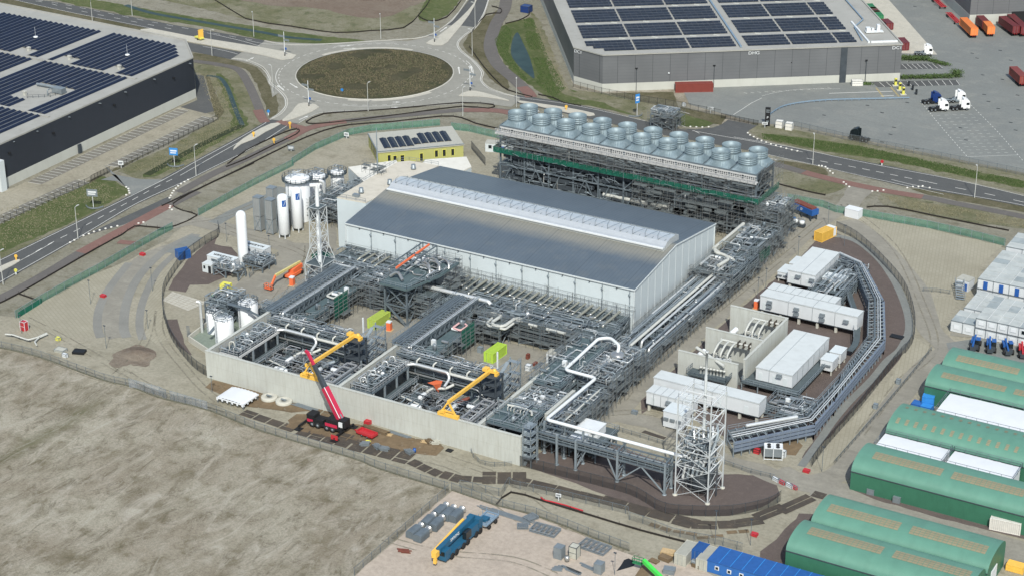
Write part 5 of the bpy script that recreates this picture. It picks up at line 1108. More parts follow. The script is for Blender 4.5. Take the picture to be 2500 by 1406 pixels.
def arm(xa,label,glab,seed,dx=0):
 t=thing('pipe_bridge',label,'pipe bridge',(xa,-28,0));R=random.Random(seed)
 Y0a,Y1a=-45.5,-14.5;zb,zt=5.2,7.2;XS=[xa,xa+2.6,xa+5.2]
 for y in(-45,-37.5,-30,-22.5,-15):
  for x in(XS[0],XS[2]):MB().beam((x,y,0),(x,y,zb),.35).build('column','steel',t)
 for x in XS:
  mb=MB();mb.beam((x,Y0a,zb),(x,Y1a,zb),.25,.3);mb.beam((x,Y0a,zt),(x,Y1a,zt),.25,.3)
  n=15
  for i in range(n):
   a=Y0a+(Y1a-Y0a)*i/n;b=Y0a+(Y1a-Y0a)*(i+1)/n;mb.beam((x,a,zb),(x,(a+b)/2,zt),.15);mb.beam((x,(a+b)/2,zt),(x,b,zb),.15);mb.beam((x,a,zb),(x,a,zt),.14)
  mb.build('side_truss','steel',t)
 mb=MB()
 for i in range(24):
  y=Y0a+(Y1a-Y0a)*i/23;mb.beam((XS[0],y,zt),(XS[1],y,zt),.14);mb.beam((XS[0],y,zb),(XS[2],y,zb),.18);mb.beam((XS[1],y,zt),(XS[2],y+.8,zt),.12)
 mb.build('cross_beam','steel_light',t)
 mb=MB();mb.box(XS[0]-1.0,XS[1]-.4,Y0a,Y1a,zt+.1,zt+.2);mb.box(XS[0]-.9,XS[0]-.8,Y0a,Y1a,zt+.2,zt+.5);mb.box(XS[1]-.6,XS[1]-.5,Y0a,Y1a,zt+.2,zt+.5);mb.v=[];mb.f=[];mb.m=[];mb.s=[]
 for k_ in range(5):
  xx=XS[0]-1.0+k_*.62;mb.box(xx,xx+.46,Y0a+R.random(),Y1a-R.random(),zt+.08+.05*(k_%2),zt+.16+.1*(k_%2))
 for k_ in range(34):y=Y0a+.4+k_*.92;mb.box(XS[0]-1.05,XS[1]-.35,y,y+.1,zt,zt+.07)
 for k_ in range(26):y=R.uniform(Y0a,Y1a-3);xx=XS[0]-1+R.random()*2.4;mb.beam((xx,y,zt+.28),(xx+R.uniform(-.1,.1),y+R.uniform(2,7),zt+.28),.09)
 mb.build('cable_tray_or_dark_fill','steel',t)
 mb=MB();mb.box(XS[0],XS[2],Y0a,Y1a,zb+.15,zb+.2);mb.build('floor','grating',t)
 for x,z,r,m_ in((XS[2]-.2,zt+.45,.34,'lagging'),(XS[2]-1.1,zt+.3,.14,'stainless'),(XS[1]+.6,zb+.7,.3,'steel_light'),(XS[1]+1.2,zb+.6,.22,'lagging'),(XS[0]+.7,zb+.6,.25,'steel_light'),(XS[0]+1.6,zb+.55,.18,'galv')):
  MB().path([(x,Y0a,z-1.2),(x,Y0a+.2,z),(x,Y1a+.5,z)],r,8,bend=.5).build('pipe',m_,t)
 mb=MB();mb.rail([(XS[0]-1.1,Y0a,zt+.1),(XS[0]-1.1,Y1a,zt+.1)],1.0,1.7);mb.rail([(XS[2]+.2,Y0a,zt),(XS[2]+.2,Y1a,zt)],1.0,2.4);mb.build('railing','steel_light',t)
 t2=thing('process_platform',glab,'platform',(xa+8,-28,0))
 xp0,xp1=xa+5.9,xa+10.2
 for y in(-41,-35.5,-30,-24.5,-19):
  for x in(xp0+.2,xp1-.2):MB().beam((x,y,0),(x,y,4.9),.3).build('column','steel',t2)
 mb=MB();tiles(mb,xp0,xp1,-42,-17.5,5.2,2.2,.97,.25);mb.box(xp0+.2,xp1-.2,-41.5,-18,2.9,3.0);mb.build('deck','deck_teal',t2)
 mb=MB();mb.rail([(xp0,-42,5.2),(xp1,-38.5,5.2),(xp1,-17.5,5.2)],1.1,1.7);mb.rail([(xp1,-41,3),(xp1,-18,3)],1.1,1.8);mb.build('railing','steel_light',t2)
 MB().path([(xp0+.8,-26.5,6.1),(xp0+.8,-29.4,6.1),(xp0+3.2,-29.8,6.1),(xp0+3.4,-26.8,6.1),(xp0+2.4,-26.2,6.1)],.26,10,bend=.5).build('loop_pipe','cream_pipe' if seed==1 else 'pink_pipe',t2)
 MB().box(xp1+.25,xp1+.33,-31.5,-25.5,1.6,7.2).build('green_net','green_net',t2)
 for i in range(26):jpipe(R,t2,xp0+.2,xp1-.2,-41.5,-18,3.2,4.8)
 for i in range(8):equip(R,t2,R.uniform(xp0+.6,xp1-.6),R.uniform(-41,-19),5.2)
 mb=MB();scaf(mb,xp1+.35,xp1+1.7,-42,-17.5,0,6.3,2.1,2.0,.06,True,True,1,.5,R);mb.build('scaffolding',['scaffold','scaffold_board'],t2)
paint('tray_blue',s(78,90,100),.55,.1,.5,metal=.2);paint('pink_pipe',s(206,160,158),.5)
arm(-77.4,'left pipe bridge running back from the left pipework bay to the hall rack','grey platform with a cream looped pipe beside the left pipe bridge',1)
arm(-40.6,'right pipe bridge with open lattice sides running back between the two yards','grey platform with a pink looped pipe beside the right pipe bridge',2)
def bay(x0,labels,seed):
 R=random.Random(seed);dx=x0+75
 t=thing('cross_bridge',labels[0],'pipe bridge',(x0+14,-48,0));xa,xb=x0+1.5,x0+27
 for i in range(6):
  x=xa+(xb-xa)*i/5
  for y in(-50.2,-47.2):MB().beam((x,y,0),(x,y,7),.3).build('column','steel',t)
 for y in(-50.2,-47.2):
  mb=MB();mb.beam((xa,y,5.6),(xb,y,5.6),.25,.3);mb.beam((xa,y,7.4),(xb,y,7.4),.25,.3)
  for i in range(12):a=xa+(xb-xa)*i/12;b=xa+(xb-xa)*(i+1)/12;mb.beam((a,y,5.6),((a+b)/2,y,7.4),.13);mb.beam(((a+b)/2,y,7.4),(b,y,5.6),.13)
  mb.build('side_truss','steel',t)
 mb=MB();tiles(mb,xa,xb,-50.2,-47.2,5.75,2,1,.08);tiles(mb,xa,xb,-50.2,-48.5,7.6,2,.9,.08);tiles(mb,xa,xb,-50.6,-47,3.2,2,.9,.08);mb.build('deck','grating',t)
 mb=MB();mb.rail([(xa,-50.3,7.6),(xb,-50.3,7.6)],1.1,1.7);mb.rail([(xa,-50.5,5.7),(xb,-50.5,5.7)],1.1,2);mb.build('railing','steel_light',t)
 for y,z,r,m_ in((-50.9,6.4,.36,'cream_pipe'),(-49.2,8.0,.2,'stainless'),(-48.2,8.0,.16,'lagging'),(-49.6,6.2,.22,'steel_light'),(-48,6.2,.25,'lagging'),(-49,3.8,.3,'steel_light'),(-47.9,3.7,.2,'stainless'),(-51,4.2,.2,'stainless')):
  MB().path([(xa+.3,y,z-1.5),(xa+.3,y,z),(xb-1-R.random()*3,y,z),(xb-1-R.random()*2,y,z-1.6)],r,8,bend=.6).build('pipe',m_,t)
 for i in range(4):x=xa+6+i*4.5;MB().path([(x,-50.9,6.4),(x,-50.9,7.6),(x+.5,-50.2,8.1)],.22,8,bend=.4).build('riser','cream_pipe',t)
 for i in range(60):jpipe(R,t,xa,xb,-50.5,-46.2,7.7,8.7,(.05,.08,.11))
 for i in range(10):equip(R,t,R.uniform(xa,xb),R.uniform(-47.2,-46),6.8)
 mb=MB();mb.box(xa,xb,-47.2,-45.2,6.7,6.8);mb.build('north_deck','grating',t)
 mb=MB();
 for x in(xb+.3,xb+3):
  for y in(-50,-42):mb.beam((x,y,0),(x,y,9.5),.28)
 for z in(3.2,6.2,9):mb.box(xb+.2,xb+3.2,-50,-48.6,z-.08,z);mb.box(xb+.2,xb+3.2,-43.2,-42,z-.08,z);mb.beam((xb+.3,-50,z-.1),(xb+.3,-42,z-.1),.15);mb.beam((xb+3,-50,z-.1),(xb+3,-42,z-.1),.15);mb.rail([(xb+.2,-50,z),(xb+3.2,-50,z),(xb+3.2,-42,z)],1.1,1.5)
 for z in(0,3.2,6.2):mb.beam((xb+.8,-49.5,z),(xb+.8,-44,z+3),.9,.15);mb.beam((xb+3.1,-50,z),(xb+3.1,-42,z+3),.14)
 mb.build('stair_tower','steel_light',t)
 MB().beam((xb-2.2,-43.5,3),(xb-2.2,-43.5,10.8),.3).build('lamp_mast','white_paint',t)
 t=thing('valve_platform',labels[1],'platform',(x0+3,-60,0));a,b=x0+.6,x0+6.2
 for y in(-67.2,-62.5,-57.5,-52.8):
  for x in(a+.2,b):MB().beam((x,y,.1),(x,y,6.1),.38).build('leg','gallery_white' if y==-67.2 else 'steel_light',t)
 mb=MB();tiles(mb,a,b,-68,-52,6.5,1.9,.95,.3);mb.box(b+.3,b+2.4,-67,-52,3.4,3.5);mb.build('deck','grating',t)
 mb=MB();mb.beam((a,-68,6.3),(b,-68,6.3),.3,.5);mb.beam((b,-68,6.3),(b,-52,6.3),.3,.5);mb.build('edge_beam','gallery_white' if seed==31 else 'steel',t)
 mb=MB();mb.rail([(a,-68,6.5),(b,-68,6.5),(b,-52,6.5),(a,-52,6.5)],1.2,1.2,closed=True,t=.09);mb.rail([(b+2.4,-67,3.5),(b+2.4,-52,3.5)],1.1,1.6);mb.build('railing','rail_white',t)
 for y in(-66,-62,-57,-54):MB().path([(a+1.5,y,6.5),(a+1.5,y,8.6),(a+2.6,y+.3,8.9),(a+2.8,y+.4,7.4)],.16,8,bend=.5).build('vent_pipe',R.choice(('lagging','cream_pipe','steel_light')),t)
 MB().beam((a+4,-66.8,6.5),(a+4,-66.8,11),.2).build('pole','steel_light',t)
 for i in range(60):jpipe(R,t,a+.3,b-.3,-67.5,-52.5,6.7,8.1,(.06,.08,.12,.16))
 for i in range(14):equip(R,t,R.uniform(a+.6,b-.6),R.uniform(-67,-53),6.5)
 MB().path([(b-.5,-53,6.9),(b+1,-51.4,6.9),(b+10,-51.4,6.9),(b+10.6,-51.6,5.6),(b+10.6,-54,4.6)],.32,12,bend=.9).build('header_pipe','lagging',t)
 t=thing('stacked_frames',labels[2],'pipe rack',(x0+31,-59,0));a,b=x0+28.3,x0+34.2
 for y in(-67.5,-63,-58.5,-54):
  for x in(a,a+2.8,b):MB().beam((x,y,.1),(x,y,4.6 if x!=a+2.8 else 5.6),.28).build('column','steel_light',t)
 mb=MB()
 for x in(a,a+2.8,b):
  for z in(2.4,4.5):mb.beam((x,-68,z),(x,-53.5,z),.22,.28)
 for y in[-68+i*1.8 for i in range(9)]:mb.beam((a,y,4.5),(b,y,4.5),.16,.2);mb.beam((a,y,2.4),(b,y,2.4),.14,.18)
 mb.build('beam_frame','rail_white',t)
 mb=MB();mb.beam((a+.3,-66,5.3),(a+.3,-56,5.3),.25,.3);mb.beam((a+3,-66,5.3),(a+3,-56,5.3),.25,.3);
 for y in(-66,-62,-58,-56):mb.beam((a+.3,y,5.3),(a+3,y,5.3),.25,.3)
 mb.build('top_frame','rail_white',t)
 for i in range(12):
  x=R.uniform(a+.2,b-.2);z=R.choice((2.8,4.9,3.6));MB().path([(x,-67.5,z-1),(x,-67.5,z),(x,R.uniform(-60,-54),z)],R.choice((.1,.14,.2)),7,bend=.3).build('pipe',R.choice(PM),t)
 mb=MB()
 for k_ in range(9):mb.beam((a-.6,-68.4,.6+k_*.45),(a+.9,-68.4,.6+k_*.45),.07)
 mb.beam((a-.6,-68.4,0),(a-.6,-68.4,5.2),.12);mb.beam((a+.9,-68.4,0),(a+.9,-68.4,5.2),.12);mb.build('ladder','rail_white',t)
 for i in range(40):jpipe(R,t,a,b,-67,-53,.6,4.4)
 mb=MB();scaf(mb,b+.2,b+1.2,-67,-54,0,5.4,2,2,.06,True,True,1,.5,R);mb.build('scaffolding',['scaffold','scaffold_board'],t)
 t=thing('process_skid',labels[3],'process skid',(x0+17,-59,0));a,b=x0+8.6,x0+28
 mb=MB()
 for i in range(11):mb.beam((a+(b-a)*i/10,-68,.5),(a+(b-a)*i/10,-52.5,.5),.2,.35)
 for j in range(8):mb.beam((a,-68+15.4*j/7,.55),(b,-68+15.4*j/7,.55),.2,.35)
 tiles(mb,a,b,-68,-52,.8,1.8,.55,.06,R);mb.build('base_frame','steel_dark',t)
 mb=MB();tiles(mb,a+.5,a+6,-61,-53,2.9,1.8,.7,.08,R);tiles(mb,a+12,b,-57,-52.5,3.1,1.8,.75,.08,R);tiles(mb,a+5,a+12,-56,-52.6,2.6,1.8,.7,.08,R);tiles(mb,a,a+4,-68,-62,2.2,1.8,.6,.08,R);mb.build('walkway','grating',t)
 mb=MB();mb.rail([(a+.5,-61,2.9),(a+6,-61,2.9),(a+6,-53,2.9)],1.1,1.3);mb.rail([(a+12,-57,3.1),(b,-57,3.1)],1.1,1.3);mb.rail([(a+5,-56,2.6),(a+12,-56,2.6)],1.1,1.3);mb.build('railing','rail_white',t)
 def vessel(x,y,z,L_,r,ax='x',m='white_paint'):
  mb=MB();n_=14;pr=[(0,-L_/2-r*.5),(r*.6,-L_/2-r*.35),(r,-L_/2),(r,L_/2),(r*.6,L_/2+r*.35),(0,L_/2+r*.5)]
  mb.lathe(pr,(0,0,0),n_)
  for q_ in(-L_*.3,L_*.3):mb.lathe([(r+.04,q_-.1),(r+.04,q_+.1)],(0,0,0),n_)
  if ax=='x':mb.v=[(x+c_,y+b_,z+a_)for a_,b_,c_ in mb.v]
  else:mb.v=[(x+a_,y+c_,z+b_)for a_,b_,c_ in mb.v]
  mb.beam((x-.4,y-.3,z-r-.9),(x-.4,y+.3,z-r+.2),.25,.3);mb.build('vessel',m,t)
 vessel(x0+13.5,-58.2,3.2,2.2,.62,'y');vessel(x0+14.2,-62.6,2.8,3.2,.6,'x');vessel(x0+13,-64.4,2.2,2.6,.45,'x');vessel(x0+22.2,-60.2,2.9,4.8,.6,'y');vessel(x0+26,-57.5,3.4,1.8,.5,'x')
 MB().path([(x0+13.5,-56.4,3.4),(x0+13.8,-54.4,3.6),(x0+16.8,-53.4,3.8),(x0+18,-51.8,4.4)],.34,10,bend=1.2).build('suction_pipe','cream_pipe',t)
 MB().path([(x0+22.2,-57,3),(x0+22.5,-55.2,3.2),(x0+23.5,-54,3.4)],.42,10,bend=1).build('suction_pipe','rust' if seed==32 else 'steel_light',t)
 ex,ey=x0+18.3,-67.2;mb=MB();vs=[(ex-1.9,ey-1.1,.8),(ex+1.9,ey-1.1,.8),(ex+1.9,ey+1.3,.8),(ex-1.9,ey+1.3,.8),(ex-1.9,ey-1.1,2.9),(ex+1.9,ey-1.1,2.9),(ex+1.9,ey+1.3,2.9),(ex-1.9,ey+1.3,2.9),(ex-1.1,ey+.1,3.6),(ex+1.1,ey+.1,3.6)]
 mb.add(vs,[(0,1,5,4),(1,2,6,5),(2,3,7,6),(3,0,4,7),(4,5,9,8),(5,6,9),(6,7,8,9),(7,4,8)]);mb.build('sheeted_enclosure','tarp',t)
 for i in range(170 if True else 0):pass
 for i in range(150):jpipe(R,t,a,b,-67.8,-52.8,.9,3.9,(.05,.07,.09,.12,.16),PM+('steel_dark','steel','rail_white','rail_white','rail_white','galv'))
 mb=MB()
 for i in range(620):
  x=R.uniform(a,b);y=R.uniform(-68,-52.5);z=R.uniform(.9,2.6);k_=R.random()
  if k_<.35:mb.box(x-R.uniform(.1,.5),x+R.uniform(.1,.5),y-.3,y+.3,.8,z)
  elif k_<.7:mb.beam((x,y,.8),(x+R.uniform(-1.5,1.5),y+R.uniform(-1.5,1.5),z+.8),.09)
  else:mb.lathe([(.22,0),(.22,z-.6),(.35,z-.6),(.35,z-.5),(0,z-.5)],(x,y,.8),7)
 mb.build('small_fittings','skid_grey',t,kind='stuff')
 for i in range(26):equip(R,t,R.uniform(a+1,b-1),R.uniform(-67,-53.5),.8)
 for z in(3.0,):
  MB().path([(a+.4,-66.4,2.2),(a+.4,-66.4,3.4),(a+7,-66.9,3.4),(a+9,-65.5,3.4),(a+9,-65.5,2)],.18,8,bend=.4).build('pipe','cream_pipe',t);MB().path([(a+1,-60.8,3.4),(a+6.6,-62.2,3.4),(a+6.6,-62.2,1.5)],.2,8).build('pipe','cream_pipe',t)
 return t
paint('rail_white',s(150,154,158),.5,.08,metal=.2);paint('skid_grey',s(88,92,94),.6,.25,1.6);paint('tarp',s(212,212,210),.6,.04)
bay(-75,('lattice pipe bridge across the back of the left pipework bay','valve platform on white legs along the left side of the left pipework bay','stacked pipe frames on the right side of the left pipework bay','dense compressor pipework with white vessels in the left bay'),31)
bay(-38,('lattice pipe bridge across the back of the right pipework bay','valve platform on white legs along the left side of the right pipework bay','stacked pipe frames on the right side of the right pipework bay','dense compressor pipework with white and rust vessels in the right bay'),32)
o=MB().add([at('J',795,835,5.2),at('J',880,810,5.0),at('J',940,815,5.0),at('J',930,840,5.2),at('J',850,855,5.4),at('J',845,850,3.4),at('J',900,930,2.4)],[(0,1,2,3),(0,3,4),(4,3,6),(4,6,5),(0,4,5)]).build('orange_tarpaulin','orange');tag(o,'orange tarpaulin spread over pipes in the right pipework bay','tarpaulin')
def gantry(xg,label,dx):
 t=thing('gantry_crane',label,'crane',(xg,-70,7.1));zt=10.6
 MB().beam((xg-.5,-69.6,zt),(xg+.0,-52,zt),.55,.75).build('girder','crane_yellow',t)
 mb=MB();mb.beam((xg-2.6,-69.7,7.2),(xg-.7,-69.7,zt-.3),.35);mb.beam((xg+1.8,-69.7,7.2),(xg-.1,-69.7,zt-.3),.35);mb.beam((xg-1.6,-69.7,8.4),(xg+.9,-69.7,8.4),.3);mb.box(xg-3.0,xg+2.2,-70.1,-69.3,7.12,7.9);mb.box(xg-2.2,xg-1.2,-70.3,-69.2,7.9,8.5);mb.build('leg_frame','crane_yellow',t)
 mb=MB();mb.box(xg-1.3,xg+1.8,-52.8,-52,zt-.1,zt+.45);mb.box(xg-1.4,xg-.2,-53.4,-52,zt+.2,zt+.9);mb.lathe([(.4,0),(.4,.6),(0,.7)],(xg+1.2,-52.4,zt+.3),10);mb.box(xg+1.5,xg+2.1,-53,-51.8,zt-1.0,zt+.1);mb.build('trolley','crane_yellow',t)
 mb=MB()
 for x in(xg-1.4,xg+2.4):
  for y in(-53.4,-51.2):mb.beam((x,y,-7),(x,y,zt-7.4),.25)
 return t
for xg,lab,e in((-46.8,'yellow gantry crane girder over the left pipework bay, behind the red crane boom',0),(-10.0,'yellow gantry crane girder over the right pipework bay',37)):
 t=gantry(xg,lab,e)
 t2=thing('gantry_support_tower','dark steel support tower under the back end of the %s yellow gantry crane'%('left' if e==0 else 'right'),'tower',(xg+.5,-52.3,0));mb=MB()
 for x in(xg-1.6,xg+2.4):
  for y in(-54,-51):mb.beam((x,y,0),(x,y,10.2),.3)
 for z in(2.8,5.4,8,10):mb.box(xg-1.8,xg+2.6,-54.2,-50.8,z-.15,z);mb.beam((xg-1.6,-54,z-2.6),(xg+2.4,-54,z),.18)
 mb.build('frame','steel_dark',t2)
t=rack('gable_pipe_rack','long low pipe rack running beside the gable end of the hall',2.2,11.8,-17,50,[1.8,3.4],4.8,8.4,along='y',fill=.55,npipes=46,jumble=40,seed=41,scaf_sides='',eq=24,brace=True)
R=random.Random(6)
for x,z,r,m_ in((6.9,5.2,.36,'cream_pipe'),(7.9,4.9,.3,'lagging'),(5.2,4.2,.3,'steel_light'),(9.4,4.0,.22,'steel_light'),(10.4,4.0,.28,'lagging'),(11.2,3.9,.2,'steel'),(3.2,3.9,.2,'steel_light')):
 y0,y1=(-16,31)if r==.36 else(-15+R.random()*4,28+R.random()*20)
 MB().path([(x,y0,z-1.5),(x,y0+.5,z),(x,y1,z)],r,10,bend=r*2).build('long_pipe',m_,t)
mb=MB()
for i in range(14):y=-14+i*3.5;mb.beam((6.9,y,3.4),(6.9,y,4.8),.2);mb.beam((6.2,y,4.6),(8.4,y,4.6),.16)
mb.build('pipe_support','steel',t)
mb=MB();mb.box(8.5,9.0,-15,48,3.5,3.75);mb.box(9.8,10.1,-15,48,4.3,4.45);mb.box(4.1,4.6,-15,48,3.5,3.75);mb.build('cable_tray_or_dark_fill','tray_blue',t)
mb=MB();scaf(mb,12.0,13.2,-22,49,0,4.0,2.1,2.0,.06,True,False,1,.55,R);scaf(mb,.3,1.9,-1,46,0,3.2,2.2,2.0,.05,True,False,1,.6,R);mb.build('scaffolding',['scaffold','scaffold_board'],t)
t=rack('raised_pipe_rack','two storey pipe rack with bent cream pipes between the hall corner and the fan deck',1.6,12.2,30.5,48,[3.2,5.6],5.3,5.8,along='y',fill=.6,npipes=24,jumble=26,seed=43,scaf_sides='S',eq=8)
pts=[at('N',*p_,6.9)for p_ in((850,565),(935,515),(905,480),(830,460),(820,435))]
MB().path(pts,.45,10,bend=.9).build('bent_pipe','cream_pipe',t)
MB().path([at('N',*p_,7.0)for p_ in((820,430),(870,470),(960,505),(975,520))],.35,10,bend=.8).build('bent_pipe','cream_pipe',t)
t=rack('north_pipe_rack','pipe rack carrying two thick white pipes to the end of the fan deck',2.5,11.5,48.6,66,[3.4,5.6],4.5,5.8,along='y',fill=.55,npipes=26,jumble=20,seed=44,scaf_sides='E',eq=8)
for a,b,r,m_ in(((815,425),(1055,225),.5,'cream_pipe'),((880,400),(1035,275),.55,'pipe_taupe'),((835,440),(870,405),.5,'pipe_taupe')):
 MB().tube(at('N',*a,6.6),at('N',*b,6.6),r,12).build('main_pipe',m_,t)
MB().box(11.6,11.7,50,57,1.8,5).build('green_net','green_net',t)
rack('corner_pipe_stack','stacked pipework and stairs under the right end of the fan deck',2.6,9.5,67,78,[2.5,5,7.5,9.6],3.4,3.6,along='y',fill=.6,npipes=20,jumble=30,seed=45,scaf_sides='SE',eq=10)
t=rack('dark_deck','flat dark teal deck at the right end of the long front wall',-2.4,6.9,-67,-56.6,[3.6,6.9],4.6,5.0,fill=1.0,npipes=8,jumble=8,seed=46,scaf_sides='',eq=2,deckm='deck_teal')
MB().path([at('J',*p_,7.8)for p_ in((1560,1045),(1640,1060),(1730,1085),(1790,1110),(1790,1140))],.26,9,bend=.4).build('pipe','cream_pipe',t)
for i in range(7):q=at('J',1575+i*30,1050+i*9,7.8);MB().path([q,(q[0]+.1,q[1]-.9,q[2]-.1),(q[0]+.1,q[1]-.9,7.0)],.12,6).build('branch_pipe','cream_pipe',t)
rack('process_rack','grey two level rack between the dark deck and the long platform',-2.2,7.0,-56.2,-46.6,[2.8,5.2],4.6,4.8,fill=.8,npipes=20,jumble=60,seed=47,scaf_sides='',eq=18)
t=rack('long_process_platform','long dark platform beside the right bay yard, ending in a wide square deck',-3.6,4.4,-45.8,-20.4,[2.8,5.0,7.0],4.0,5.0,along='y',fill=.96,npipes=14,jumble=22,seed=48,scaf_sides='W',eq=8,deckm='deck_teal')
rack('east_process_rack','grey rack full of pipes between the long dark platform and the steel vessel',4.8,12.6,-38,-20,[2.5,4.6,6.2],3.9,4.5,along='y',fill=.55,npipes=24,jumble=60,seed=49,scaf_sides='E',eq=20)
rack('hall_corner_rack','tangled rack at the front right foot of the hall',1.8,12,-20,-17.4,[2.5,4.8],3.4,2.6,fill=.7,npipes=12,jumble=30,seed=50,scaf_sides='S',eq=10)
t=thing('steel_vessel','upright ribbed silver vessel ringed by platforms near the hall corner','vessel',(8.2,-24.6,0))
MB().lathe([(1.25,0),(1.25,6.6),(1.9,7.0),(1.9,7.3),(1.2,7.9),(0,8.0)],(8.2,-24.9,0),24).build('shell','stainless',t)
mb=MB();
for z in(2.3,4.4):mb.lathe([(1.4,z),(3.2,z),(3.2,z+.1),(1.4,z+.1)],(9.4,-25.4,0),12,0,False)
mb.build('ring_platform','grating',t)
mb=MB()
for z in(2.4,4.5):mb.rail([(9.4+3.2*math.cos(R_(a)),-25.4+3.2*math.sin(R_(a)),z)for a in range(-150,91,30)],1.1,1.5)
for a in range(-150,91,40):mb.beam((9.4+3.2*math.cos(R_(a)),-25.4+3.2*math.sin(R_(a)),0),(9.4+3.2*math.cos(R_(a)),-25.4+3.2*math.sin(R_(a)),4.5),.12)
mb.build('railing','steel_light',t)
MB().path([(3.4,-27,6.4),(5.4,-28.6,6.4),(7.6,-27.4,6.4),(8.2,-25.6,6.2)],.3,10,bend=.8).build('feed_pipe','lagging',t)
t=thing('white_flare_pipe','long white pipe zigzagging from the steel vessel out to the right lattice tower','pipe',(10,-50,8))
MB().path([(8.2,-24.9,7.6),(8.0,-23.6,9.0),(4.4,-21.0,9.0),(1.7,-22.0,8.6),(2.3,-39.6,8.4),(10.4,-39.8,8.4),(10.0,-62.4,8.4),(42.5,-62.5,8.4),(44.6,-61.6,8.2),(45.4,-60.4,8.4)],.38,14,bend=1.0).build('pipe','white_paint',t)
mb=MB()
for x,y in((2.2,-30),(2.3,-37),(10.2,-46),(10.1,-54),(14.5,-62.5),(21.5,-62.5),(29.1,-62.5),(40,-62.5)):mb.beam((x,y,6.4),(x,y,8.0),.22);mb.beam((x-.5,y,7.9),(x+.5,y,7.9),.2)
mb.build('support','steel',t)
t=thing('tower_pipe_bridge','open steel bridge on tall grey legs leading to the right lattice tower','pipe bridge',(25,-64,0))
for x in(9.6,14.5,19.1,29.1,40.3):
 for y in(-65.7,-62.4):MB().beam((x,y,.1),(x,y,7.4 if y<-63 else 7.8),.42).lathe([(.5,0),(.5,.15),(0,.15)],(x,y,.02),8).build('column','steel_light',t)
mb=MB()
for y in(-65.7,-62.4):
 for z in(5.4,6.9):mb.beam((8.6,y,z),(41,y,z),.25,.32)
for i in range(18):x=8.8+i*1.88;mb.beam((x,-65.7,5.4),(x,-62.4,5.4),.18);mb.beam((x,-65.7,6.9),(x,-62.4,6.9),.12)
for x in(29.1,40.3):mb.beam((x,-65.7,7.4),(x,-62.4,7.6),.3)
mb.build('deck_frame','steel',t)
mb=MB()
for a,b in((19.1,29.1),(29.1,40.3)):
 mb.beam((a,-65.7,.3),((a+b)/2,-65.7,5.3),.24)if a>25 else mb.beam((a,-65.7,.3),(a+2.4,-65.7,5.3),.18);mb.beam((b,-65.7,.3),((a+b)/2 if a>25 else b-2.4,-65.7,5.3),.24)
for x in(19.1,29.1,40.3):
 for z0,z1 in((.4,2.8),(2.8,5.2)):mb.beam((x,-65.7,z0),(x,-62.4,z1),.14);mb.beam((x,-62.4,z0),(x,-65.7,z1),.14)
 mb.beam((x,-65.7,2.8),(x,-62.4,2.8),.16)
mb.build('brace','steel_light',t)
mb=MB();tiles(mb,8.8,40.8,-65.4,-62.8,5.65,1.9,.85,.05,random.Random(3));mb.build('deck','grating',t)
mb=MB();mb.rail([(8.8,-65.7,5.6),(41,-65.7,5.6)],1.1,1.7);mb.rail([(20,-62.4,5.6),(41,-62.4,5.6)],1.1,1.9);mb.build('railing','steel_light',t)
for y,z,r in((-64.6,6.0,.2),(-64,6.0,.14),(-63.3,6.0,.24)):MB().path([(9.5,y,z),(40.5,y,z)],r,8).build('pipe',random.choice(PM),t)
t=rack('elbow_pipe_rack','narrow two level truss rack under the white zigzag pipe',8.6,13.6,-61.8,-40.5,[2.9,5.6],2.5,5.3,along='y',fill=.45,npipes=22,jumble=30,seed=51,scaf_sides='E',eq=8)
MB().path([(12.2,-60,6.6),(12.2,-41,6.6)],.2,8).build('thin_pipe','cream_pipe',t)
MB().box(10.8,11.7,-60,-41,5.9,6.05).build('cable_tray_or_dark_fill','tray_blue',t)
t=thing('skid_platform','low grey platform carrying two white boxes under the zigzag pipe','platform',(18,-56,0))
for x in(15,21.4):
 for y in(-61,-56,-51):MB().beam((x,y,0),(x,y,3),.28).build('column','steel',t)
mb=MB();tiles(mb,14.6,21.8,-61.5,-50.4,3.2,1.9,1,.25);mb.box(15,21.4,-61,-50.8,1.5,1.6);mb.build('deck','grating',t)
mb=MB();mb.rail([(14.6,-61.5,3.2),(21.8,-61.5,3.2),(21.8,-50.4,3.2),(14.6,-50.4,3.2)],1.1,1.5,closed=True);mb.build('railing','steel_light',t)
q=at('R',950,540,4.5);MB().box(q[0]-3.2,q[0]+1.8,q[1]-2.4,q[1]+1.6,3.3,5.2).box(q[0]-3.3,q[0]+1.9,q[1]-2.5,q[1]+1.7,5.2,5.4).build('enclosure','white_paint',t)
MB().box(14.9,18.2,-61,-58,3.3,4.9).build('enclosure','white_paint',t)
for i in range(22):jpipe(R,t,14.8,21.5,-61,-51,.3,2.9)
t=thing('access_stair','tall narrow steel stair tower at the right end of the long front wall','stair',(9,-68,0))
mb=MB()
for x in(8.3,10.2):
 for y in(-69.6,-66.9):mb.beam((x,y,0),(x,y,9.6),.2)
for k_ in range(5):z=k_*1.9;mb.beam((8.5,-69.4,z),(8.5,-67.1,z+1.9),.7,.12);mb.box(8.2,10.3,-69.7,-66.8,z+1.85,z+1.93);mb.rail([(8.2,-69.7,z+1.9),(10.3,-69.7,z+1.9),(10.3,-66.8,z+1.9)],1,1)
mb.build('stair_frame','steel_light',t)
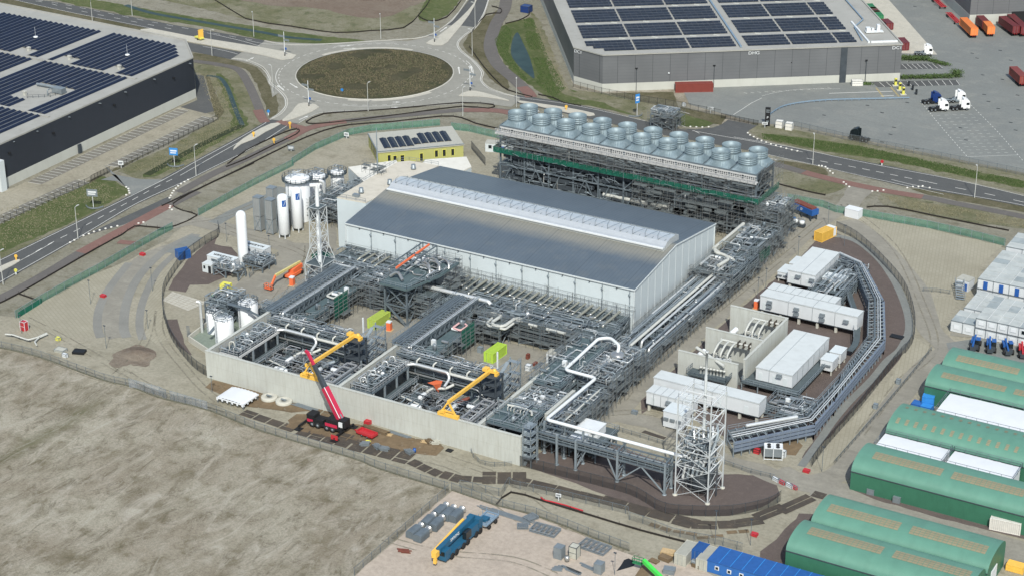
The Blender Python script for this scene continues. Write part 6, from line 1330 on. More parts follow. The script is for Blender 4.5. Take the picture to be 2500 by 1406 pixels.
def lattice(mb,cx,cy,prof,w1,w2,legs=(1,1)):
 """prof = list of (z, halfx, halfy)"""
 for(z0,a0,b0),(z1,a1,b1)in zip(prof,prof[1:]):
  c0=[(cx+sx*a0,cy+sy*b0,z0)for sx,sy in((-1,-1),(1,-1),(1,1),(-1,1))];c1=[(cx+sx*a1,cy+sy*b1,z1)for sx,sy in((-1,-1),(1,-1),(1,1),(-1,1))]
  for i in range(4):
   mb.beam(c0[i],c1[i],w1);j=(i+1)%4;mb.beam(c1[i],c1[j],w2);mb.beam(c0[i],c1[j],w2*.8);mb.beam(c0[j],c1[i],w2*.8)
 return mb
t=thing('flare_tower','tall white lattice tower with a chimney and pipes, standing on dark gravel at lower right','tower',(46,-60.9,0))
pr=[(0,3.75,3.75),(3.6,3.75,3.75),(7.4,3.75,3.75),(11.2,3.75,3.75),(15,3.75,3.75),(19,3.75,3.75),(23.2,3.75,3.75)]
mb=MB();lattice(mb,46,-60.9,pr,.24,.11);mb.build('lattice','tower_white' if 'tower_white' in MATS else paint('tower_white',s(176,182,184),.5,.05),t)
mb=MB()
for z in(7.5,11.3,15.1,19.1,23.2):
 for q_ in(-3.7,0,3.7):mb.beam((46+q_,-64.6,z),(46+q_,-57.2,z),.16)
 mb.beam((42.3,-60.9,z),(49.7,-60.9,z),.16)
mb.rail([(42.3,-64.6,23.2),(49.7,-64.6,23.2),(49.7,-57.2,23.2),(42.3,-57.2,23.2)],1.1,1.8,closed=True,t=.06);mb.build('platform','white_paint',t)
for x,y in((42.25,-64.65),(49.75,-64.65),(49.75,-57.15),(42.25,-57.15)):MB().lathe([(.55,0),(.55,.25),(0,.25)],(x,y,.03),10).build('footing','concrete',t)
MB().lathe([(.34,8),(.34,15),(.32,22),(.32,27),(.26,27.2),(.26,32.4),(.34,32.4),(.34,32.8),(.22,32.8)],(46.2,-60,0),14).build('chimney','tower_white',t)
for a in range(6):
 x=43.4+a*1.05;MB().path([(x,-63.6,4+a*.5),(x+.4,-62.4,8.5+a*.3),(x+1.2,-60.8,11.4+a*.7),(x+.3,-59.4,13.5+a*.5)],.3,9,bend=1.2).build('branch_pipe',random.choice(('lagging','steel_light','lagging','galv')),t)
R=random.Random(9)
for i in range(85):jpipe(R,t,43,49,-63.8,-58,5.8,13.5,(.08,.12,.2,.26),('steel','steel_light','galv','lagging','steel_dark'))
mb=MB();mb.lathe([(0,1.2),(2.4,1.4),(2.7,2.4),(2.7,5.8),(2.2,6.8),(0,6.9)],(46.4,-60.6,0),18);mb.build('burner_drum','steel_dark',t)
mb=MB();scaf(mb,43.6,49,-63.6,-58.4,0,5.6,1.8,1.9,.06,False,True,1,.3,R);mb.build('scaffolding',['scaffold','scaffold_board'],t)
mb=MB();
for k_ in range(18):mb.beam((50.0,-61.2,.4+k_*.35),(50.0,-60.6,.4+k_*.35),.06)
mb.beam((50,-61.2,0),(50,-61.2,7),.08);mb.beam((50,-60.6,0),(50,-60.6,7),.08);mb.build('ladder','steel_dark',t)
t=thing('vent_tower','white lattice tower round a white stack at the left end of the hall','tower',(-86,-9.6,0))
bx_=[(-86.4,-16),(-85.0,-10.8)]
mb=MB()
prof=[(0,2.9,6.2),(4.4,2.9,6.2)]
cxT,cyT=-84.3,-12.6
pr=[(0,2.6,3.1),(3,2.6,3.1),(6,2.6,3.1),(10.4,1.6,1.9),(13.6,1.55,1.85),(17.4,1.5,1.8),(21.4,1.5,1.8)]
lattice(mb,cxT,cyT,pr,.2,.12);mb.build('lattice','tower_white' if 'tower_white' in MATS else paint('tower_white',s(176,182,184),.5,.05),t)
MB().lathe([(.6,0),(.6,16),(.5,16.3),(.5,26.2)],(cxT,cyT,0),14).path([(cxT,cyT,26),(cxT,cyT,27.1),(cxT-1.2,cyT-1.4,27.3)],.48,12,bend=.8).build('stack','white_paint',t)
mb=MB();mb.box(cxT-1.7,cxT+1.7,cyT-2,cyT+2,21.3,21.4);mb.box(cxT-2.6,cxT+2.6,cyT-3.1,cyT+3.1,5.9,6.0);mb.build('platform','grating',t)
for i in range(24):jpipe(R,t,cxT-2.6,cxT+2.6,cyT-4,cyT+3,.6,4.3,(.1,.2,.3),('lagging','steel_light','galv'))
t=thing('stack_duct','thick ribbed grey duct lying between the white vent tower and the hall rack','duct',(-82,-8,4));q0,q1=at('I',545,190,4.4),at('I',850,235,5.6)
MB().path([q0,q1],.85,14).build('duct','galv',t);MB().path([at('I',600,165,5.2),at('I',830,222,6.6)],.3,10).build('pipe','lagging',t)
mb=MB();mb.box(-93.6,-88.6,-3.4,-.4,0,2.4);o=mb.build('green_tarpaulin','green_sheet' if 'green_sheet' in MATS else paint('green_sheet',s(16,84,66),.8,.2));tag(o,'dark green sheeted stack behind the foot of the white vent tower','tarpaulin')
t=thing('storage_silo','tall plain white upright cylinder standing on the left beside the white compressor cabins','silo',(-108.9,-13,0))
MB().lathe([(1.35,.2),(1.35,14.0),(1.2,14.6),(.7,15.1),(0,15.3)],(-108.9,-13,0),28).build('shell','tank_white' if 'tank_white' in MATS else paint('tank_white',s(212,216,218),.4,.03,.4,dirtamt=.15,fine=2),t)
for a in(0,90,180,270):MB().beam((-108.9+1.2*math.cos(R_(a+45)),-13+1.2*math.sin(R_(a+45)),0),(-108.9+1.2*math.cos(R_(a+45)),-13+1.2*math.sin(R_(a+45)),.6),.25).build('leg','white_paint',t)
for x,y,h,lab in((-110.0,6.9,12.6,'left of the two white nitrogen tanks with a blue square, the shorter looking one'),(-109.4,12.4,12.8,'right of the two white nitrogen tanks with a blue square, standing before the big tank')):
 t=thing('gas_tank',lab,'tank',(x,y,0),0,'white gas tanks with a blue square')
 MB().lathe([(0,.7),(1.1,.9),(1.5,1.3),(1.5,h-.8),(1.25,h-.25),(.7,h+.05),(0,h+.15)],(x,y,0),28).build('shell','tank_white',t)
 for a in(45,135,225,315):MB().beam((x+1.35*math.cos(R_(a)),y+1.35*math.sin(R_(a)),0),(x+1.35*math.cos(R_(a)),y+1.35*math.sin(R_(a)),2.2),.24).build('leg','white_paint',t)
 mb=MB();vs=[];n=7
 for i in range(n+1):
  a=R_(-62+44*i/n);vs+=[(x+1.53*math.cos(a),y+1.53*math.sin(a),h-3.1),(x+1.53*math.cos(a),y+1.53*math.sin(a),h-1.2)]
 mb.add(vs,[(2*i,2*i+2,2*i+3,2*i+1)for i in range(n)],0,True);em=mb.build('logo_panel','blue',t)
 mb=MB();vs=[]
 for i,(za,zb)in enumerate(((-2.9,-2.7),(-2.5,-2.2),(-2.0,-1.7),(-1.55,-1.3))):
  a=R_(-46+i*7);vs+=[(x+1.55*math.cos(a),y+1.55*math.sin(a),h+za),(x+1.55*math.cos(a),y+1.55*math.sin(a),h+zb)]
 mb.add(vs,[(0,2,3,1),(2,4,5,3),(4,6,7,5)]);mb.build('logo_stroke','white_paint',em)
def tank(name,label,x,y,r,h,rail=True,group=None,seed=1,conical=True):
 t=thing(name,label,'tank',(x,y,0),0,group);R=random.Random(seed)
 MB().lathe([(r,.1),(r,h),(r*.97,h+.1),(r*.5,h+.45),(0,h+.6)],(x,y,0),32).build('shell','tank_white',t)
 mb=MB()
 if rail:
  mb.lathe([(r+.05,h-.5),(r+.9,h-.5),(r+.9,h-.4),(r+.05,h-.4)],(x,y,0),24,0,False);mb.build('ring_platform','grating',t)
  mb=MB();mb.rail([(x+(r+.85)*math.cos(R_(a)),y+(r+.85)*math.sin(R_(a)),h-.4)for a in range(0,360,20)],1.2,3,closed=True,t=.09);mb.build('railing','steel',t)
 mb=MB();a=R_(-100)
 for k_ in range(int(h/.4)):mb.beam((x+(r+.25)*math.cos(a)-.2,y+(r+.25)*math.sin(a),.4+k_*.4),(x+(r+.25)*math.cos(a)+.2,y+(r+.25)*math.sin(a),.4+k_*.4),.07)
 mb.build('ladder','steel_dark',t)
 for i in range(10):jpipe(R,t,x-r*.6,x+r*.6,y-r*.6,y+r*.6,h+.5,h+1.6,(.08,.12))
 return t
tank('water_tank','biggest round white tank with a railed roof, behind the two blue-marked tanks',-114,19.5,3.4,12.4,seed=2)
tank('process_tank','domed white tank amid pipework, right of the biggest round tank',-115.3,30.2,2.6,9.2,seed=3);tank('process_tank','smallest white domed tank at the back of the left tank group',-113.0,37.2,1.9,8.4,seed=4)
rack('tank_pipe_rack','dense pipework rack between the round tanks and the left end of the hall',-110.5,-101,20,36,[2.6,5.4],4.8,4,along='y',fill=.55,npipes=18,jumble=60,seed=61,scaf_sides='SW',eq=16)
rack('tank_service_rack','second pipework rack right of the smallest domed tank',-108.5,-100.5,37,47,[2.6,4.6],4,3.4,along='y',fill=.5,npipes=12,jumble=30,seed=62,scaf_sides='W',eq=8)
t=thing('tank_stack','slim grey vent stack with scaffold beside the big round tank','stack',(-110.6,27,0));MB().path([(-110.6,27,0),(-110.6,27,9.2),(-111.6,26.4,9.6)],.5,12,bend=.8).build('pipe','lagging',t)
ribbed('cold_box',s(132,136,136),0,.55,.5,.03,.06,contrast=.3)
for x,y,h,lab in((-118.6,7.4,10.0,'leftmost tall grey boxy tower with a framed base'),(-114.4,7.2,10.2,'middle tall grey boxy tower, in front of the two others'),(-119.2,14.4,10.2,'tall grey boxy tower standing behind the middle one'),(-113.8,13.4,8.6,'grey boxy tower half hidden behind the blue-marked white tanks')):
 t=thing('vaporizer',lab,'vaporizer',(x,y,0),0,'grey vaporizer towers')
 MB().box(x-1.1,x+1.1,y-1.0,y+1.0,4.6,h).build('upper_casing','cold_box',t);MB().box(x-1.0,x+1.0,y-.9,y+.9,.4,4.4).build('lower_casing','cold_box',t);MB().box(x-1.2,x+1.2,y-1.1,y+1.1,h,h+.2).build('cap','galv',t)
 mb=MB()
 for sx in(-1,1):
  for sy in(-1,1):mb.beam((x+sx*1.1,y+sy*1.0,0),(x+sx*1.1,y+sy*1.0,h),.14)
 mb.beam((x-1.1,y-1.02,.4),(x+1.1,y-1.02,4.4),.1);mb.beam((x+1.1,y-1.02,.4),(x-1.1,y-1.02,4.4),.1);mb.build('frame','steel_light',t)
bund=[(-92.6,-57.0),(-79.2,-62.2),(-77.2,-62.2),(-77.2,-40),(-86,-37),(-94,-45)]
t=thing('tank_bund','low concrete bund with a green floor round the three front tanks','bund',(-85,-50,0));MB().prism(bund,0,.5).build('floor','bund_floor' if 'bund_floor' in MATS else paint('bund_floor',s(112,124,112),.8,.1),t)
mb=MB();bb=bund+[bund[0]]
for a,b in zip(bb,bb[1:]):mb.beam((a[0],a[1],.8),(b[0],b[1],.8),.3,1.6)
mb.build('bund_wall','concrete',t)
for x,y,r,h,lab,sd in((-84.2,-53.5,2.35,6.8,'front white tank with spiky pipework on top, nearest the long front wall',5),(-84.4,-43.6,2.5,7.0,'white tank under a grey stair, furthest back of the front tank group',6),(-90.0,-50.2,1.8,5.9,'smaller white tank at the left of the front tank group',7)):
 t=tank('chemical_tank',lab,x,y,r,h,False,seed=sd);R=random.Random(sd+90)
 for i in range(9):jpipe(R,t,x-r*.8,x+r*.8,y-r*.8,y+r*.8,h+.2,h+1.4,(.05,.07),('steel','steel_light','steel_dark'))
 mb=MB();mb.rail([(x+r*1.05*math.cos(R_(a)),y+r*1.05*math.sin(R_(a)),h)for a in range(0,360,30)],1.0,3,closed=True,t=.06);mb.build('top_railing','steel',t)
MB().path([(-92.4,-52,0.5),(-92.4,-52,8.6),(-93.2,-52.4,8.8)],.35,10,bend=.5).build('vent_pipe','lagging',t)
t=rack('tank_access_rack','grey stair and pipe rack wrapped round the three front tanks',-95,-88.4,-47,-39,[2.4,4.4,6.2],3.3,4,fill=.6,npipes=10,jumble=30,seed=66,scaf_sides='',eq=8)
mb=MB();mb.beam((-82,-47,7.0),(-78,-44,3.6),.9,.2);mb.rail([(-87,-46.5,7.2),(-81.5,-46.5,7.2)],1.1,1.2);mb.beam((-88,-46.5,7.0),(-81.5,-46.5,7.0),1.2,.15);mb.beam((-87,-49,5.6),(-87,-56,3),.8,.15)
for k_ in range(9):mb.beam((-94.6,-55.2,.3+k_*.35),(-93.6,-55.2,.3+k_*.35),.1)
mb.build('stair','steel',t)
rack('pump_rack','low dark pump rack behind the three front tanks beside the bay wall',-85,-76.6,-39,-35,[1.8,3.2],4,4,fill=.5,npipes=10,jumble=24,seed=67,eq=8)
q=at('G',455,275);o=MB().lathe([(0,.9),(1.0,1.0),(1.0,2.6),(.7,3.1),(0,3.2)],(q[0]+.2,q[1]+1.5,0),18).build('green_tank','green');tag(o,'small dark green round tank behind the front tank group','tank')
paint('cabin_white',s(190,195,198),.5,.04,.5,dirt=s(160,164,164),dirtamt=.25,fine=2);paint('cabin_roof',s(184,190,190),.6,.04,.4,dirt=s(150,154,152),dirtamt=.4,fine=2)
def ehouse(label,x0,x1,y0,y1,z0,z1,seams_x=(),seams_y=(),doors=(),units=(),legs=True,name='equipment_house',group='white equipment houses on short concrete legs'):
 t=thing(name,label,'equipment house',((x0+x1)/2,(y0+y1)/2,0),0,group)
 MB().box(x0,x1,y0,y1,z0,z1-.12).build('wall','cabin_white',t);rf=MB().box(x0-.12,x1+.12,y0-.12,y1+.12,z1-.12,z1+.04).build('roof','cabin_roof',t)
 mb=MB();any_=False
 for x in seams_x:mb.beam((x,y0-.02,z0),(x,y0-.02,z1-.1),.08);mb.beam((x,y0,z1+.05),(x,y1,z1+.05),.08,.04);any_=True
 for y in seams_y:mb.beam((x1+.02,y,z0),(x1+.02,y,z1-.1),.08);any_=True
 if any_:mb.build('seam','galv',t)
 mb=MB();mb.beam((x0,y0-.05,z1-.03),(x1,y0-.05,z1-.03),.08,.16);mb.beam((x1+.05,y0,z1-.03),(x1+.05,y1,z1-.03),.08,.16);mb.beam((x0,y0-.03,z0+.1),(x1,y0-.03,z0+.1),.08,.2);mb.build('trim','steel_dark',rf)
 for side,a in doors:
  q_=MB().box(a-.5,a+.5,y0-.06,y0+.05,z0+.15,z0+2.2)if side=='S' else MB().box(x1-.05,x1+.06,a-.5,a+.5,z0+.15,z0+2.2);q_.build('door','panel_white',t)
 for side,a,z in units:
  mb=MB()
  if side=='S':mb.box(a-.7,a+.7,y0-.75,y0-.02,z,z+.12).box(a-.65,a+.65,y0-.5,y0,z+.1,z+.65)
  else:mb.box(x1+.02,x1+.75,a-.7,a+.7,z,z+.12).box(x1,x1+.5,a-.65,a+.65,z+.1,z+.65)
  mb.build('louvre','galv',t)
 if legs:
  n=max(2,int((x1-x0)/4.3)+1)
  for i in range(n):
   for y in(y0+.5,y1-.5):
    x=x0+.6+(x1-x0-1.2)*i/(n-1);MB().box(x-.3,x+.3,y-.3,y+.3,.05,z0).build('leg','concrete',t)
 return t
ehouse('large white equipment house with two roof halves, furthest back of the right cluster',22.5,30.0,43.2,60.0,1.6,5.2,(26.2,),(46.5,50,53.4,56.8),(('S',24),('S',28)),(('S',25.4,3.8),('S',29.2,3.6)))
ehouse('long narrow white equipment house with ribbed roof, behind the long front one',22.6,40.6,29.9,33.9,1.8,5.3,[22.6+i*2 for i in range(1,9)],(),(),(('S',37,2.4),))
ehouse('long white equipment house with louvres along its side, on stubby concrete legs',22.8,48.4,24.8,28.9,1.7,5.6,(30.3,36.7,42.6),(),(('S',24),),(('S',25.4,4.1),('S',25.4,3.0),('S',32.6,3.9),('S',32.6,2.6),('S',39.4,3.9),('S',39.4,2.6),('S',45.6,3.6)))
ehouse('big white equipment house raised on a grey railed platform beside the curved bridge',37.3,46.3,-11.2,11.6,1.9,5.2,(40.6,),(-8,-4.8,-1.4,2,5.4,8.6),(('S',38.4),('S',42),('S',44.6)),(('S',43.2,4.2),))
ehouse('long white equipment house with a dark seam across its roof, behind the right lattice tower',18.9,45.1,-27.4,-23.4,1.6,5.2,(33.6,),(),(('S',21.6),('S',35.4),('S',42)),())
ehouse('ribbed-roof white equipment house in front of the long dark-seamed one',20.3,31.4,-34.0,-30.2,1.7,4.9,[20.3+i*1.8 for i in range(1,6)],(),(('S',22),),(('S',26,3.3),))
def box_unit(label,x0,x1,y0,y1,z0,z1,n=3):
 t=thing('transformer_cabinet',label,'cabinet',((x0+x1)/2,(y0+y1)/2,0),0,'small white equipment cabinets')
 MB().box(x0,x1,y0,y1,z0,z1).build('casing','cabin_white',t);MB().box(x0-.12,x1+.12,y0-.12,y1+.12,z1,z1+.1).build('roof','panel_white',t)
 for i in range(n):a=x0+(x1-x0)*(i+.5)/n;MB().box(a-(x1-x0)/n*.36,a+(x1-x0)/n*.36,y0-.35,y0-.02,z0+(z1-z0)*.45,z0+(z1-z0)*.62).build('louvre','galv',t)
 mb=MB()
 for x in(x0+.3,x1-.3):
  for y in(y0+.3,y1-.3):mb.box(x-.15,x+.15,y-.15,y+.15,.05,z0)
 mb.build('plinth_frame','concrete',t)
box_unit('white cabinet on a grey platform beside the furthest back white house',30.6,36.4,46.6,50.2,1.6,3.6);box_unit('white cabinet at the left foot of the furthest back house, nearer one',18.6,21.6,46,51.2,1.0,2.8,2);box_unit('white cabinet at the left foot of the furthest back house, further one',19.2,21.8,52.4,57.4,1.0,2.8,2)
box_unit('white cabinet beside the curved cable bridge, nearer of a pair',47.8,50.8,2.6,6.4,1.2,3.8,1);box_unit('white cabinet beside the curved cable bridge, further of a pair',48.2,51.0,7.4,11.2,1.2,3.8,1)
box_unit('tall white cabinet in front of the ribbed-roof house, beside the lattice tower',27.2,31.8,-39.4,-34.8,.5,4.3,3)
t=thing('house_platform','grey railed walkway round the big white house in the middle of the right cluster','platform',(42,-12,0))
mb=MB();tiles(mb,34.8,49,-14,-11.4,2.0,1.9,1,.25);tiles(mb,46.5,49,-11.4,12,2.0,1.9,1,.2);tiles(mb,35.3,37.1,-11.4,0,2.0,1.9,1,.2);mb.build('deck','grating',t)
mb=MB();mb.rail([(34.8,-14,2),(49,-14,2),(49,12,2)],1.1,1.5);mb.rail([(34.8,-14,2),(34.8,-8,2)],1.1,1.5)
for x in(35,39,44,48.8):mb.beam((x,-13.8,0),(x,-13.8,1.9),.25)
mb.build('railing','steel_light',t)
t=rack('ground_cable_rack','low grey cable rack between the white houses and the curved cable bridge',44,55,-24,-14.5,[1.6],3.6,3,fill=.3,npipes=16,jumble=10,seed=71,eq=6)
rack('house_cable_rack','grey trestle between the furthest back house and the curved bridge',30.6,39,36,58,[1.8,3.2],4,4.4,along='y',fill=.35,npipes=16,jumble=10,seed=72)
def trafo(label,cx,cy,fl,mirror=1):
 t=thing('transformer',label,'transformer',(cx,cy,0),0,'power transformers in the concrete bays')
 mb=MB();mb.box(cx-2.8,cx+2.8,cy-1.7,cy+1.7,.3,3.0);mb.box(cx-3.4,cx-2.9,cy-1.5,cy+1.5,.6,2.7);mb.build('main_tank','trafo_grey' if 'trafo_grey' in MATS else paint('trafo_grey',s(168,170,164),.5,.06),t)
 for i in range(6):
  MB().box(cx-2.6+i*.9,cx-2.1+i*.9,cy-2.9,cy-1.8,.5,2.6).build('radiator','trafo_grey',t)
 for i in range(3):
  x=cx-1.4+i*1.7;y=cy+.4;MB().path([(x,y-.2,3.0),(x,y,5.0),(x,y+2.4,6.2),(x,y+5.0,6.2)],.26,12,bend=.7).build('bus_duct','cream_pipe',t)
  MB().lathe([(.32,0),(.32,.4),(.14,.5),(.2,.9),(.14,1.2),(.18,1.6),(0,1.7)],(cx-2+i*.8,cy+1.2,3.0),10).build('bushing','cream_pipe',t)
 MB().path([(cx-1.8,cy+5.2,6.2),(cx+6.0,cy+5.2,6.2)],.3,12).build('bus_duct','cream_pipe',t)
 mb=MB();
 for x in(cx+2.8,cx+4.2,cx+5.6):mb.box(x-.1,x+.1,cy+4.4,cy+6,5.5,6.9)
 mb.build('duct_frame','steel_mat',t)
 MB().path([(cx-4.6,cy-1.4,3.9),(cx-4.2,cy+1.2,4.3)],.65,14).build('conservator','tank_white',t)
 R=random.Random(int(cx*7+cy))
 for i in range(22):jpipe(R,t,cx-2.6,cx+2.6,cy-1.6,cy+1.6,3.0,4.4,(.06,.1),('steel_dark','white_paint','steel_light'))
trafo('transformer with three cream bus ducts in the upper concrete bay',28.6,5.4,1);trafo('transformer with cream bus ducts on a railed platform in the lower concrete bay',26.8,-9.0,1)
t=thing('transformer_platform','dark railed steel platform under the cream bus ducts in front of the lower bay','platform',(28,-17,0))
for x in(23.6,28,32.8):MB().beam((x,-18.6,0),(x,-18.6,3.4),.3).build('column','steel_light',t)
mb=MB();tiles(mb,23.2,33.2,-19,-15.7,3.6,1.8,1,.3);mb.build('deck','grating',t);mb=MB();mb.rail([(23.2,-15.7,3.6),(23.2,-19,3.6),(33.2,-19,3.6),(33.2,-15.7,3.6)],1.2,1.1);mb.beam((23.6,-18.6,0),(28,-18.6,3.4),.16);mb.build('railing','steel',t)
for i in range(8):MB().lathe([(.3,0),(.3,1.3),(.4,1.3),(.4,1.6),(0,1.7)],(26+i*.8,-17.2+.1*i,3.6),10).build('bushing','cream_pipe',t)
MB().path([(22.6,-12.4,7.2),(30.8,-17.0,5.6)][:1]+[(31.6,-16.6,6.4)],.4,12).build('bus_duct','cream_pipe',t)
outer=[(29.6,62.6),(36.9,59.4),(49.4,40.4),(57.4,19.4),(58.4,-15.5),(58.6,-28),(46.4,-44)]
inner=[(28.6,60.2),(35,57.4),(46.2,38.6),(53.8,17.6),(55.2,-4),(55.2,-25.4),(43,-39.8)]
t=thing('curved_cable_bridge','curved grey cable bridge running round the right side of the white houses','cable bridge',(56,0,0))
segs=list(zip(outer,outer[1:],inner,inner[1:]))
for i,(a,b,c,d)in enumerate(segs):
 for(p_,q_,nm,m_)in((a,b,'outer_tray','tray_side'),(c,d,'inner_tray','steel')):
  if m_ not in MATS:paint('tray_side',s(110,124,142),.5,.08,.5,metal=.2)
  mb=MB()
  for z in(1.7,2.6,3.5):mb.beam((p_[0],p_[1],z),(q_[0],q_[1],z),.55 if nm=='outer_tray' else.3,.5)
  mb.build(nm,m_,t)
 mb=MB();L_=math.dist(a,b);n=max(2,int(L_/2.0))
 for k_ in range(n+1):
  u_=k_/n;p_=(a[0]+(b[0]-a[0])*u_,a[1]+(b[1]-a[1])*u_);q_=(c[0]+(d[0]-c[0])*u_,c[1]+(d[1]-c[1])*u_)
  for z in(1.6,4.0):mb.beam((*p_,z),(*q_,z),.16,.2)
  mb.beam((*p_,0),(*p_,4.0),.2);mb.beam((*q_,0),(*q_,4.0),.2)
  if k_<n and k_%2==0:u2=(k_+1)/n;q2=(c[0]+(d[0]-c[0])*u2,c[1]+(d[1]-c[1])*u2);mb.beam((*p_,4.0),(*q2,4.0),.12)
 mb.build('cross_frame','steel_light',t)
 for f,z,r,m_ in((.25,4.4,.14,'lagging'),(.4,4.4,.12,'lagging'),(.6,4.4,.2,'stainless' if i>3 else 'steel')):
  g0=(a[0]+(c[0]-a[0])*f,a[1]+(c[1]-a[1])*f,z);g1=(b[0]+(d[0]-b[0])*f,b[1]+(d[1]-b[1])*f,z);MB().tube(g0,g1,r,8).build('pipe',m_,t)
MB().tube((54.6,-28.4,4.9),(46.4,-37.8,4.9),.42,12).build('white_pipe','lagging',t)
mb=MB();mb.rail([(p_[0],p_[1],4.0)for p_ in inner],1.0,2.4);mb.build('railing','steel_light',t)
t=thing('inner_walkway','grey walkway curving inside the curved cable bridge','walkway',(44,40,0));mb=MB();strip_mb(mb,catmull([(33,54.5,0),(40,42,0),(46,31,0),(50.5,19,0),(51,13,0)],4),1.5,2.2,0,1.9);mb.build('deck','grating',t);mb=MB();mb.rail([(32.4,54,2.2),(39.4,41.6,2.2),(45.4,30.6,2.2),(49.8,19,2.2)],1.1,1.8);mb.build('railing','steel_light',t)
mb=MB();q=at('P',835,1282);mb.box(q[0]-1.6,q[0]+1.6,q[1]-.9,q[1]+.9,.06,.35);tag(mb.build('black_cover','black'),'black rectangular cover lying on the dark gravel inside the curved fence','cover')
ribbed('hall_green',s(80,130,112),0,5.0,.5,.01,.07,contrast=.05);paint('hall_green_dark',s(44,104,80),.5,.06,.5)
paint('skylight_tan',s(134,126,98),.5,.08,1.2,dirtamt=.15)
def hall(label,x0,x1,y0,y1,eave,crest,panels,left_green=True,dorm=False,group='green arched halls'):
 t=thing('arched_hall',label,'hall',(x0,(y0+y1)/2,0),0,group);n=18;pr=[]
 for i in range(n+1):
  a=math.pi*i/n;c=-math.cos(a);pr.append((y0+(y1-y0)*(c+1)/2,eave+(crest-eave)*math.sin(a)**.8))
 vs=[(x0,y,z)for y,z in pr]+[(x1,y,z)for y,z in pr];m=n+1
 mb=MB();mb.add(vs,[(i,m+i,m+i+1,i+1)for i in range(n)],0,True);rf=mb.build('roof','hall_green',t)
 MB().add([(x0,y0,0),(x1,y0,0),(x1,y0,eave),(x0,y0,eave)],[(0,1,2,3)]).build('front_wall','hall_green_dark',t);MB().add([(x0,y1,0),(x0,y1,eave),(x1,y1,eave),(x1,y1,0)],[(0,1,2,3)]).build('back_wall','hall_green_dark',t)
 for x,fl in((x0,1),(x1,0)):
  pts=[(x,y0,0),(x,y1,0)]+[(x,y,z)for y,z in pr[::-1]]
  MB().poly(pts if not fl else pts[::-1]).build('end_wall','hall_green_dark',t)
 MB().beam((x0,y0-.06,eave),(x1,y0-.06,eave),.12,.18).build('gutter','steel_dark',t)
 def surf(y,off=.05):
  c=2*(y-y0)/(y1-y0)-1;a=math.acos(max(-1,min(1,-c)));return eave+(crest-eave)*math.sin(a)**.8+off
 for(a0,a1,f0,f1)in panels:
  ny=4;ya=y0+(y1-y0)*f0;yb=y0+(y1-y0)*f1;ncol=max(1,round((a1-a0)/1.0));mb=MB()
  for i in range(ncol):
   for j in range(ny):
    xa=a0+(a1-a0)*i/ncol+.04;xb=a0+(a1-a0)*(i+1)/ncol-.04;p_=ya+(yb-ya)*j/ny+.05;q_=ya+(yb-ya)*(j+1)/ny-.05
    mb.add([(xa,p_,surf(p_)),(xb,p_,surf(p_)),(xb,q_,surf(q_)),(xa,q_,surf(q_))],[(0,1,2,3)])
  mb.build('skylight_panel','skylight_tan',rf)
 return t
def pf(x,y,Yc,z):q=atY('Q',x,y,Yc);return q.x
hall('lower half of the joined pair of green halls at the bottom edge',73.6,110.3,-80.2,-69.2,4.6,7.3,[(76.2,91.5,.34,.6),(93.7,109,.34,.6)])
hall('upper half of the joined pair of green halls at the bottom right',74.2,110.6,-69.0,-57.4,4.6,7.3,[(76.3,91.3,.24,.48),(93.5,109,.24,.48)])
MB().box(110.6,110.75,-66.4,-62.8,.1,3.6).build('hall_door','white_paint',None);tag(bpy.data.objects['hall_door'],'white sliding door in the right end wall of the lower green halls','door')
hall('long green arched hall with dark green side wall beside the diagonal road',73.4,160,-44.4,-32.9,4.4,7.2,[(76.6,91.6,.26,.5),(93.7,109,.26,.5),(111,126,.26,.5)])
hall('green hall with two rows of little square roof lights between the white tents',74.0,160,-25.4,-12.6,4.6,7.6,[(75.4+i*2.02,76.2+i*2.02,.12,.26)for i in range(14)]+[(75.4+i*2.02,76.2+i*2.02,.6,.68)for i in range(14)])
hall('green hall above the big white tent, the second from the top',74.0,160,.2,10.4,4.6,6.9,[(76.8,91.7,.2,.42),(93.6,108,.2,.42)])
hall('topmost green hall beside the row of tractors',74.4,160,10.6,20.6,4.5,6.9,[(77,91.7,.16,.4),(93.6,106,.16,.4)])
paint('tent_white',s(200,204,208),.6,.03,.4,dirt=s(196,200,204),dirtamt=.4,fine=3)
def tent(label,x0,x1,y0,y1,h,nx):
 t=thing('white_tent',label,'tent',((x0+x1)/2,(y0+y1)/2,0),0,'flat white sheeted tents')
 MB().box(x0,x1,y0,y1,.05,h-.1).build('side_sheet','tent_white',t)
 mb=MB();vs=[];fs=[];R=random.Random(int(x0));NX,NY=nx*3,6
 for i in range(NX+1):
  for j in range(NY+1):vs.append((x0-.1+(x1-x0+.2)*i/NX,y0-.1+(y1-y0+.2)*j/NY,h+.15*math.sin(math.pi*j/NY)+R.uniform(-.04,.04)))
 for i in range(NX):
  for j in range(NY):a=i*(NY+1)+j;fs.append((a,a+NY+1,a+NY+2,a+1))
 mb.add(vs,fs,0,True);mb.build('roof_sheet','tent_white',t)
 mb=MB();mb.rail([(x0-.3,y0-.3,h-.1),(x1+.3,y0-.3,h-.1),(x1+.3,y1+.3,h-.1),(x0-.3,y1+.3,h-.1)],1.2,2.4,closed=True);mb.build('railing','steel',t)
tent('white sheeted tent, left of two, above the long green hall',74.4,88.9,-32.7,-26.4,5.0,6)
tent('white sheeted tent, right of two, above the long green hall',90.0,104.2,-32.7,-26.4,5.0,6);tent('largest white sheeted tent, below the second green hall from the top',80.6,150,-11.6,-1.4,5.0,16)
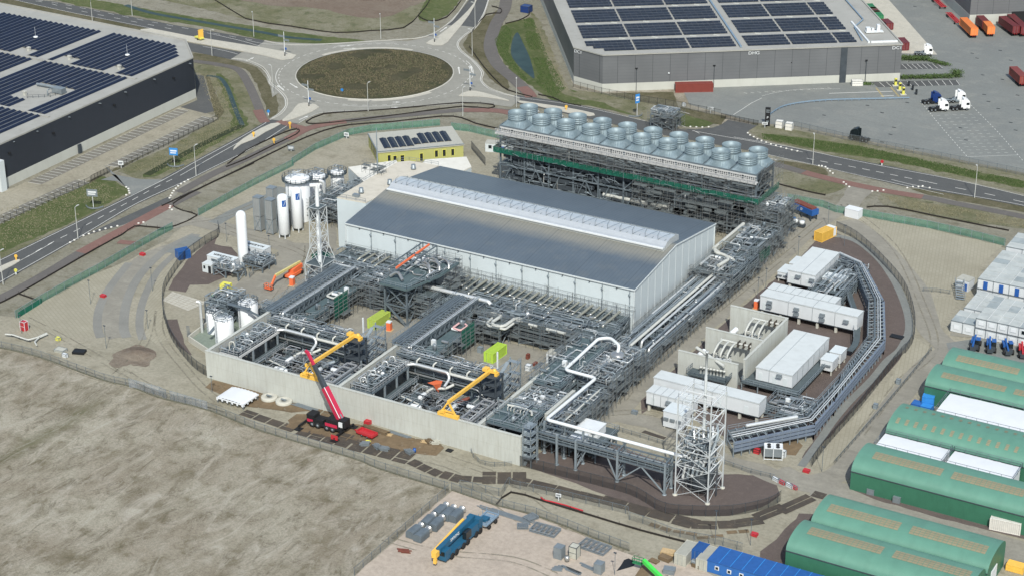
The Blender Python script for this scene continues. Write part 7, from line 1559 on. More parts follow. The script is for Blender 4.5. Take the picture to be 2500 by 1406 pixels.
def iso(label,cx,cy,lx,ly,h,rz,m_,name='shipping_container',group=None,z0=0.0,doors=True,cat='container'):
 t=thing(name,label,cat,(cx,cy,z0),rz,group)
 if m_+'_c' not in MATS:
  b=MATS[m_].node_tree.nodes
  k=newmat(m_+'_c',.55,0,.4);src=[n_ for n_ in b if n_.bl_idname=='ShaderNodeMix'][0];c0=tuple(src.inputs[6].default_value)[:3];
  co=k.n('ShaderNodeTexCoord');sp=k.n('ShaderNodeSeparateXYZ');k.l(co.outputs['Object'],sp.inputs[0]);rb=k.ramp(k.math('ABSOLUTE',k.math('SUBTRACT',k.math('FRACT',k.math('MULTIPLY',k.math('ADD',sp.outputs[0],sp.outputs[1]),2.6)),.5)),.2,.35)
  c=k.mix(k.ramp(k.noise(.7,6,.7),.35,.7),c0,tuple(x*.82 for x in c0));k.color(k.mix(k.math('MULTIPLY',rb,.28),c,tuple(x*.5 for x in c0)));k.bump(rb,.05,.6)
 mc=m_+'_c'
 MB().box(-lx/2,lx/2,-ly/2,ly/2,.12,h-.02).build('body',mc,t,True)
 mb=MB()
 for sx in(-1,1):
  for sy in(-1,1):mb.box(sx*lx/2-.1,sx*lx/2+.1,sy*ly/2-.1,sy*ly/2+.1,0,h+.03)
 for z in(.08,h-.05):
  for sy in(-1,1):mb.beam((-lx/2,sy*ly/2,z),(lx/2,sy*ly/2,z),.12)
  for sx in(-1,1):mb.beam((sx*lx/2,-ly/2,z),(sx*lx/2,ly/2,z),.12)
 mb.build('frame',m_,t,True)
 if doors:
  for sy in(-1,1):
   d=MB();d.box(-lx/2-.05,-lx/2+.02,min(.05*sy,ly/2*sy*.92),max(.05*sy,ly/2*sy*.92),.25,h-.2);dd=d.build('door',m_,t,True)
   mb=MB();mb.beam((-lx/2-.08,sy*ly*.2,.2),(-lx/2-.08,sy*ly*.2,h-.15),.05);mb.build('lock_bar','galv',dd,True)
 return t
paint('cont_blue',s(24,94,166),.5,.08,1);paint('cont_blue2',s(20,82,150),.5,.1,1);paint('cont_red',s(132,56,46),.5,.1,1);paint('cont_dred',s(110,40,44),.5,.1,1);paint('cont_orange',s(226,120,30),.5,.06,1);paint('cont_grey',s(168,168,156),.6,.1,1);paint('cont_green',s(22,120,70),.5,.1);paint('cont_white',s(206,204,196),.6,.05,1)
t=thing('blue_cabin_row','long blue row of site cabins with small white framed windows at the bottom edge','cabins',(74,-86,0))
MB().box(60.5,110,-88.2,-82.4,.1,2.65).build('wall','cont_blue',t);rf=MB().box(60.4,110,-88.3,-82.3,2.65,2.8).build('roof','cont_blue2',t)
mb=MB()
for i in range(1,20):x=60.5+i*2.45;mb.beam((x,-88.3,2.82),(x,-82.3,2.82),.12,.06)
mb.build('seam','bright_blue',rf)
for i in range(18):
 x=62.6+i*2.6;f=MB().box(x-.45,x+.45,-88.3,-88.15,1.1,1.95).build('window','white_paint',t);MB().box(x-.28,x+.28,-88.34,-88.2,1.25,1.8).build('pane','dark_glass',f)
MB().box(60.44,60.5,-87.9,-86.6,.2,2.3).build('door','black',t)
iso('grey weathered container with open doors, left end of the blue cabin row',54.9,-86,5.6,2.3,2.6,R_(90),'cont_grey');iso('small blue container between the two grey ones',57.2,-84.2,3.4,2.2,2.6,R_(90),'cont_blue2')
iso('rusty-roofed grey container against the blue cabin row',59.3,-85.5,5.6,2.2,2.5,R_(90),'cont_grey')
iso('white ribbed container in front of the long green hall',106.9,-43.9,6.1,2.6,2.7,R_(6),'cont_white')
iso('lime green container standing in the left bay yard',-57.4,-26.2,6.1,2.44,2.6,R_(88),'lime');iso('bright lime green container standing in the right bay yard',-23.0,-27.8,6.1,2.44,2.6,R_(88),'bright_lime')
iso('blue site container beside the curved fence on the left',-125.6,-17.6,3.2,2.5,2.4,R_(60),'cont_blue2')
def portacabins(label,x0,x1,y0,y1,h,nx,ny,floors,wins=True,blue=(),seed=1):
 t=thing('portable_office',label,'office',((x0+x1)/2,(y0+y1)/2,0),0,'stacked white portable offices')
 fh=h/floors;R=random.Random(seed)
 for f in range(floors):
  MB().box(x0,x1,y0,y1,.15+f*fh,(f+1)*fh-.08).build('storey','cabin_white',t)
  mb=MB()
  for i in range(nx+1):x=x0+(x1-x0)*i/nx;mb.beam((x,y0-.03,.1+f*fh),(x,y0-.03,(f+1)*fh),.14)
  for j in range(ny+1):y=y0+(y1-y0)*j/ny;mb.beam((x0-.03,y,.1+f*fh),(x0-.03,y,(f+1)*fh),.14)
  mb.beam((x0,y0-.04,(f+1)*fh-.08),(x1,y0-.04,(f+1)*fh-.08),.12,.16);mb.build('frame','galv',t)
  if wins:
   for i in range(nx):
    if i in blue:continue
    xm=x0+(x1-x0)*(i+.5)/nx;w_=MB().box(xm-.75,xm+.75,y0-.1,y0-.02,f*fh+.9,f*fh+2.0).build('window','panel_white',t);MB().box(xm-.62,xm+.62,y0-.13,y0-.08,f*fh+1.0,f*fh+1.9).build('pane','dark_glass' if R.random()<.3 else 'tent_white',w_)
 for i in blue:xm=x0+(x1-x0)*(i+.5)/nx;MB().box(xm-.55,xm+.55,y0-.1,y0-.02,(floors-1)*fh+.15,(floors-1)*fh+2.3).build('door','blue',t)
 for i in range(nx):
  for j in range(ny):
   a,b=x0+(x1-x0)*i/nx,x0+(x1-x0)*(i+1)/nx;c,d=y0+(y1-y0)*j/ny,y0+(y1-y0)*(j+1)/ny
   MB().box(a+.1,b-.1,c+.1,d-.1,h-.06,h+R.uniform(.0,.05)+.02).build('roof_panel',R.choice(('office_roof','office_roof_b','office_roof')),t)
 return t
paint('office_roof',s(160,166,164),.6,.12,.3,dirt=s(196,198,192),dirtamt=.6,fine=1.2);paint('office_roof_b',s(136,146,148),.6,.12,.3,dirt=s(176,180,176),dirtamt=.6,fine=1.2)
portacabins('long two storey white office with blue doors beside the paved sand field',66.8,79,61.2,81.6,5.6,3,7,2,True,(0,1,2),3)
portacabins('furthest white office block at the right edge, above the blue-doored one',67,80,84,94.5,5.8,3,3,2,False,(),4)
portacabins('wide two storey white office nearest the tractors, with shuttered windows',73.4,92,39.4,54.0,5.2,7,4,2,True,(),5)
portacabins('low single storey white cabins left of the wide office',67.2,73.2,39.6,46.4,3.1,2,2,1,True,(),6);portacabins('grey-roofed office block joining the white offices',68,73.4,47,58.5,3.6,2,4,1,False,(),7)
t=cabin('gate_hut','small grey-roofed white hut with a stair at the fence by the offices','hut',62.4,65.6,3.4,3.2,3.0,R_(-10),'cabin_white','roof_grey_flat',(),(.9,'blue'))
mb=MB()
for i in range(8):mb.beam((60.4+i*.3,63.4-i*.75,2.4-i*.3),(62.4+i*.3,63.8-i*.75,2.4-i*.3),.6,.08)
mb.rail([(60.3,63.4,2.4),(62.6,57.8,.2)],1.1,1.0);mb.rail([(62.5,63.8,2.4),(64.8,58.2,.2)],1.1,1.0);tag(mb.build('hut_stair','steel_light'),'grey metal stair leading down from the small hut by the offices','stair')
cabin('guard_cabin','pale cream cabin with a dark lean-to beside the east site gate','cabin',*at('P',480,300)[:2],4.2,2.6,2.6,R_(-6),'tent_white','tent_white',())
cabin('site_hut','white hut with a grey lean roof standing in the right bay yard','hut',-9.2,-22.9,3.8,2.6,2.8,R_(4),'cabin_white','roof_grey_flat',((.9,.8),),(-.9,'dark_glass'))
def kaeser(label,x0,x1,y0,y1,h,txt,sz=1.2):
 t=thing('compressor_cabin',label,'cabin',((x0+x1)/2,(y0+y1)/2,0));MB().box(x0,x1,y0,y1,.1,h).build('wall','cabin_white',t);MB().box(x0-.08,x1+.08,y0-.08,y1+.08,h,h+.12).build('roof','panel_white',t)
 MB().box(x0+1.4,x0+3.6,y0-.06,y0+.02,h-1.3,h-.6).build('louvre','steel',t)
 if txt:text_obj(txt,sz,'black',t,((x0+x1)/2,(y0+y1)/2,h+.16),(0,0,R_(180)),sx=1.5)
 return t
kaeser('white cabin with KAESER lettered on its roof, nearest the curved fence',-116.6,-108.3,-18.6,-15.8,3.0,'KAESER');kaeser('white cabin with part of a black word on its roof, behind the tall white silo',-113.6,-105.4,-8.4,-5.6,3.0,'KAESER')
cabin('control_hut','little grey-blue hut with a porch in front of the lettered cabin','hut',-113.9,-21.2,3.0,2.2,2.5,0,'panel_white','cabin_roof',((-.8,.6),),(.9,'black'))
rack('compressor_rack','low pipe frame in front of the lettered white cabin',-111.5,-103.5,-22.6,-19.4,[2.6],4,3,fill=.3,npipes=10,jumble=20,seed=91,scaf_sides='',eq=6);rack('silo_pipework','tangle of grey pipes at the foot of the tall white silo',-107.4,-101,-15.4,-9.6,[1.8],3.2,3,fill=.25,npipes=10,jumble=40,seed=92,eq=10)
def ORD(i):return('first','second','third','fourth','fifth','sixth','seventh','eighth','ninth','tenth','eleventh','twelfth','thirteenth','fourteenth','fifteenth','sixteenth','seventeenth','eighteenth','nineteenth','twentieth','last but seven','last but six','last but five','last but four','last but three','last but two','last but one','last')[i]
def fence(label,pts,h=2.0,mat='fence_mesh',post='steel_dark',step=3.0,name='fence',curve=0,low=None,base=None):
 P=catmull(pts,curve)if curve else[Vector(p)for p in pts];P=[Vector((p[0],p[1],0))for p in P]
 t=thing(name,label,'fence',(P[0].x,P[0].y,0));mb=MB();d=0;pm=MB();nxt=0
 for a,b in zip(P,P[1:]):
  mb.add([(a.x,a.y,.05),(b.x,b.y,.05),(b.x,b.y,h),(a.x,a.y,h)],[(0,1,2,3)]);L_=(b-a).length
  while nxt<=d+L_:
   q=a.lerp(b,(nxt-d)/max(L_,1e-6));pm.beam((q.x,q.y,0),(q.x,q.y,h+.12),.08);nxt+=step
  d+=L_;pm.beam((a.x,a.y,h),(b.x,b.y,h),.06)
 mb.build('mesh_panel',mat,t);pm.build('post_row',post,t)
 if base:
  k_=MB();
  for a,b in zip(P,P[1:]):k_.beam((a.x,a.y,.1),(b.x,b.y,.1),.25,.4)
  k_.build('base_weeds',base,t)
 return t
mesh_mat('fence_dark',s(52,50,48),.42);mesh_mat('fence_light',s(104,106,102),.26);mesh_mat('green_fence',s(74,128,108),.62);mesh_mat('green_fence_dense',s(20,104,84),.9);paint('weeds',s(92,92,78),.95,.3,2)
low=ats('U',[(-60,335),(0,350),(300,420),(800,600),(1010,650)])+ats('U',[(1250,740),(1640,840),(2045,1000)])+ats('S',[(0,300),(250,400),(900,600)])
fence('grey site fence along the sandy track, left of where the field meets the pink ground',low,1.9,'fence_light','steel',3,curve=3,base='weeds')
fence('denser grey screened stretch of fence along the field edge, left of the white canopy',ats('U',[(1010,655),(1250,720),(1300,745)]),2.3,'fence_mesh_grey','steel_light',2.2);fence('grey screened stretch of fence nearest the white canopy',ats('U',[(1330,750),(1620,835)]),2.3,'fence_mesh_grey','steel_light',2.2)
fence('grey fence with weeds along the top of the pink laydown ground',ats('S',[(930,600),(1350,745),(1700,830),(2000,940),(2300,1060),(2600,1170)]),1.9,'fence_light','steel',2.6,base='weeds')
fence('fence running down beside the field at the left edge of the pink ground',ats('S',[(20,1400),(910,610)]),1.8,'fence_light','steel',3.2)
fence('mesh fence along the south track below the black mats',ats('S',[(1010,575),(1400,660)])+ats('R',[(160,1060),(200,1090),(640,1180),(1250,1330)])+ats('T',[(560,700),(700,740),(1000,860),(1180,900),(1500,960),(1720,1020)]),1.9,'fence_light','steel',3)
fence('dark curved mesh fence round the left gravel oval',ats('F',[(520,630),(520,700),(400,770),(200,920),(60,1110),(0,1240)])+ats('U',[(1272,60),(1290,150),(1350,300),(1500,490),(1625,575)]),2.6,'fence_dark','steel_dark',2.8,curve=4)
fence('dark curved mesh fence round the right gravel oval',ats('P',[(340,410),(500,490),(690,660),(880,880),(965,1100),(975,1290),(910,1406)])+ats('Q',[(640,80),(400,380),(200,610),(100,745)]),2.6,'fence_dark','steel_dark',2.8,curve=4)
fence('dark curved mesh fence round the gravel under the right lattice tower',ats('R',[(262,892),(440,935),(700,1000),(1260,1150)])+ats('T',[(900,625),(1180,662),(1600,660),(1960,590),(2110,510)]),2.6,'fence_dark','steel_dark',2.8,curve=4)
fence('green netted fence along the west side of the site',ats('E',[(150,1318),(400,1165),(660,1020),(940,872),(1260,685),(1480,560),(1650,470)]),2.2,'green_fence','steel_light',3.2,base=None)
fence('dense dark green end of the netted fence at the left edge',ats('E',[(170,1316),(400,1172)]),1.6,'green_fence_dense','steel_light',3.0)
fence('green netted fence running up towards the yellow building',ats('F',[(330,500),(850,215),(1240,20)])+ats('B',[(330,1180),(500,1075),(740,970),(900,940),(1390,900)]),2.2,'green_fence','steel_light',3.2)
fence('green netted fence between the yellow building and the fan deck',ats('B',[(1470,930),(1600,945),(1875,1010),(1990,1035)]),2.4,'green_fence','steel_light',3)
fence('green netted fence along the east side from the blue skip to the offices',ats('P',[(-60,170),(230,225),(330,265),(440,285)])+ats('P',[(570,300),(1100,395),(1400,460),(1720,540)]),2.2,'green_fence','steel_light',3.2)
fence('dark post fence beside the parking bays of the near-black warehouse',ats('A',[(1560,862),(1100,1090),(870,1205)]),1.9,'fence_light','black',2.5);fence('dark post fence along the lower parking bays at the left edge',ats('A',[(650,1310),(430,1410),(0,1610),(-300,1750)]),1.9,'fence_light','black',2.5)
fence('long fence between the grey warehouse yard and the verge',ats('C',[(585,625),(780,675),(1000,720),(1340,775),(1640,835)]),2.2,'fence_light','black',2.9)
fence('fence along the east yard above the green bank',ats('D',[(225,915),(600,1005),(1000,1085),(1500,1185),(1875,1262),(2400,1370)]),2.2,'fence_light','steel',2.9)
fence('sliding dark gate across the warehouse access road',ats('M',[(985,175),(1390,255)]),1.6,'fence_dark','black',1.6,'gate');fence('dark swing gate at the car park of the near-black warehouse',ats('A',[(655,1300),(790,1235)]),1.9,'fence_dark','black',1.4,'gate')
fence('dark steel fence beside the paved path by the yellow building',ats('B',[(1615,1070),(1715,1190)]),2.6,'fence_dark','steel_dark',1.2)
for lab,c,pts in(('low grey barrier fence along the road beside the gable rack','N',[(1180,640),(980,800),(700,1060),(430,1330),(300,1420)]),('low grey barrier fence south of the gable road','R',[(1060,190),(1130,215),(1200,215),(1490,10)]),('low barrier fence beside the transformer road near the lattice tower','O',[(0,700),(300,790),(420,830)]),('low fence along the road right of the lattice tower','O',[(900,980),(1100,1050),(1310,1100)]),('barrier fence beside the yellow gas cage','F',[(820,1090),(940,980),(1090,880)]),('low mesh barrier at the foot of the front wall','S',[(1115,250),(1130,290),(1200,355),(1300,380),(1500,372)]),('low mesh barriers along the east track','Q',[(830,40),(700,200),(540,390),(380,570),(240,730)]),('barriers across the sand by the small office hut','P',[(1050,910),(1160,915),(1280,935)])):
 fence(lab,ats(c,pts),1.1,'fence_light','steel',2.2,'barrier')
def silt(label,c,pts,curve=2):
 P=catmull(ats(c,pts),curve);mb=MB();R=random.Random(len(pts))
 for a,b in zip(P,P[1:]):mb.beam((a.x,a.y,.22),(b.x,b.y,.22),.14,.4+R.random()*.12)
 for i,p_ in enumerate(P):mb.beam((p_.x,p_.y,0),(p_.x,p_.y,.9),.06)
 tag(mb.build('silt_fence','silt'),label,'silt fence')
silt('black silt fence curving along the top field above the roundabout','B',[(-570,-90),(-230,0),(0,140),(330,195),(640,240),(900,225),(1130,205),(1240,110),(1310,20),(1325,-30)])
silt('black silt fence round the green bank near the north road','B',[(1235,120),(1310,158),(1440,128),(1540,10),(1560,-40)]);silt('black silt loop below the roundabout','B',[(430,880),(560,820),(880,798),(1200,772),(1540,742),(1770,755),(1740,782),(1540,768),(1200,812),(760,868),(490,893),(430,880)])
silt('black silt fence along the south edge of the cycle path','B',[(-600,1480),(-300,1340),(0,1195),(300,1045),(560,940),(760,897),(1040,877),(1400,838),(1540,848),(1640,888),(1800,925)]);silt('black silt loop beside the yellow road sign','B',[(-130,1180),(0,1085),(200,985),(330,935),(380,935),(365,965),(200,1045),(0,1145),(-140,1200)])
silt('black silt fence along the lower left cycle path','E',[(-60,1205),(0,1175),(180,1085),(750,755),(1080,570),(1160,530),(1280,450),(1400,452),(1590,468)]);silt('short black silt branch running down to the green net','E',[(180,1088),(300,1130),(400,1168)])
silt('black silt fence bending round the sand beside the west gate','F',[(-60,640),(110,600),(320,500),(180,455),(90,410),(130,360),(400,215),(860,0)])
silt('black silt strip beside the footpath north of the pond','C',[(100,175),(200,150),(265,115),(275,95)]);silt('black silt strip right of the roundabout','B',[(1600,340),(1700,480),(1800,590),(1875,650),(2050,700)]);silt('black silt strip beside the north road','B',[(1610,245),(1720,110),(1820,102),(1825,70),(1760,50)])
silt('black silt strip on the bank under the grey warehouse','C',[(335,682),(440,705),(520,742),(640,762)]);silt('black silt strip right of the fan deck','D',[(120,1322),(300,1370),(455,1402)]);silt('long black silt strip along the east ditch','P',[(590,228),(760,222),(1100,290),(1500,370),(1750,418)])
silt('black silt line along the strip above the laydown ground','S',[(1350,745),(1490,625),(1800,710),(2305,862),(2700,980),(3200,1110)])
def lamp():
 t=thing('street_lamp','street lamp','street lamp',(0,0,0));MB().lathe([(.13,0),(.1,3),(.07,9.3)],(0,0,0),8).build('pole','lamp_grey' if 'lamp_grey' in MATS else paint('lamp_grey',s(176,178,174),.5,.05),t,True)
 mb=MB();mb.beam((0,0,9.3),(1.0,0,9.5),.1);mb.box(.7,1.6,-.18,.18,9.42,9.56);mb.build('lamp_head','lamp_grey',t,True);return t
L0=None
for i,(c,x,y,rz,lab)in enumerate((('Z',190.7,584.6,90,'street lamp standing beside the left road near the blue road sign, lower one'),('Z',479,431,90,'street lamp beside the left road, next to the green ditch'),('Z',8,696,90,'street lamp at the far left edge of the left road'),('Z',226,57,-60,'street lamp behind the near-black warehouse'),('Z',620,91,-60,'street lamp by the canal at the top, left of the roundabout'),('Z',323,40,-60,'street lamp at the top beside the canal, furthest left but one'),('Z',930,96,-60,'street lamp at the top edge of the roundabout'),('Z',1153,138,180,'street lamp right of the roundabout beside the brown verge'),('Z',899,273,90,'street lamp at the bottom edge of the roundabout'),('Z',518,138,0,'street lamp beside the lower west road lane'),('Z',1261,263,120,'street lamp where the red path meets the east road'),('Z',1130,285,90,'street lamp beside the red cycle path below the roundabout'),('Z',1984,404,120,'street lamp on the east road right of the fan deck'),('Z',2379,484,120,'street lamp at the right end of the east road'),('Z',667,229,160,'street lamp at the left curve of the roundabout'),('Z',1160,70,180,'street lamp beside the north road'))):
 p=at(c,x,y)
 if L0 is None:L0=lamp();L0.location=(p[0],p[1],.1);L0.rotation_euler=(0,0,R_(rz));L0['label']=lab;L0['group']='street lamps along the roads';
 else:copy_tree(L0,(p[0],p[1],.1),R_(rz),lab,'street lamps along the roads')
S0=None
for(x,y,z_,lab)in((1553,222,7.8,'dark lamp post before the left part of the grey warehouse'),(1742,215,7.8,'dark lamp post beside the long red container'),(1929,207,7.8,'dark lamp post before the middle of the grey warehouse'),(2112,202,7.8,'dark lamp post near the yellow gate pillars')):
 p=at('Z',x,y)
 if S0 is None:
  S0=thing('lamp_post',lab,'lamp post',(p[0],p[1],.08),0,'dark lamp posts before the grey warehouse');MB().lathe([(.12,0),(.08,7.6)],(0,0,0),8).build('pole','steel_dark',S0,True);MB().box(-.35,.35,-.35,.2,7.5,7.75).build('lamp_head','black',S0,True)
 else:copy_tree(S0,(p[0],p[1],.08),0,lab)
def thin_lamp(c,x,y,h,lab,cat='light pole'):
 p=at(c,x,y);t=thing('light_pole',lab,cat,(p[0],p[1],0));MB().tube(p,(p[0],p[1],h),.06,6).build('pole','steel',t);MB().box(p[0]-.3,p[0]+.3,p[1]-.15,p[1]+.15,h,h+.15).build('lamp_head','steel_dark',t)
for c,x,y,h,lab in(('E',1455,1058,6.5,'thin light pole on the sand beside the curved paving'),('E',865,1180,6.5,'thin light pole on the left paved sand'),('F',600,750,5.5,'thin light pole at the west gate'),('F',1010,870,5.5,'thin light pole by the compressor cabins'),('F',815,1080,5.0,'thin light pole beside the lettered cabin rack'),('U',830,350,6,'thin light pole at the foot of the curved paving'),('U',1155,200,5,'thin light pole beside the dark curved fence'),('N',1500,500,6,'thin light pole on the road beside the furthest white house'),('N',1235,765,6,'thin light pole at the left corner of the long white houses'),('N',1170,840,6,'thin light pole beside the red toilet'),('N',1745,250,6,'thin light pole beside the yellow generator'),('P',405,540,6,'thin light pole on the gravel with a square base'),('O',1695,1040,6,'thin light pole at the south-east road corner'),('T',1440,960,8,'very tall thin mast in front of the right lattice tower'),('T',1800,960,6,'thin pole on a concrete block near the blue cabins'),('T',420,1260,5,'thin pole on the pink ground beside a grey box'),('U',170,235,5,'lamp pole beside the red and white sign box'),('U',1655,690,4,'thin pole beside the white canopy')):thin_lamp(c,x,y,h,lab)
def sign(c,bx,by,h,pw,ph_,mat,rz,lab,name='road_sign',pole='white_paint',back=None,guard=False):
 p=at(c,bx,by);t=thing(name,lab,'sign',(p[0],p[1],.08),R_(rz));MB().tube((0,0,0),(0,0,h+ph_*.3),.09,8).build('pole',pole,t,True);o=MB().box(-pw/2,pw/2,-.14,-.07,h,h+ph_).build('panel',mat,t,True)
 MB().box(-pw*.38,pw*.38,-.16,-.145,h+ph_*.52,h+ph_*.72).box(-pw*.38,pw*.3,-.16,-.145,h+ph_*.25,h+ph_*.4).build('lettering','white_paint' if mat!='white_paint' else 'steel_dark',o,True)
 if guard:
  mb=MB();pts=[(-2.6,.9,.35),(-1.5,-.5,.35),(0,-1,.35),(1.5,-.5,.35),(2.6,.9,.35)]
  for a,b in zip(pts,pts[1:]):mb.beam(a,b,.12,.4)
  mb.build('guard_rail','galv',t,True)
 return t
sign('A',1250,1195,3.6,2.6,2.3,'bright_blue',20,'tall blue and white road sign beside the left road',guard=True);sign('E',893,272,3.6,3.2,2.2,'galv',20,'grey-backed road sign on a white pole by the left road',guard=True);sign('C',1040,835,4.4,1.6,3.0,'bright_blue',60,'blue road sign on a tall pole behind the fan deck',guard=True)
for c,x,y,lab in(('B',280,405,'white signpost on the west island of the roundabout'),('B',1350,305,'white signpost on the north island of the roundabout'),('B',1605,655,'white signpost on the east island of the roundabout'),('B',452,765,'white signpost on the south island of the roundabout')):
 p=at(c,x,y);t=thing('signpost',lab,'signpost',(p[0],p[1],.2),0,'white signposts on the roundabout islands');MB().lathe([(.14,1.2),(.11,8.6)],(0,0,0),8).build('pole','white_paint',t,True)
 mb=MB();mb.lathe([(.2,0),(.2,.5)],(0,0,0),8);mb.lathe([(.2,.8),(.2,1.2)],(0,0,0),8);mb.build('striped_base','black',t,True)
 MB().box(-2.4,.1,-.1,-.02,6.6,7.3).build('arrow_board','galv',t,True);MB().box(-.1,2.2,-.1,-.02,5.4,6.1).build('arrow_board','galv',t,True);MB().box(.2,.9,-.05,.05,2.3,3.0).build('round_sign','blue',t,True)
for c,x,y,h,m_,lab in(('A',1815,985,1.6,'crane_yellow','yellow keep-right bollard on the south-west island'),('B',318,925,2.4,'crane_yellow','yellow temporary road sign beside the red crossing'),('B',203,1030,1.6,'crane_yellow','small round yellow sign on the verge below the roundabout'),('B',163,830,1.8,'bright_blue','round blue sign beside the red path left of the roundabout'),('E',157,770,1.6,'crane_yellow','yellow bollard with a blue disc on the far left island'),('E',155,905,1.6,'kerb_block','small white diamond sign on the left road verge'),('L',950,160,1.6,'crane_yellow','yellow bollard on the island behind the fan deck'),('B',690,672,1.5,'bright_blue','blue round sign at the front of the roundabout island'),('D',858,1188,1.6,'red','red and white warning sign on the verge of the east road')):
 p=at(c,x,y);t=thing('bollard_sign',lab,'sign',(p[0],p[1],.15));MB().box(-.16,.16,-.12,.12,0,h*.55).build('post',m_ if m_=='crane_yellow' else 'white_paint',t,True);MB().add([(.5*math.cos(R_(a)),-.14,h*.75+.5*math.sin(R_(a)))for a in range(0,360,30)]+[(.5*math.cos(R_(a)),.1,h*.75+.5*math.sin(R_(a)))for a in range(0,360,30)],[tuple(range(12)),tuple(range(23,11,-1))]+[(i,(i+1)%12,12+(i+1)%12,12+i)for i in range(12)]).build('disc',m_ if m_!='kerb_block' else 'yellow',t,True)
p=at('D',38,905);t=thing('info_totem','tall black information pillar with pale symbols at the warehouse gate','sign',(p[0],p[1],0),R_(20));MB().box(-.8,.8,-.25,.25,0,6.2).build('body','black',t,True);text_obj('P',1.1,'white_paint',None,(0,0,0),(R_(90),0,0)).parent=t
bpy.data.objects['lettering'].name;
for o in list(t.children):
 if o.name.startswith('lettering'):o.location=(0,-.28,2.9)
MB().box(-.55,.55,-.3,-.26,5.2,5.5).box(-.55,.55,-.3,-.26,4.6,4.9).box(-.4,.4,-.3,-.26,1.4,1.9).build('symbol','galv',t,True)
sign('M',1460,280,1.0,1.7,.8,'white_paint',20,'white board sign on short legs left of the two cream boxes','board_sign');sign('A',868,1205,1.0,1.6,1.2,'white_paint',20,'white board sign by the dark swing gate','board_sign');sign('M',868,125,1.4,1.8,.7,'white_paint',20,'white board on the fence above the warehouse access road','board_sign')
sign('S',1935,700,1.0,1.2,.8,'white_paint',10,'white notice board on the mesh fence above the laydown ground','notice_board');sign('B',325,1085,.5,2.0,1.3,'galv',20,'grey box sign on the sand below the cycle path','box_sign');sign('B',722,995,.8,1.6,1.2,'white_paint',10,'small white board before the green net fence','notice_board')
def wheel(t,x,y,r,w_,parent=None,ry=0):
 vs=MB();n=16;pr=[(r*.55,-w_/2),(r*.92,-w_/2),(r,-w_*.35),(r,w_*.35),(r*.92,w_/2),(r*.55,w_/2)];vs.lathe(pr,(0,0,0),n);vs.v=[(x+a,y+c,r+b)for a,b,c in vs.v];wo=vs.build('wheel','tyre',t,True)
 h=MB();h.lathe([(0,-w_*.4),(r*.55,-w_*.42),(r*.55,w_*.42),(0,w_*.4)],(0,0,0),n);h.v=[(x+a,y+c,r+b)for a,b,c in h.v];h.build('rim','galv',wo,True)
def truck(label,x,y,rz,col,chas='black',flip=1):
 t=thing('truck_tractor',label,'truck',(x,y,.08),R_(rz),'parked truck tractor units')
 mb=MB();mb.box(-3.0,2.9,-.42,-.2,.75,1.05);mb.box(-3.0,2.9,.2,.42,.75,1.05);mb.box(-2.6,1.0,-.9,.9,.7,.9);mb.box(-.2,1.0,-1.2,-.75,.45,1.1);mb.box(-.2,1.0,.75,1.2,.45,1.1);mb.build('chassis',chas,t,True)
 prof=[(.95,.65),(3.15,.65),(3.2,1.6),(3.0,2.9),(2.7,3.35),(1.5,3.9),(.95,3.9)];v_=[(px,-1.22,pz)for px,pz in prof]+[(px,1.22,pz)for px,pz in prof];n=len(prof)
 cb=MB().add(v_,[tuple(range(n)),tuple(range(2*n-1,n-1,-1))]+[(i,n+i,n+(i+1)%n,(i+1)%n)for i in range(n)]).build('cab',col,t,True)
 MB().add([(3.19,-1.1,1.8),(3.19,1.1,1.8),(3.05,1.05,2.85),(3.05,-1.05,2.85)],[(0,1,2,3)]).build('windscreen','dark_glass',cb,True)
 for sy in(-1,1):MB().box(1.9,2.95,sy*1.23-.02,sy*1.23+.02,1.8,2.6).build('side_window','dark_glass',cb,True);MB().box(.3,.95,sy*1.1-.06,sy*1.1+.06,1.0,3.6).build('side_fairing',col,cb,True)
 MB().lathe([(.55,0),(.6,.12),(0,.14)],(-1.6,0,1.05),12).build('coupling','steel_dark',t,True)
 for wx in(-2.2,-1.0,2.2):
  for sy in(-1,1):wheel(t,wx,sy*1.02,.5,.42)
 return t
paint('truck_white',s(214,216,216),.35,.04);paint('truck_blue',s(22,52,110),.35,.06);paint('truck_dark',s(22,32,36),.35,.1)
truck('dark blue truck tractor unit, leftmost of the four parked together',7.6,197.8,36,'truck_blue');truck('white truck tractor unit at the front of the four parked together',11.9,192.2,33,'truck_white');truck('white truck tractor unit with a dark chassis, rightmost of the four',17.5,196.5,35,'truck_white');truck('white truck tractor unit behind the others with a tall cab',14.0,203.0,38,'truck_white','steel_light');truck('near-black truck tractor unit parked alone by the fence of the east yard',.2,154.6,180,'truck_dark')
truck('small white terminal tractor beside the hedge of the grey warehouse',-11.2,244.4,25,'truck_white','galv')
def trailer_c(label,x,y,rz,col,L_=12.2,h=2.7,wheels=True,z0=1.2):
 t=iso(label,x,y,L_,2.5,h,R_(rz),col,'container_trailer','containers in the east yard',z0=z0+.08)
 if wheels:
  mb=MB();mb.box(-L_/2,L_/2,-.5,-.3,-.35,0);mb.box(-L_/2,L_/2,.3,.5,-.35,0);mb.build('chassis','red',t,True)
  for wx in(-L_/2+1.2,-L_/2+2.5,-L_/2+3.8):
   for sy in(-1,1):
    m0=MB();r=.48;m0.lathe([(0,-.2),(r,-.2),(r,.2),(0,.2)],(0,0,0),14);m0.v=[(wx+a,sy*.98+c,-z0+r+b)for a,b,c in m0.v];m0.build('wheel','tyre',t,True)
 return t
a0=-54
iso('long red container lying before the grey warehouse wall',-64.0,171.6,12.2,2.44,2.9,R_(32.5),'cont_red','shipping_container','containers in the east yard')
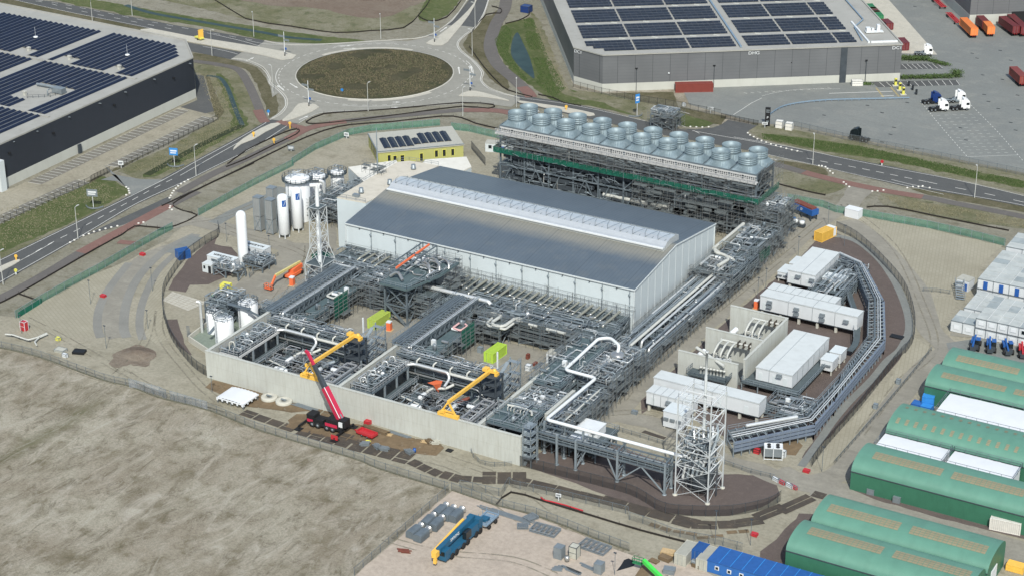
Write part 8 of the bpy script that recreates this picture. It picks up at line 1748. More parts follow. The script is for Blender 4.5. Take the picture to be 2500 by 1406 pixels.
def tr(lab,c,x0,y0,x1,y1,col,h=2.7,z0=1.2,off=1.25):
 a=Vector(at(c,x0,y0));b=Vector(at(c,x1,y1));d=(b-a).normalized();n=Vector((-d.y,d.x,0));m_=(a+b)/2+n*off;return trailer_c(lab,m_.x,m_.y,math.degrees(math.atan2(-d.y,-d.x)),col,(b-a).length,h,True,z0)
tr('orange container on a trailer, leftmost of the row at the far warehouse dock','D',1412,205,1490,282,'cont_orange');tr('orange container on a trailer, second in the row at the far dock','D',1575,230,1610,272,'cont_orange');tr('dark red container behind the second orange one at the far dock','D',1530,190,1572,232,'cont_dred');tr('dark red container on a trailer, left of two at the far dock','D',1690,195,1790,268,'cont_dred');tr('dark red container on a trailer, right of two at the far dock','D',1750,180,1850,272,'cont_dred')
tr('brown red container at the right edge of the east yard','D',1765,560,1840,630,'cont_red');tr('dark red container end beside the grey warehouse, lower one','D',965,330,1000,368,'cont_dred',2.7,.2);tr('dark red container end beside the grey warehouse, upper one','D',850,190,890,222,'cont_dred',2.4,.2)
for c0,lab,yy in(((780,75),'green open container, upper one beside the grey warehouse','cont_green'),((830,125),'green open container, lower one beside the grey warehouse','cont_green'),((805,100),'red open container between the two green ones','cont_dred')):p=at('D',*c0);iso(lab,p[0],p[1],6.1,2.4,1.6,R_(125),yy,'skip','skips beside the grey warehouse',cat='skip')
for c0,lab in(((1265,40),'red empty container trailer chassis, upper one left of the far warehouse'),((1370,150),'red empty container trailer chassis, lower one left of the far warehouse')):
 p=at('D',*c0);t=thing('trailer_chassis',lab,'trailer',(p[0],p[1],.1),R_(-54));mb=MB();mb.box(-6,6,-.5,-.3,.9,1.25);mb.box(-6,6,.3,.5,.9,1.25)
 for i in range(9):mb.box(-6+i*1.45,-5.8+i*1.45,-1.2,1.2,.95,1.15)
 mb.build('frame','red',t,True);[wheel(t,wx,sy*1.0,.48,.4)for wx in(-4.8,-3.5,4.5)for sy in(-1,1)]
t=thing('mobile_crane','black mobile crane with a long crimson boom raised beside the front wall','crane',(-38,-76.5,.1))
MB().box(-42.6,-33.4,-77.8,-75.2,.9,1.5).box(-41.8,-38.6,-77.6,-75.4,1.5,2.2).build('carrier','black',t);MB().box(-42.9,-40.9,-77.7,-75.3,.8,3.0).build('cab','black',t);MB().box(-37.6,-33.2,-77.7,-75.3,1.5,3.1).box(-34.4,-32.6,-77.5,-75.5,1.8,3.6).build('turret','black',t);MB().box(-37.8,-34.6,-77.9,-77.75,1.5,2.2).box(-42.7,-41.2,-77.85,-77.7,1.3,1.9).build('red_panel','crane_red',t);MB().box(-34.2,-33.2,-77.8,-77.6,2.0,3.2).build('striped_board','white_paint',t)
for wx in(-41.4,-39.9,-37.4,-35.9):
 for sy in(-77.7,-75.3):
  m0=MB();r=.72;m0.lathe([(r*.5,-.25),(r,-.22),(r,.22),(r*.5,.25)],(0,0,0),16);m0.v=[(wx+a,sy+c,r+.1+b)for a,b,c in m0.v];wo=m0.build('wheel','tyre',t);m0=MB();m0.lathe([(0,-.24),(r*.5,-.24),(r*.5,.24),(0,.24)],(0,0,0),12);m0.v=[(wx+a,sy+c,r+.1+b)for a,b,c in m0.v];m0.build('rim','galv',wo)
for x,y in((-43.4,-80.2),(-43.4,-73.6),(-33.4,-80.6),(-33.2,-73.4)):MB().beam((x,-76.5,.95),(x,y,.95),.35,.3).lathe([(.22,.1),(.22,.9)],(x,y,0),8).box(x-.8,x+.8,y-.8,y+.8,.1,.25).build('outrigger','black',t);
MB().box(-34.3,-32.5,-80.75,-80.6,.4,1.5).build('striped_board','red',t)
B0=Vector((-34.6,-76.2,3.0));q=atY('I',350,1000,-74.6);B3=q;
def bl(f):return B0.lerp(B3,f)
MB().beam(bl(0),bl(.47),1.25,1.3).build('boom_base','crane_red',t);MB().beam(bl(.45),bl(.62),.95,1.0).build('boom_section','steel_dark',t);MB().beam(bl(.6),bl(.8),.7,.8).build('boom_section','steel_dark',t);MB().beam(bl(.78),bl(.99),.55,.6).build('boom_tip_section','crane_red',t);MB().beam(bl(.97),bl(1.0)+Vector((-.5,.1,-.1)),.5,.6).build('boom_head','crane_red',t)
MB().beam(bl(.04)+Vector((1.2,-.2,-.6)),bl(.3)+Vector((.5,0,-.6)),.4).build('lift_cylinder','galv',t);MB().path([bl(.02)+Vector((.4,-.8,.5)),bl(.3)+Vector((.3,-.8,.7)),bl(.46)+Vector((.2,-.7,.6))],.09,6).build('hose','white_paint',t)
tp=bl(1)+Vector((-.5,.1,-.1));MB().beam(tp,(tp.x,tp.y,tp.z-3.2),.06).build('hoist_rope','black',t);MB().box(tp.x-.25,tp.x+.25,tp.y-.2,tp.y+.2,tp.z-4,tp.z-3.2).build('hook_block','crane_yellow',t)
t=thing('mobile_crane','teal blue mobile crane with a yellow jib folded along its boom','crane',(12.6,-103.5,.05));X_=13.0
paint('teal_blue',s(20,84,116),.4,.08)
MB().box(X_-1.4,X_+1.4,-110.2,-97.2,.9,1.6).build('carrier','teal_blue',t);MB().box(X_-1.35,X_+1.35,-111.3,-109.3,.7,2.9).build('cab','teal_blue',t);MB().box(X_-1.1,X_+1.1,-111.42,-111.3,1.8,2.7).build('windscreen','dark_glass',t);MB().box(X_-1.3,X_+1.4,-101.6,-97.6,1.6,3.0).box(X_-1.5,X_+1.5,-98.6,-97.2,1.8,3.6).build('turret','teal_blue',t);MB().box(X_+.7,X_+1.6,-103.8,-101.8,1.7,3.3).build('crane_cab','dark_glass',t)
MB().beam((X_-.1,-111.8,3.0),(X_-.1,-98.2,3.7),1.0,1.15).build('boom','teal_blue',t);MB().beam((X_-1.1,-112.4,2.4),(X_-1.1,-100.4,3.7),.5,.9).build('jib','crane_yellow',t);MB().box(X_-.8,X_+.2,-113.2,-111.8,2.0,3.2).build('boom_head','crane_yellow',t);MB().box(X_-.3,X_+.3,-113.4,-112.8,.9,1.9).build('hook_block','crane_yellow',t)
for wy in(-109,-107.3,-104.6,-102.9,-99.6,-98):
 for sx in(-1.35,1.35):
  m0=MB();r=.7;m0.lathe([(0,-.22),(r*.5,-.22),(r,-.2),(r,.2),(r*.5,.22),(0,.22)],(0,0,0),14);m0.v=[(X_+sx+c,wy+a,r+.05+b)for a,b,c in m0.v];m0.build('wheel','tyre',t)
text_obj('SARENS',.95,'white_paint',t,(X_+.42,-106.2,3.45),(R_(90),0,R_(90)),depth=.02,spacing=1.05)
t=thing('boom_jib_cradle','pale teal steel cradle trailer at the back of the folded blue crane','trailer',(14,-94,0));mb=MB()
for x in(12.2,15):mb.beam((x,-96.6,1.3),(x,-91.6,1.3),.25,.35)
for y in(-96.6,-95,-93.3,-91.6):mb.beam((12.2,y,1.3),(15,y,1.3),.22,.3);mb.beam((12.2,y,1.3),(12.2,y,2.4),.1);mb.beam((15,y,1.3),(15,y,2.4),.1)
mb.box(12.4,14.8,-96,-92,1.1,1.2);mb.build('frame','pipe_bluegrey',t);MB().box(12.8,14.4,-95.6,-94,1.4,1.9).build('toolbox','teal_blue',t)
for wy in(-95.6,-93):
 for x in(12,15.1):m0=MB();r=.5;m0.lathe([(0,-.18),(r,-.18),(r,.18),(0,.18)],(0,0,0),12);m0.v=[(x+c,wy+a,r+b)for a,b,c in m0.v];m0.build('wheel','tyre',t)
t=thing('ballast_trailer','red open trailer full of nothing beside the black and crimson crane','trailer',(-28.4,-75.2,.1),R_(-6));mb=MB();mb.box(-2.9,2.9,-1.4,1.4,.6,.8);mb.box(-2.9,2.9,-1.4,-1.25,.6,1.5);mb.box(-2.9,2.9,1.25,1.4,.6,1.5);mb.box(-2.9,-2.75,-1.25,1.25,.6,1.5);mb.box(2.75,2.9,-1.25,1.25,.6,1.5);mb.beam((-2.9,0,.7),(-4.4,0,.6),.25);mb.build('body','red',t,True);[wheel(t,wx,sy*1.3,.4,.3)for wx in(-.9,1.0)for sy in(-1,1)]
t.scale=(.8,.75,.75)
t['label']='red open-topped trailer beside the black and crimson crane'
t=thing('boom_lift','orange boom lift with a pale yellow arm beside the white vent tower','boom lift',(-93.2,-12.5,.1))
a=Vector(at('F',1180,1075,.9));b=Vector(at('F',1290,1010,.9));MB().beam(a,b,2.2,.8).build('chassis','orange',t);MB().beam(a.lerp(b,.3)+Vector((0,0,.9)),b+Vector((0,.6,1.3)),1.6,1.1).build('turret','orange',t)
for k_ in(0.05,.95):
 for sy in(-1,1):
  m0=MB();p_=a.lerp(b,k_)+Vector((sy*1.1,0,0));m0.lathe([(0,-.2),(.5,-.2),(.5,.2),(0,.2)],(0,0,0),12);m0.v=[(p_.x+c_,p_.y+a_,.6+b_)for a_,b_,c_ in m0.v];m0.build('wheel','tyre',t)
e1_=b+Vector((.2,.3,2.2));e2_=Vector(at('F',1065,1065,3.0));e3_=Vector(at('F',1030,1150,1.2));MB().beam(e1_,e2_,.5,.6).build('boom','lift_arm' if 'lift_arm' in MATS else paint('lift_arm',s(196,184,110),.5),t);MB().beam(e2_,e3_,.4,.5).build('jib','orange',t)
mb=MB();bx0=Vector(at('F',1000,1190,.6));mb.box(bx0.x-1.1,bx0.x+1.1,bx0.y-.5,bx0.y+.5,.6,.75);mb.rail([(bx0.x-1.1,bx0.y-.5,.7),(bx0.x+1.1,bx0.y-.5,.7),(bx0.x+1.1,bx0.y+.5,.7),(bx0.x-1.1,bx0.y+.5,.7)],1.1,.7,closed=True,t=.1);mb.build('basket','orange',t)
def tele(label,x,y,rz,col):
 t=thing('telehandler',label,'telehandler',(x,y,.08),R_(rz),'telehandlers parked in a row');MB().box(-2.3,2.2,-.9,.9,.6,1.3).build('chassis','steel_dark',t,True);MB().box(-2.4,.2,-1.1,-.2,1.2,1.9).build('bonnet',col,t,True);MB().box(-.8,.9,.15,1.1,1.2,2.5).build('cab','dark_glass',t,True);MB().box(-.85,.95,.1,1.15,2.5,2.6).build('cab_roof',col,t,True);MB().beam((-2.3,-.3,2.3),(2.8,-.3,1.6),.4,.5).build('boom',col,t,True);MB().beam((2.8,-.9,1.0),(2.8,.5,1.0),.3,1.0).build('carriage','steel_dark',t,True);[wheel(t,wx,sy*1.05,.65,.45)for wx in(-1.6,1.6)for sy in(-1,1)]
for i,(x,lab)in enumerate(((75.4,'blue telehandler, leftmost in the row above the topmost green hall'),(79.0,'blue telehandler with a long arm, second in the row'),(82.8,'blue telehandler, third in the row'))):tele(lab,x,33.6+i*.9,-80+i*8,'cont_blue2')
tele('small red telehandler at the right end of the row of blue ones',86.6,35.6,-70,'red')
t=thing('green_boom_lift','bright green boom lift arm at the bottom edge of the picture','boom lift',(50.5,-96,0));paint('bright_green',s(30,200,50),.4,.05)
e0_=Vector(at('T',715,1115,2.6));e1_=Vector(at('T',905,1300,1.6));MB().beam(e0_,e1_,.7,.8).build('boom','bright_green',t);MB().beam(e1_,e1_+Vector((2.6,-2.6,-.2)),2.2,1.3).build('chassis','steel_dark',t);mb=MB();mb.box(e0_.x-2.3,e0_.x-.2,e0_.y-.5,e0_.y+.5,1.6,1.7);mb.rail([(e0_.x-2.3,e0_.y-.5,1.7),(e0_.x-.2,e0_.y-.5,1.7),(e0_.x-.2,e0_.y+.5,1.7),(e0_.x-2.3,e0_.y+.5,1.7)],1.1,.7,closed=True,t=.08);mb.build('basket','green',t)
p=at('A',1430,290);t=thing('warning_trailer','yellow trailer with a raised striped arrow board on the west road island','trailer',(p[0],p[1],.25),R_(-20));MB().box(-2.2,1.6,-.9,.9,.5,.9).build('bed','yellow',t,True);MB().box(.8,1.0,-1.0,1.0,.9,3.9).build('arrow_board','crane_yellow',t,True)
mb=MB();[mb.lathe([(0,0),(.16,0),(.16,.1),(0,.1)],(.78,y_,z_),8)for y_,z_ in((-.6,1.5),(0,1.5),(.6,1.5),(-.6,2.6),(0,3.2),(.6,2.6))];mb.box(.72,.8,-1,-.7,1,3.8);mb.box(.72,.8,.7,1,1,3.8);mb.build('red_stripes','red',t,True);[wheel(t,0,sy*.95,.35,.25)for sy in(-1,1)]
def toilet(label,x,y,col,base=True):
 t=thing('portable_toilet',label,'toilet',(x,y,.06),R_(8),'portable toilets');MB().box(-.55,.55,-.55,.55,.1,2.2).build('body',col,t,True);MB().box(-.6,.6,-.6,.6,2.2,2.45).build('roof','tent_white',t,True);MB().box(-.4,.4,-.58,-.54,.2,2.05).build('door',col,t,True)
 if base:MB().box(-.9,.9,-.9,.9,0,.1).build('pallet','timber',t,True)
p=at('I',1135,805);toilet('orange portable toilet beside the lime container in the left bay yard',p[0],p[1],'orange');p=at('F',1225,1160);toilet('orange portable toilet beside the orange boom lift',p[0],p[1],'orange');p=at('N',1160,915);toilet('red orange portable toilet by the corner of the long white house',p[0],p[1],'orange')
def ibc(label,c,x,y,sx,sy,h,m_,name='crate',cat='crate',z=0,rz=0,group=None,frame=None):
 p=at(c,x,y);t=thing(name,label,cat,(p[0],p[1],.08+z),R_(rz),group);MB().box(-sx/2,sx/2,-sy/2,sy/2,0,h).build('body',m_,t,True)
 mb=MB()
 for a in(-1,1):
  for b in(-1,1):mb.beam((a*sx/2,b*sy/2,0),(a*sx/2,b*sy/2,h+.05),.1)
  mb.beam((-sx/2,a*sy/2,h),(sx/2,a*sy/2,h),.1);mb.beam((a*sx/2,-sy/2,h),(a*sx/2,sy/2,h),.1);mb.beam((-sx/2,a*sy/2,h*.5),(sx/2,a*sy/2,h*.5),.08)
 mb.build('frame',frame or 'galv',t,True);return t
ibc('bright yellow gas bottle cage beside the slab tiles','F',595,1210,2.4,2.0,1.9,'yellow','gas_cage','cage',frame='yellow',rz=10);ibc('small yellow box on the sand near the left edge','U',455,288,1.2,.9,.8,'yellow','yellow_box','box')
ibc('stack of grey boards on the sand left of the black stack','U',475,378,2.6,1.8,.7,'cont_grey','board_stack','stack',rz=5);ibc('stack of black mats on the sand near the field fence','U',620,388,2.9,1.9,.6,'black','mat_stack','stack',rz=20,frame='black');ibc('white valve block on legs in front of the two stacks on the sand','U',508,420,1.3,.7,.9,'white_paint','valve_block','valve')
ibc('red and white sign box on the sand at the far left','U',192,210,1.5,1.3,2.4,'red','sign_box','box',frame='white_paint');ibc('cream box left of two beside the black information pillar','D',125,915,2.2,1.8,2.2,'cont_white','utility_box','box',rz=8,group='cream boxes at the warehouse gate');ibc('cream box right of two beside the black information pillar','D',195,930,2.2,1.8,2.2,'cont_white','utility_box','box',rz=8,group='cream boxes at the warehouse gate')
ibc('pale box at the foot of the grey warehouse by the recess','D',680,612,3.6,2.0,1.6,'cont_white','utility_box','box',rz=30);ibc('small white box by the fence before the red container','C',1375,762,1.0,.8,1.0,'white_paint','utility_box','box');ibc('dark blue cube cabin beside the footpath north of the pond','C',250,88,3.4,3.0,2.4,'truck_blue','blue_cabin','cabin',frame='steel_dark')
for x,y,lab in((955,618,'yellow gate pillar, furthest of three in the east yard'),(985,650,'yellow gate pillar, middle of three in the east yard'),(1010,682,'yellow gate pillar, nearest of three in the east yard')):
 p=at('D',x,y);t=thing('gate_pillar',lab,'pillar',(p[0],p[1],.07),R_(36),'yellow gate pillars');MB().box(-.4,.4,-.35,.35,.25,2.6).build('body','yellow',t,True);MB().box(-1.0,1.0,-.6,.6,0,.25).build('base','concrete',t,True);MB().box(-.35,.35,-.44,-.38,1.6,2.3).build('screen','black',t,True)
for x,y,lab in((1050,620,'black turnstile post, furthest of three'),(1078,648,'black turnstile post, middle of three'),(1104,680,'black turnstile post, nearest of three')):ibc(lab,'D',x,y,.5,.5,1.7,'black','turnstile_post','post',frame='steel_dark',group='black turnstile posts')
mb=MB();P_=catmull(ats('D',[(50,835),(150,775),(300,745),(500,728),(750,722),(1055,714)]),5)
for a,b in zip(P_,P_[1:]):mb.beam((a.x,a.y,.7),(b.x,b.y,.7),.1,.35);mb.beam((a.x,a.y,0),(a.x,a.y,.75),.12)
tag(mb.build('guard_rail','pipe_bluegrey'),'long curving blue-grey guard rail across the east yard','guard rail')
R=random.Random(15)
DXY=((1505,385),(1540,420),(1705,365),(1780,435),(1580,540),(1620,730),(1835,790),(1590,680),(945,915),(920,965),(860,810),(755,758),(445,828),(370,725),(1420,918),(1460,1005),(1780,880),(1815,935),(1690,780),(1240,40),(1095,50),(1110,1068),(860,1020),(1040,738),(1830,685),(1720,572))
DR_=sorted(range(26),key=lambda i:DXY[i][0]);DRN={j:'small dark drain cover in the east yard, '+ORD(k)+' when counted from the left' for k,j in enumerate(DR_)}
for i,(x,y)in enumerate(DXY):
 p=at('D',x,y);o=MB().box(p[0]-.6,p[0]+.6,p[1]-.25,p[1]+.25,.06,.09).build('drain_cover','black');tag(o,DRN[i],'drain cover','drain covers in the east yard')
KC={}
for i_,(c,x,y)in enumerate([('E',*q_)for q_ in((670,602),(710,580),(797,537),(848,520),(898,500),(952,485),(1007,470),(1062,457),(1120,445),(1205,75),(1225,90),(1230,112),(1235,132),(1205,150),(1795,5),(1760,25),(1728,45),(1700,65),(1678,88),(1657,110),(1643,132),(1630,155),(1618,178),(1322,420),(1368,410),(1625,257),(1620,272),(1640,290))]+[('M',*q_)for q_ in((1275,343),(1300,365),(1340,385),(1380,408),(1425,427),(1475,445),(1528,463),(1582,480),(1635,495),(1695,512),(1755,527),(1815,540),(650,275),(715,278),(780,280),(848,277),(520,268))]+[('D',*q_)for q_ in((408,1192),(430,1193),(455,1200),(470,1213),(488,1230),(508,1246),(585,1310),(603,1325),(625,1342),(1040,1350),(1080,1343),(1120,1343),(1150,1338),(1200,1350),(790,1375),(828,1373),(870,1368))]):
 i=KC.get(c,0);KC[c]=i+1;p=at(c,x,y);o=MB().box(p[0]-.22,p[0]+.22,p[1]-.2,p[1]+.2,.1,.36).build('marker_block','kerb_block');tag(o,'small white kerb block, '+ORD(i)+' in its row at the '+('west site entrance' if c=='E' else 'warehouse access road' if c=='M' else 'east site entrance'),'marker block','white kerb marker blocks')
o=MB().path(ats('S',[(1770,665),(1800,690),(1870,705),(2000,738),(2100,770),(2165,790)],.45),.16,6).build('red_hose','red');tag(o,'red hose hanging along the mesh fence above the laydown ground','hose')
t=thing('white_canopy','white rectangular canopy with scalloped edges on the sand before the front wall','canopy',(-63.2,-76,0));mb=MB();vs=[];fs=[];nx_,ny_=16,8
for i in range(nx_+1):
 for j in range(ny_+1):
  vs.append((-67.1+7.6*i/nx_,-79.2+6*j/ny_,1.7+.35*math.sin(math.pi*i/nx_*1)*.6-.12*abs(math.sin(i*math.pi/2))*(j in(0,ny_))+(.0 if 0<i<nx_ else-.1)))
for i in range(nx_):
 for j in range(ny_):a=i*(ny_+1)+j;fs.append((a,a+ny_+1,a+ny_+2,a+1))
mb.add(vs,fs,0,True);mb.build('roof','tent_white',t)
mb=MB()
for i in range(16):x=-67.1+7.6*i/16;z=1.35 if i%3 else.9;mb.add([(x,-79.2,1.7),(x+.475,-79.2,1.7),(x+.475,-79.25,z),(x,-79.25,z+.1)],[(0,1,2,3)])
for j in range(12):y=-79.2+.5*j;z=1.3 if j%3 else.9;mb.add([(-59.5,y,1.65),(-59.5,y+.5,1.65),(-59.45,y+.5,z),(-59.45,y,z+.1)],[(0,1,2,3)])
mb.build('valance','tent_white',t)
for x in(-66.9,-63.2,-59.7):
 for y in(-79,-73.4):MB().beam((x,y,0),(x,y,1.65),.1).build('leg','galv',t)
for c0,lab in(((652,300),'pale concrete ring lying before the wall, left of two'),((800,340),'pale concrete ring lying before the wall, right of two')):
 p=at('V',*c0);o=MB().lathe([(.6,.1),(.6,.75),(1.8,.75),(1.95,.6),(1.95,.1)],(p[0],p[1],0),26).build('concrete_ring','concrete');tag(o,lab,'ring','concrete rings')
 o=MB().box(p[0]-.7,p[0]+.7,p[1]-.3,p[1]+.1,.76,1.0).build('ring_block','galv');tag(o,'small grey block lying on the '+('left' if '652' in str(c0)else 'right')+' pale concrete ring','block')
def stack(label,c,x,y,L_,W_,h,n,m_,rz,name='steel_stack',jit=.15,cat='stack'):
 p=at(c,x,y);t=thing(name,label,cat,(p[0],p[1],.08),R_(rz));R=random.Random(int(x+y));mb=MB()
 for i in range(n):
  for l in range(max(1,int(h/.25))):yy=-W_/2+W_*(i+.5)/n;o_=R.uniform(-jit,jit)*L_;mb.beam((-L_/2+o_,yy,.12+l*.25),(L_/2+o_*.5,yy,.12+l*.25),W_/n*.6,.16)
 mb.build('beams',m_,t,True);return t
stack('bundle of grey steel sections lying at the foot of the wall left of the crane','V',1010,390,6.5,1.4,.3,7,'galv',-3);stack('long grey beams on the ground right of the brown timber','V',1960,665,6.0,1.0,.25,5,'galv',-3);stack('stack of brown timber planks along the wall right of the crane','V',1730,630,6.4,1.3,.9,5,'rust_mat',-4,'timber_stack');stack('pale timber pallets on the mats by the wall','V',1860,670,1.4,1.2,.4,5,'timber',10,'pallet_stack');stack('pale timber boards near the right end of the mats','V',2225,740,1.6,1.2,.3,5,'timber',10,'pallet_stack')
for c,x,y,lab,m_ in(('V',1620,770,'heap of grey steel parts on the mats below the red trailer','galv'),('V',1740,795,'small pile of purple-grey steel parts, left of two','galv'),('V',1815,820,'pile of grey steel parts, right of two','galv'),('V',2065,850,'pallet of scaffold parts beside a blue drum','galv'),('V',2330,755,'grey stillage at the right end of the mats','cont_grey'),('V',2270,750,'brown crate left of the grey stillage','rust_mat')):stack(lab,c,x,y,1.9,1.4,.9,4,m_,R.uniform(-30,30),'parts_pile',.2)
p=at('V',2118,842);tag(MB().lathe([(0,.1),(.35,.1),(.35,1.0),(0,1.0)],(p[0],p[1],0),12).build('blue_drum','blue'),'blue drum beside the pallet of scaffold parts','drum')
ibc('yellow ballast plate left on the mats below the red trailer','V',1648,742,1.0,.7,.3,'yellow','ballast_plate','plate',frame='yellow');ibc('orange wire cage basket beside the crimson crane','V',1645,560,1.3,1.1,.9,'red','cage_basket','basket',frame='red');ibc('dark square access cover on the sand before the wall','S',912,230,1.4,1.2,.06,'black','access_cover','cover',frame='black')
D0=None
for i,(x,y,lab)in enumerate(((835,820,'grey duct section, top left of the group'),(910,845,'grey duct section, top middle of the group'),(985,860,'grey duct section beside the blue crane'),(720,915,'grey duct section, left of the middle pair'),(800,940,'grey duct section, right of the middle pair'),(595,1010,'grey duct section, left of the lowest pair'),(665,1045,'grey duct section, right of the lowest pair'))):
 p=at('S',x,y)
 if D0 is None:
  D0=thing('duct_section',lab,'duct',(p[0],p[1],.05),0,'grey duct sections on the pink ground');mb=MB();n=10;vs=[]
  for k_,(xx,zz)in enumerate([(-.95,.1),(-.95,1.3),(-.8,1.6),(-.4,1.75),(.4,1.75),(.8,1.6),(.95,1.3),(.95,.1)]):vs+=[(xx,-2.2,zz),(xx,1.0,zz)]
  mb.add(vs,[(2*k_,2*k_+1,2*k_+3,2*k_+2)for k_ in range(7)]+[(14,15,1,0),(0,2,4,6,8,10,12,14),(15,13,11,9,7,5,3,1)]);mb.build('casing','steel',D0,True);m0=MB();m0.lathe([(.75,0),(.75,1.0),(.85,1.0),(.85,1.15),(.6,1.15),(.6,.1)],(0,0,0),18);m0.v=[(a,1.0+c,.95+b)for a,b,c in m0.v];m0.build('collar','stainless',D0,True)
 else:copy_tree(D0,(p[0],p[1],.05),R.uniform(-.08,.08),lab)
def truss(label,c,x,y,L_,W_,rz):
 p=at(c,x,y);t=thing('steel_truss',label,'truss',(p[0],p[1],.08),R_(rz),'flat steel trusses on the pink ground');mb=MB();
 for z in(.15,.55):
  for a in(-1,1):mb.beam((-L_/2,a*W_/2,z),(L_/2,a*W_/2,z),.16)
  n=5
  for i in range(n+1):mb.beam((-L_/2+L_*i/n,-W_/2,z),(-L_/2+L_*i/n,W_/2,z),.14)
  for i in range(n):mb.beam((-L_/2+L_*i/n,-W_/2,z),(-L_/2+L_*(i+1)/n,W_/2,z),.1)
 mb.build('frame','galv',t,True)
truss('flat galvanised truss left of two on the pink ground','S',1810,985,5.6,3.2,2);truss('flat galvanised truss right of two, near the wire boxes','T',215,990,6.0,3.4,-4);truss('small galvanised frame among loose steel parts','S',1600,950,2.2,1.6,30);truss('small galvanised frame beside the long steel bars','S',1675,870,2.0,2.6,-20)
stack('long thin galvanised bars lying along the fence on the pink ground','S',1460,840,12,1.6,.3,6,'galv',-2,'steel_bars');stack('loose galvanised sections at the bottom of the pink ground','S',2040,1345,5,.8,.25,3,'galv',-8,'steel_bars');stack('pair of galvanised grates on the pink ground','S',1925,1340,2.0,1.8,.25,6,'galv',20,'grate_stack');stack('dark brown steel anchors on the pink ground left of the blue crane','S',490,1180,2.2,1.2,.5,3,'rust',20,'anchor_set',.4)
stack('galvanised sections by the wire box','T',140,1185,3.4,1.0,.25,4,'galv',-10,'steel_bars');stack('row of galvanised sections at the bottom edge','T',0,1230,3.4,1.2,.25,4,'galv',-8,'steel_bars')
ibc('grey wire box standing upright, left of two on the pink ground','S',1943,1230,1.7,1.7,2.6,'galv','wire_box','box');ibc('brown-grey wire box standing upright, right of two','S',2085,1225,1.7,1.7,2.6,'cont_grey','wire_box','box',frame='steel_dark');ibc('grey wire box at the bottom beside the pole','T',262,1235,1.6,1.6,2.2,'galv','wire_box','box')
p=at('S',2015,1265);tag(MB().lathe([(0,.1),(.5,.1),(.5,1.2),(0,1.3)],(p[0],p[1],0),14).build('steel_drum','stainless'),'shiny steel drum between the two upright wire boxes','drum')
for c,x,y,sx,sy,h,m_,lab in(('T',960,1060,2.6,1.6,.9,'timber','heap of pale timber beside the open grey container'),('T',935,1110,2.4,1.4,.8,'rust_mat','heap of brown timber scraps by the green lift'),('T',820,1130,1.8,1.2,.3,'rust_mat','brown board lying near the green lift'),('T',1255,1180,1.6,1.2,.7,'rust_mat','brown crate before the open container'),('T',975,1240,2.2,1.6,1.0,'galv','grey stillage at the bottom edge beside the green lift')):ibc(lab,c,x,y,sx,sy,h,m_,'timber_heap' if 'timber' in lab else 'crate','heap' if 'heap' in lab else 'crate',rz=R.uniform(-20,20),frame=m_)
sheet('black_sheet_ground',ats('T',[(440,1225),(520,1110),(560,1095),(640,1130),(600,1170)]),.07,'black');sheet('rust_pit',ats('T',[(620,1275),(700,1160),(800,1180),(830,1290)]),.075,'rust_mat')
m0=MB();p=at('T',1215,1130,.6)
for k_ in range(5):m0.lathe([(.35,-.1+k_*.3),(.65,-.1+k_*.3),(.65,.15+k_*.3),(.35,.15+k_*.3)],(0,0,0),16)
m0.v=[(p[0]+c*.9,p[1]+a,.75+b)for a,b,c in m0.v];tag(m0.build('tyre_stack','galv'),'roll of grey tyres between the open containers','tyres')
t=thing('blue_skip','blue container trough with a rusty load standing on legs by the east gate','container',(8.2,90,.08),R_(-24));MB().box(-4.2,4.2,-1.3,1.3,1.7,3.3).build('body','cont_blue2',t,True);MB().box(-4.0,3.6,-1.0,1.0,3.3,3.75).build('load','rust',t,True);mb=MB();[mb.beam((x_,y_,0),(x_,y_,1.7),.3)for x_ in(-3.6,0,3.6)for y_ in(-1.1,1.1)];mb.build('legs','steel_dark',t,True);text_obj('D',1.0,'white_paint',None,(0,0,0),(R_(90),0,0)).parent=t
for o in list(t.children):
 if o.name.startswith('lettering'):o.location=(0,-1.34,2.5)
for c,a,b,r,lab in(('N',(1285,145),(1475,190),.75,'long bright blue pipe behind the white valve sets'),('N',(1335,240),(1430,255),.9,'bright blue pump casing in front of the white valve sets')):q0,q1=at(c,*a,1.4),at(c,*b,1.4);o=MB().path([q0,q1],r,12).lathe([(0,0),(1.1,.1),(1.1,.9),(0,1.0)],((q0[0]+q1[0])/2,(q0[1]+q1[1])/2,.4),12).build('blue_pipe','bright_blue');tag(o,lab,'pipe')
for i in range(4):
 p=at('N',1375+i*52,215+i*13);t=thing('valve_set','white and steel valve set, number-like row beside the bright blue pipe','valve',(p[0],p[1],.05),0,'valve sets beside the blue pipe');MB().box(-.9,.9,-.7,.7,.3,1.0).build('skid','steel_dark',t,True);MB().lathe([(0,1.0),(.75,1.05),(.75,1.9),(0,2.0)],(0,0,0),12).build('body','white_paint',t,True);MB().path([(-.9,0,1.2),(-.9,0,2.6),(.9,0,2.6),(.9,0,1.2)],.12,6).build('pipe','stainless',t,True);t['label']='white and steel valve set, '+('leftmost','second from the left','third from the left','rightmost')[i]+' beside the bright blue pipe'
t=iso('yellow generator container with a white end on the gravel by the east road',18.9,78.6,6.4,2.5,2.7,R_(75),'crane_yellow','generator',cat='generator',doors=False);MB().box(2.0,3.25,-1.3,1.3,.3,2.72).build('white_end','white_paint',t,True);text_obj('YARD',.5,'black',None,(0,0,0),(R_(90),0,0));bpy.data.objects.remove([o for o in bpy.data.objects if o.name.startswith('lettering')and o.parent is None][-1])
t=thing('chiller','white framed chiller with round fans on top, on the sand by the curved bridge','chiller',(54,-40,0),R_(24));MB().box(-1.9,1.9,-1.1,1.1,.9,2.8).build('body','galv',t,True);mb=MB()
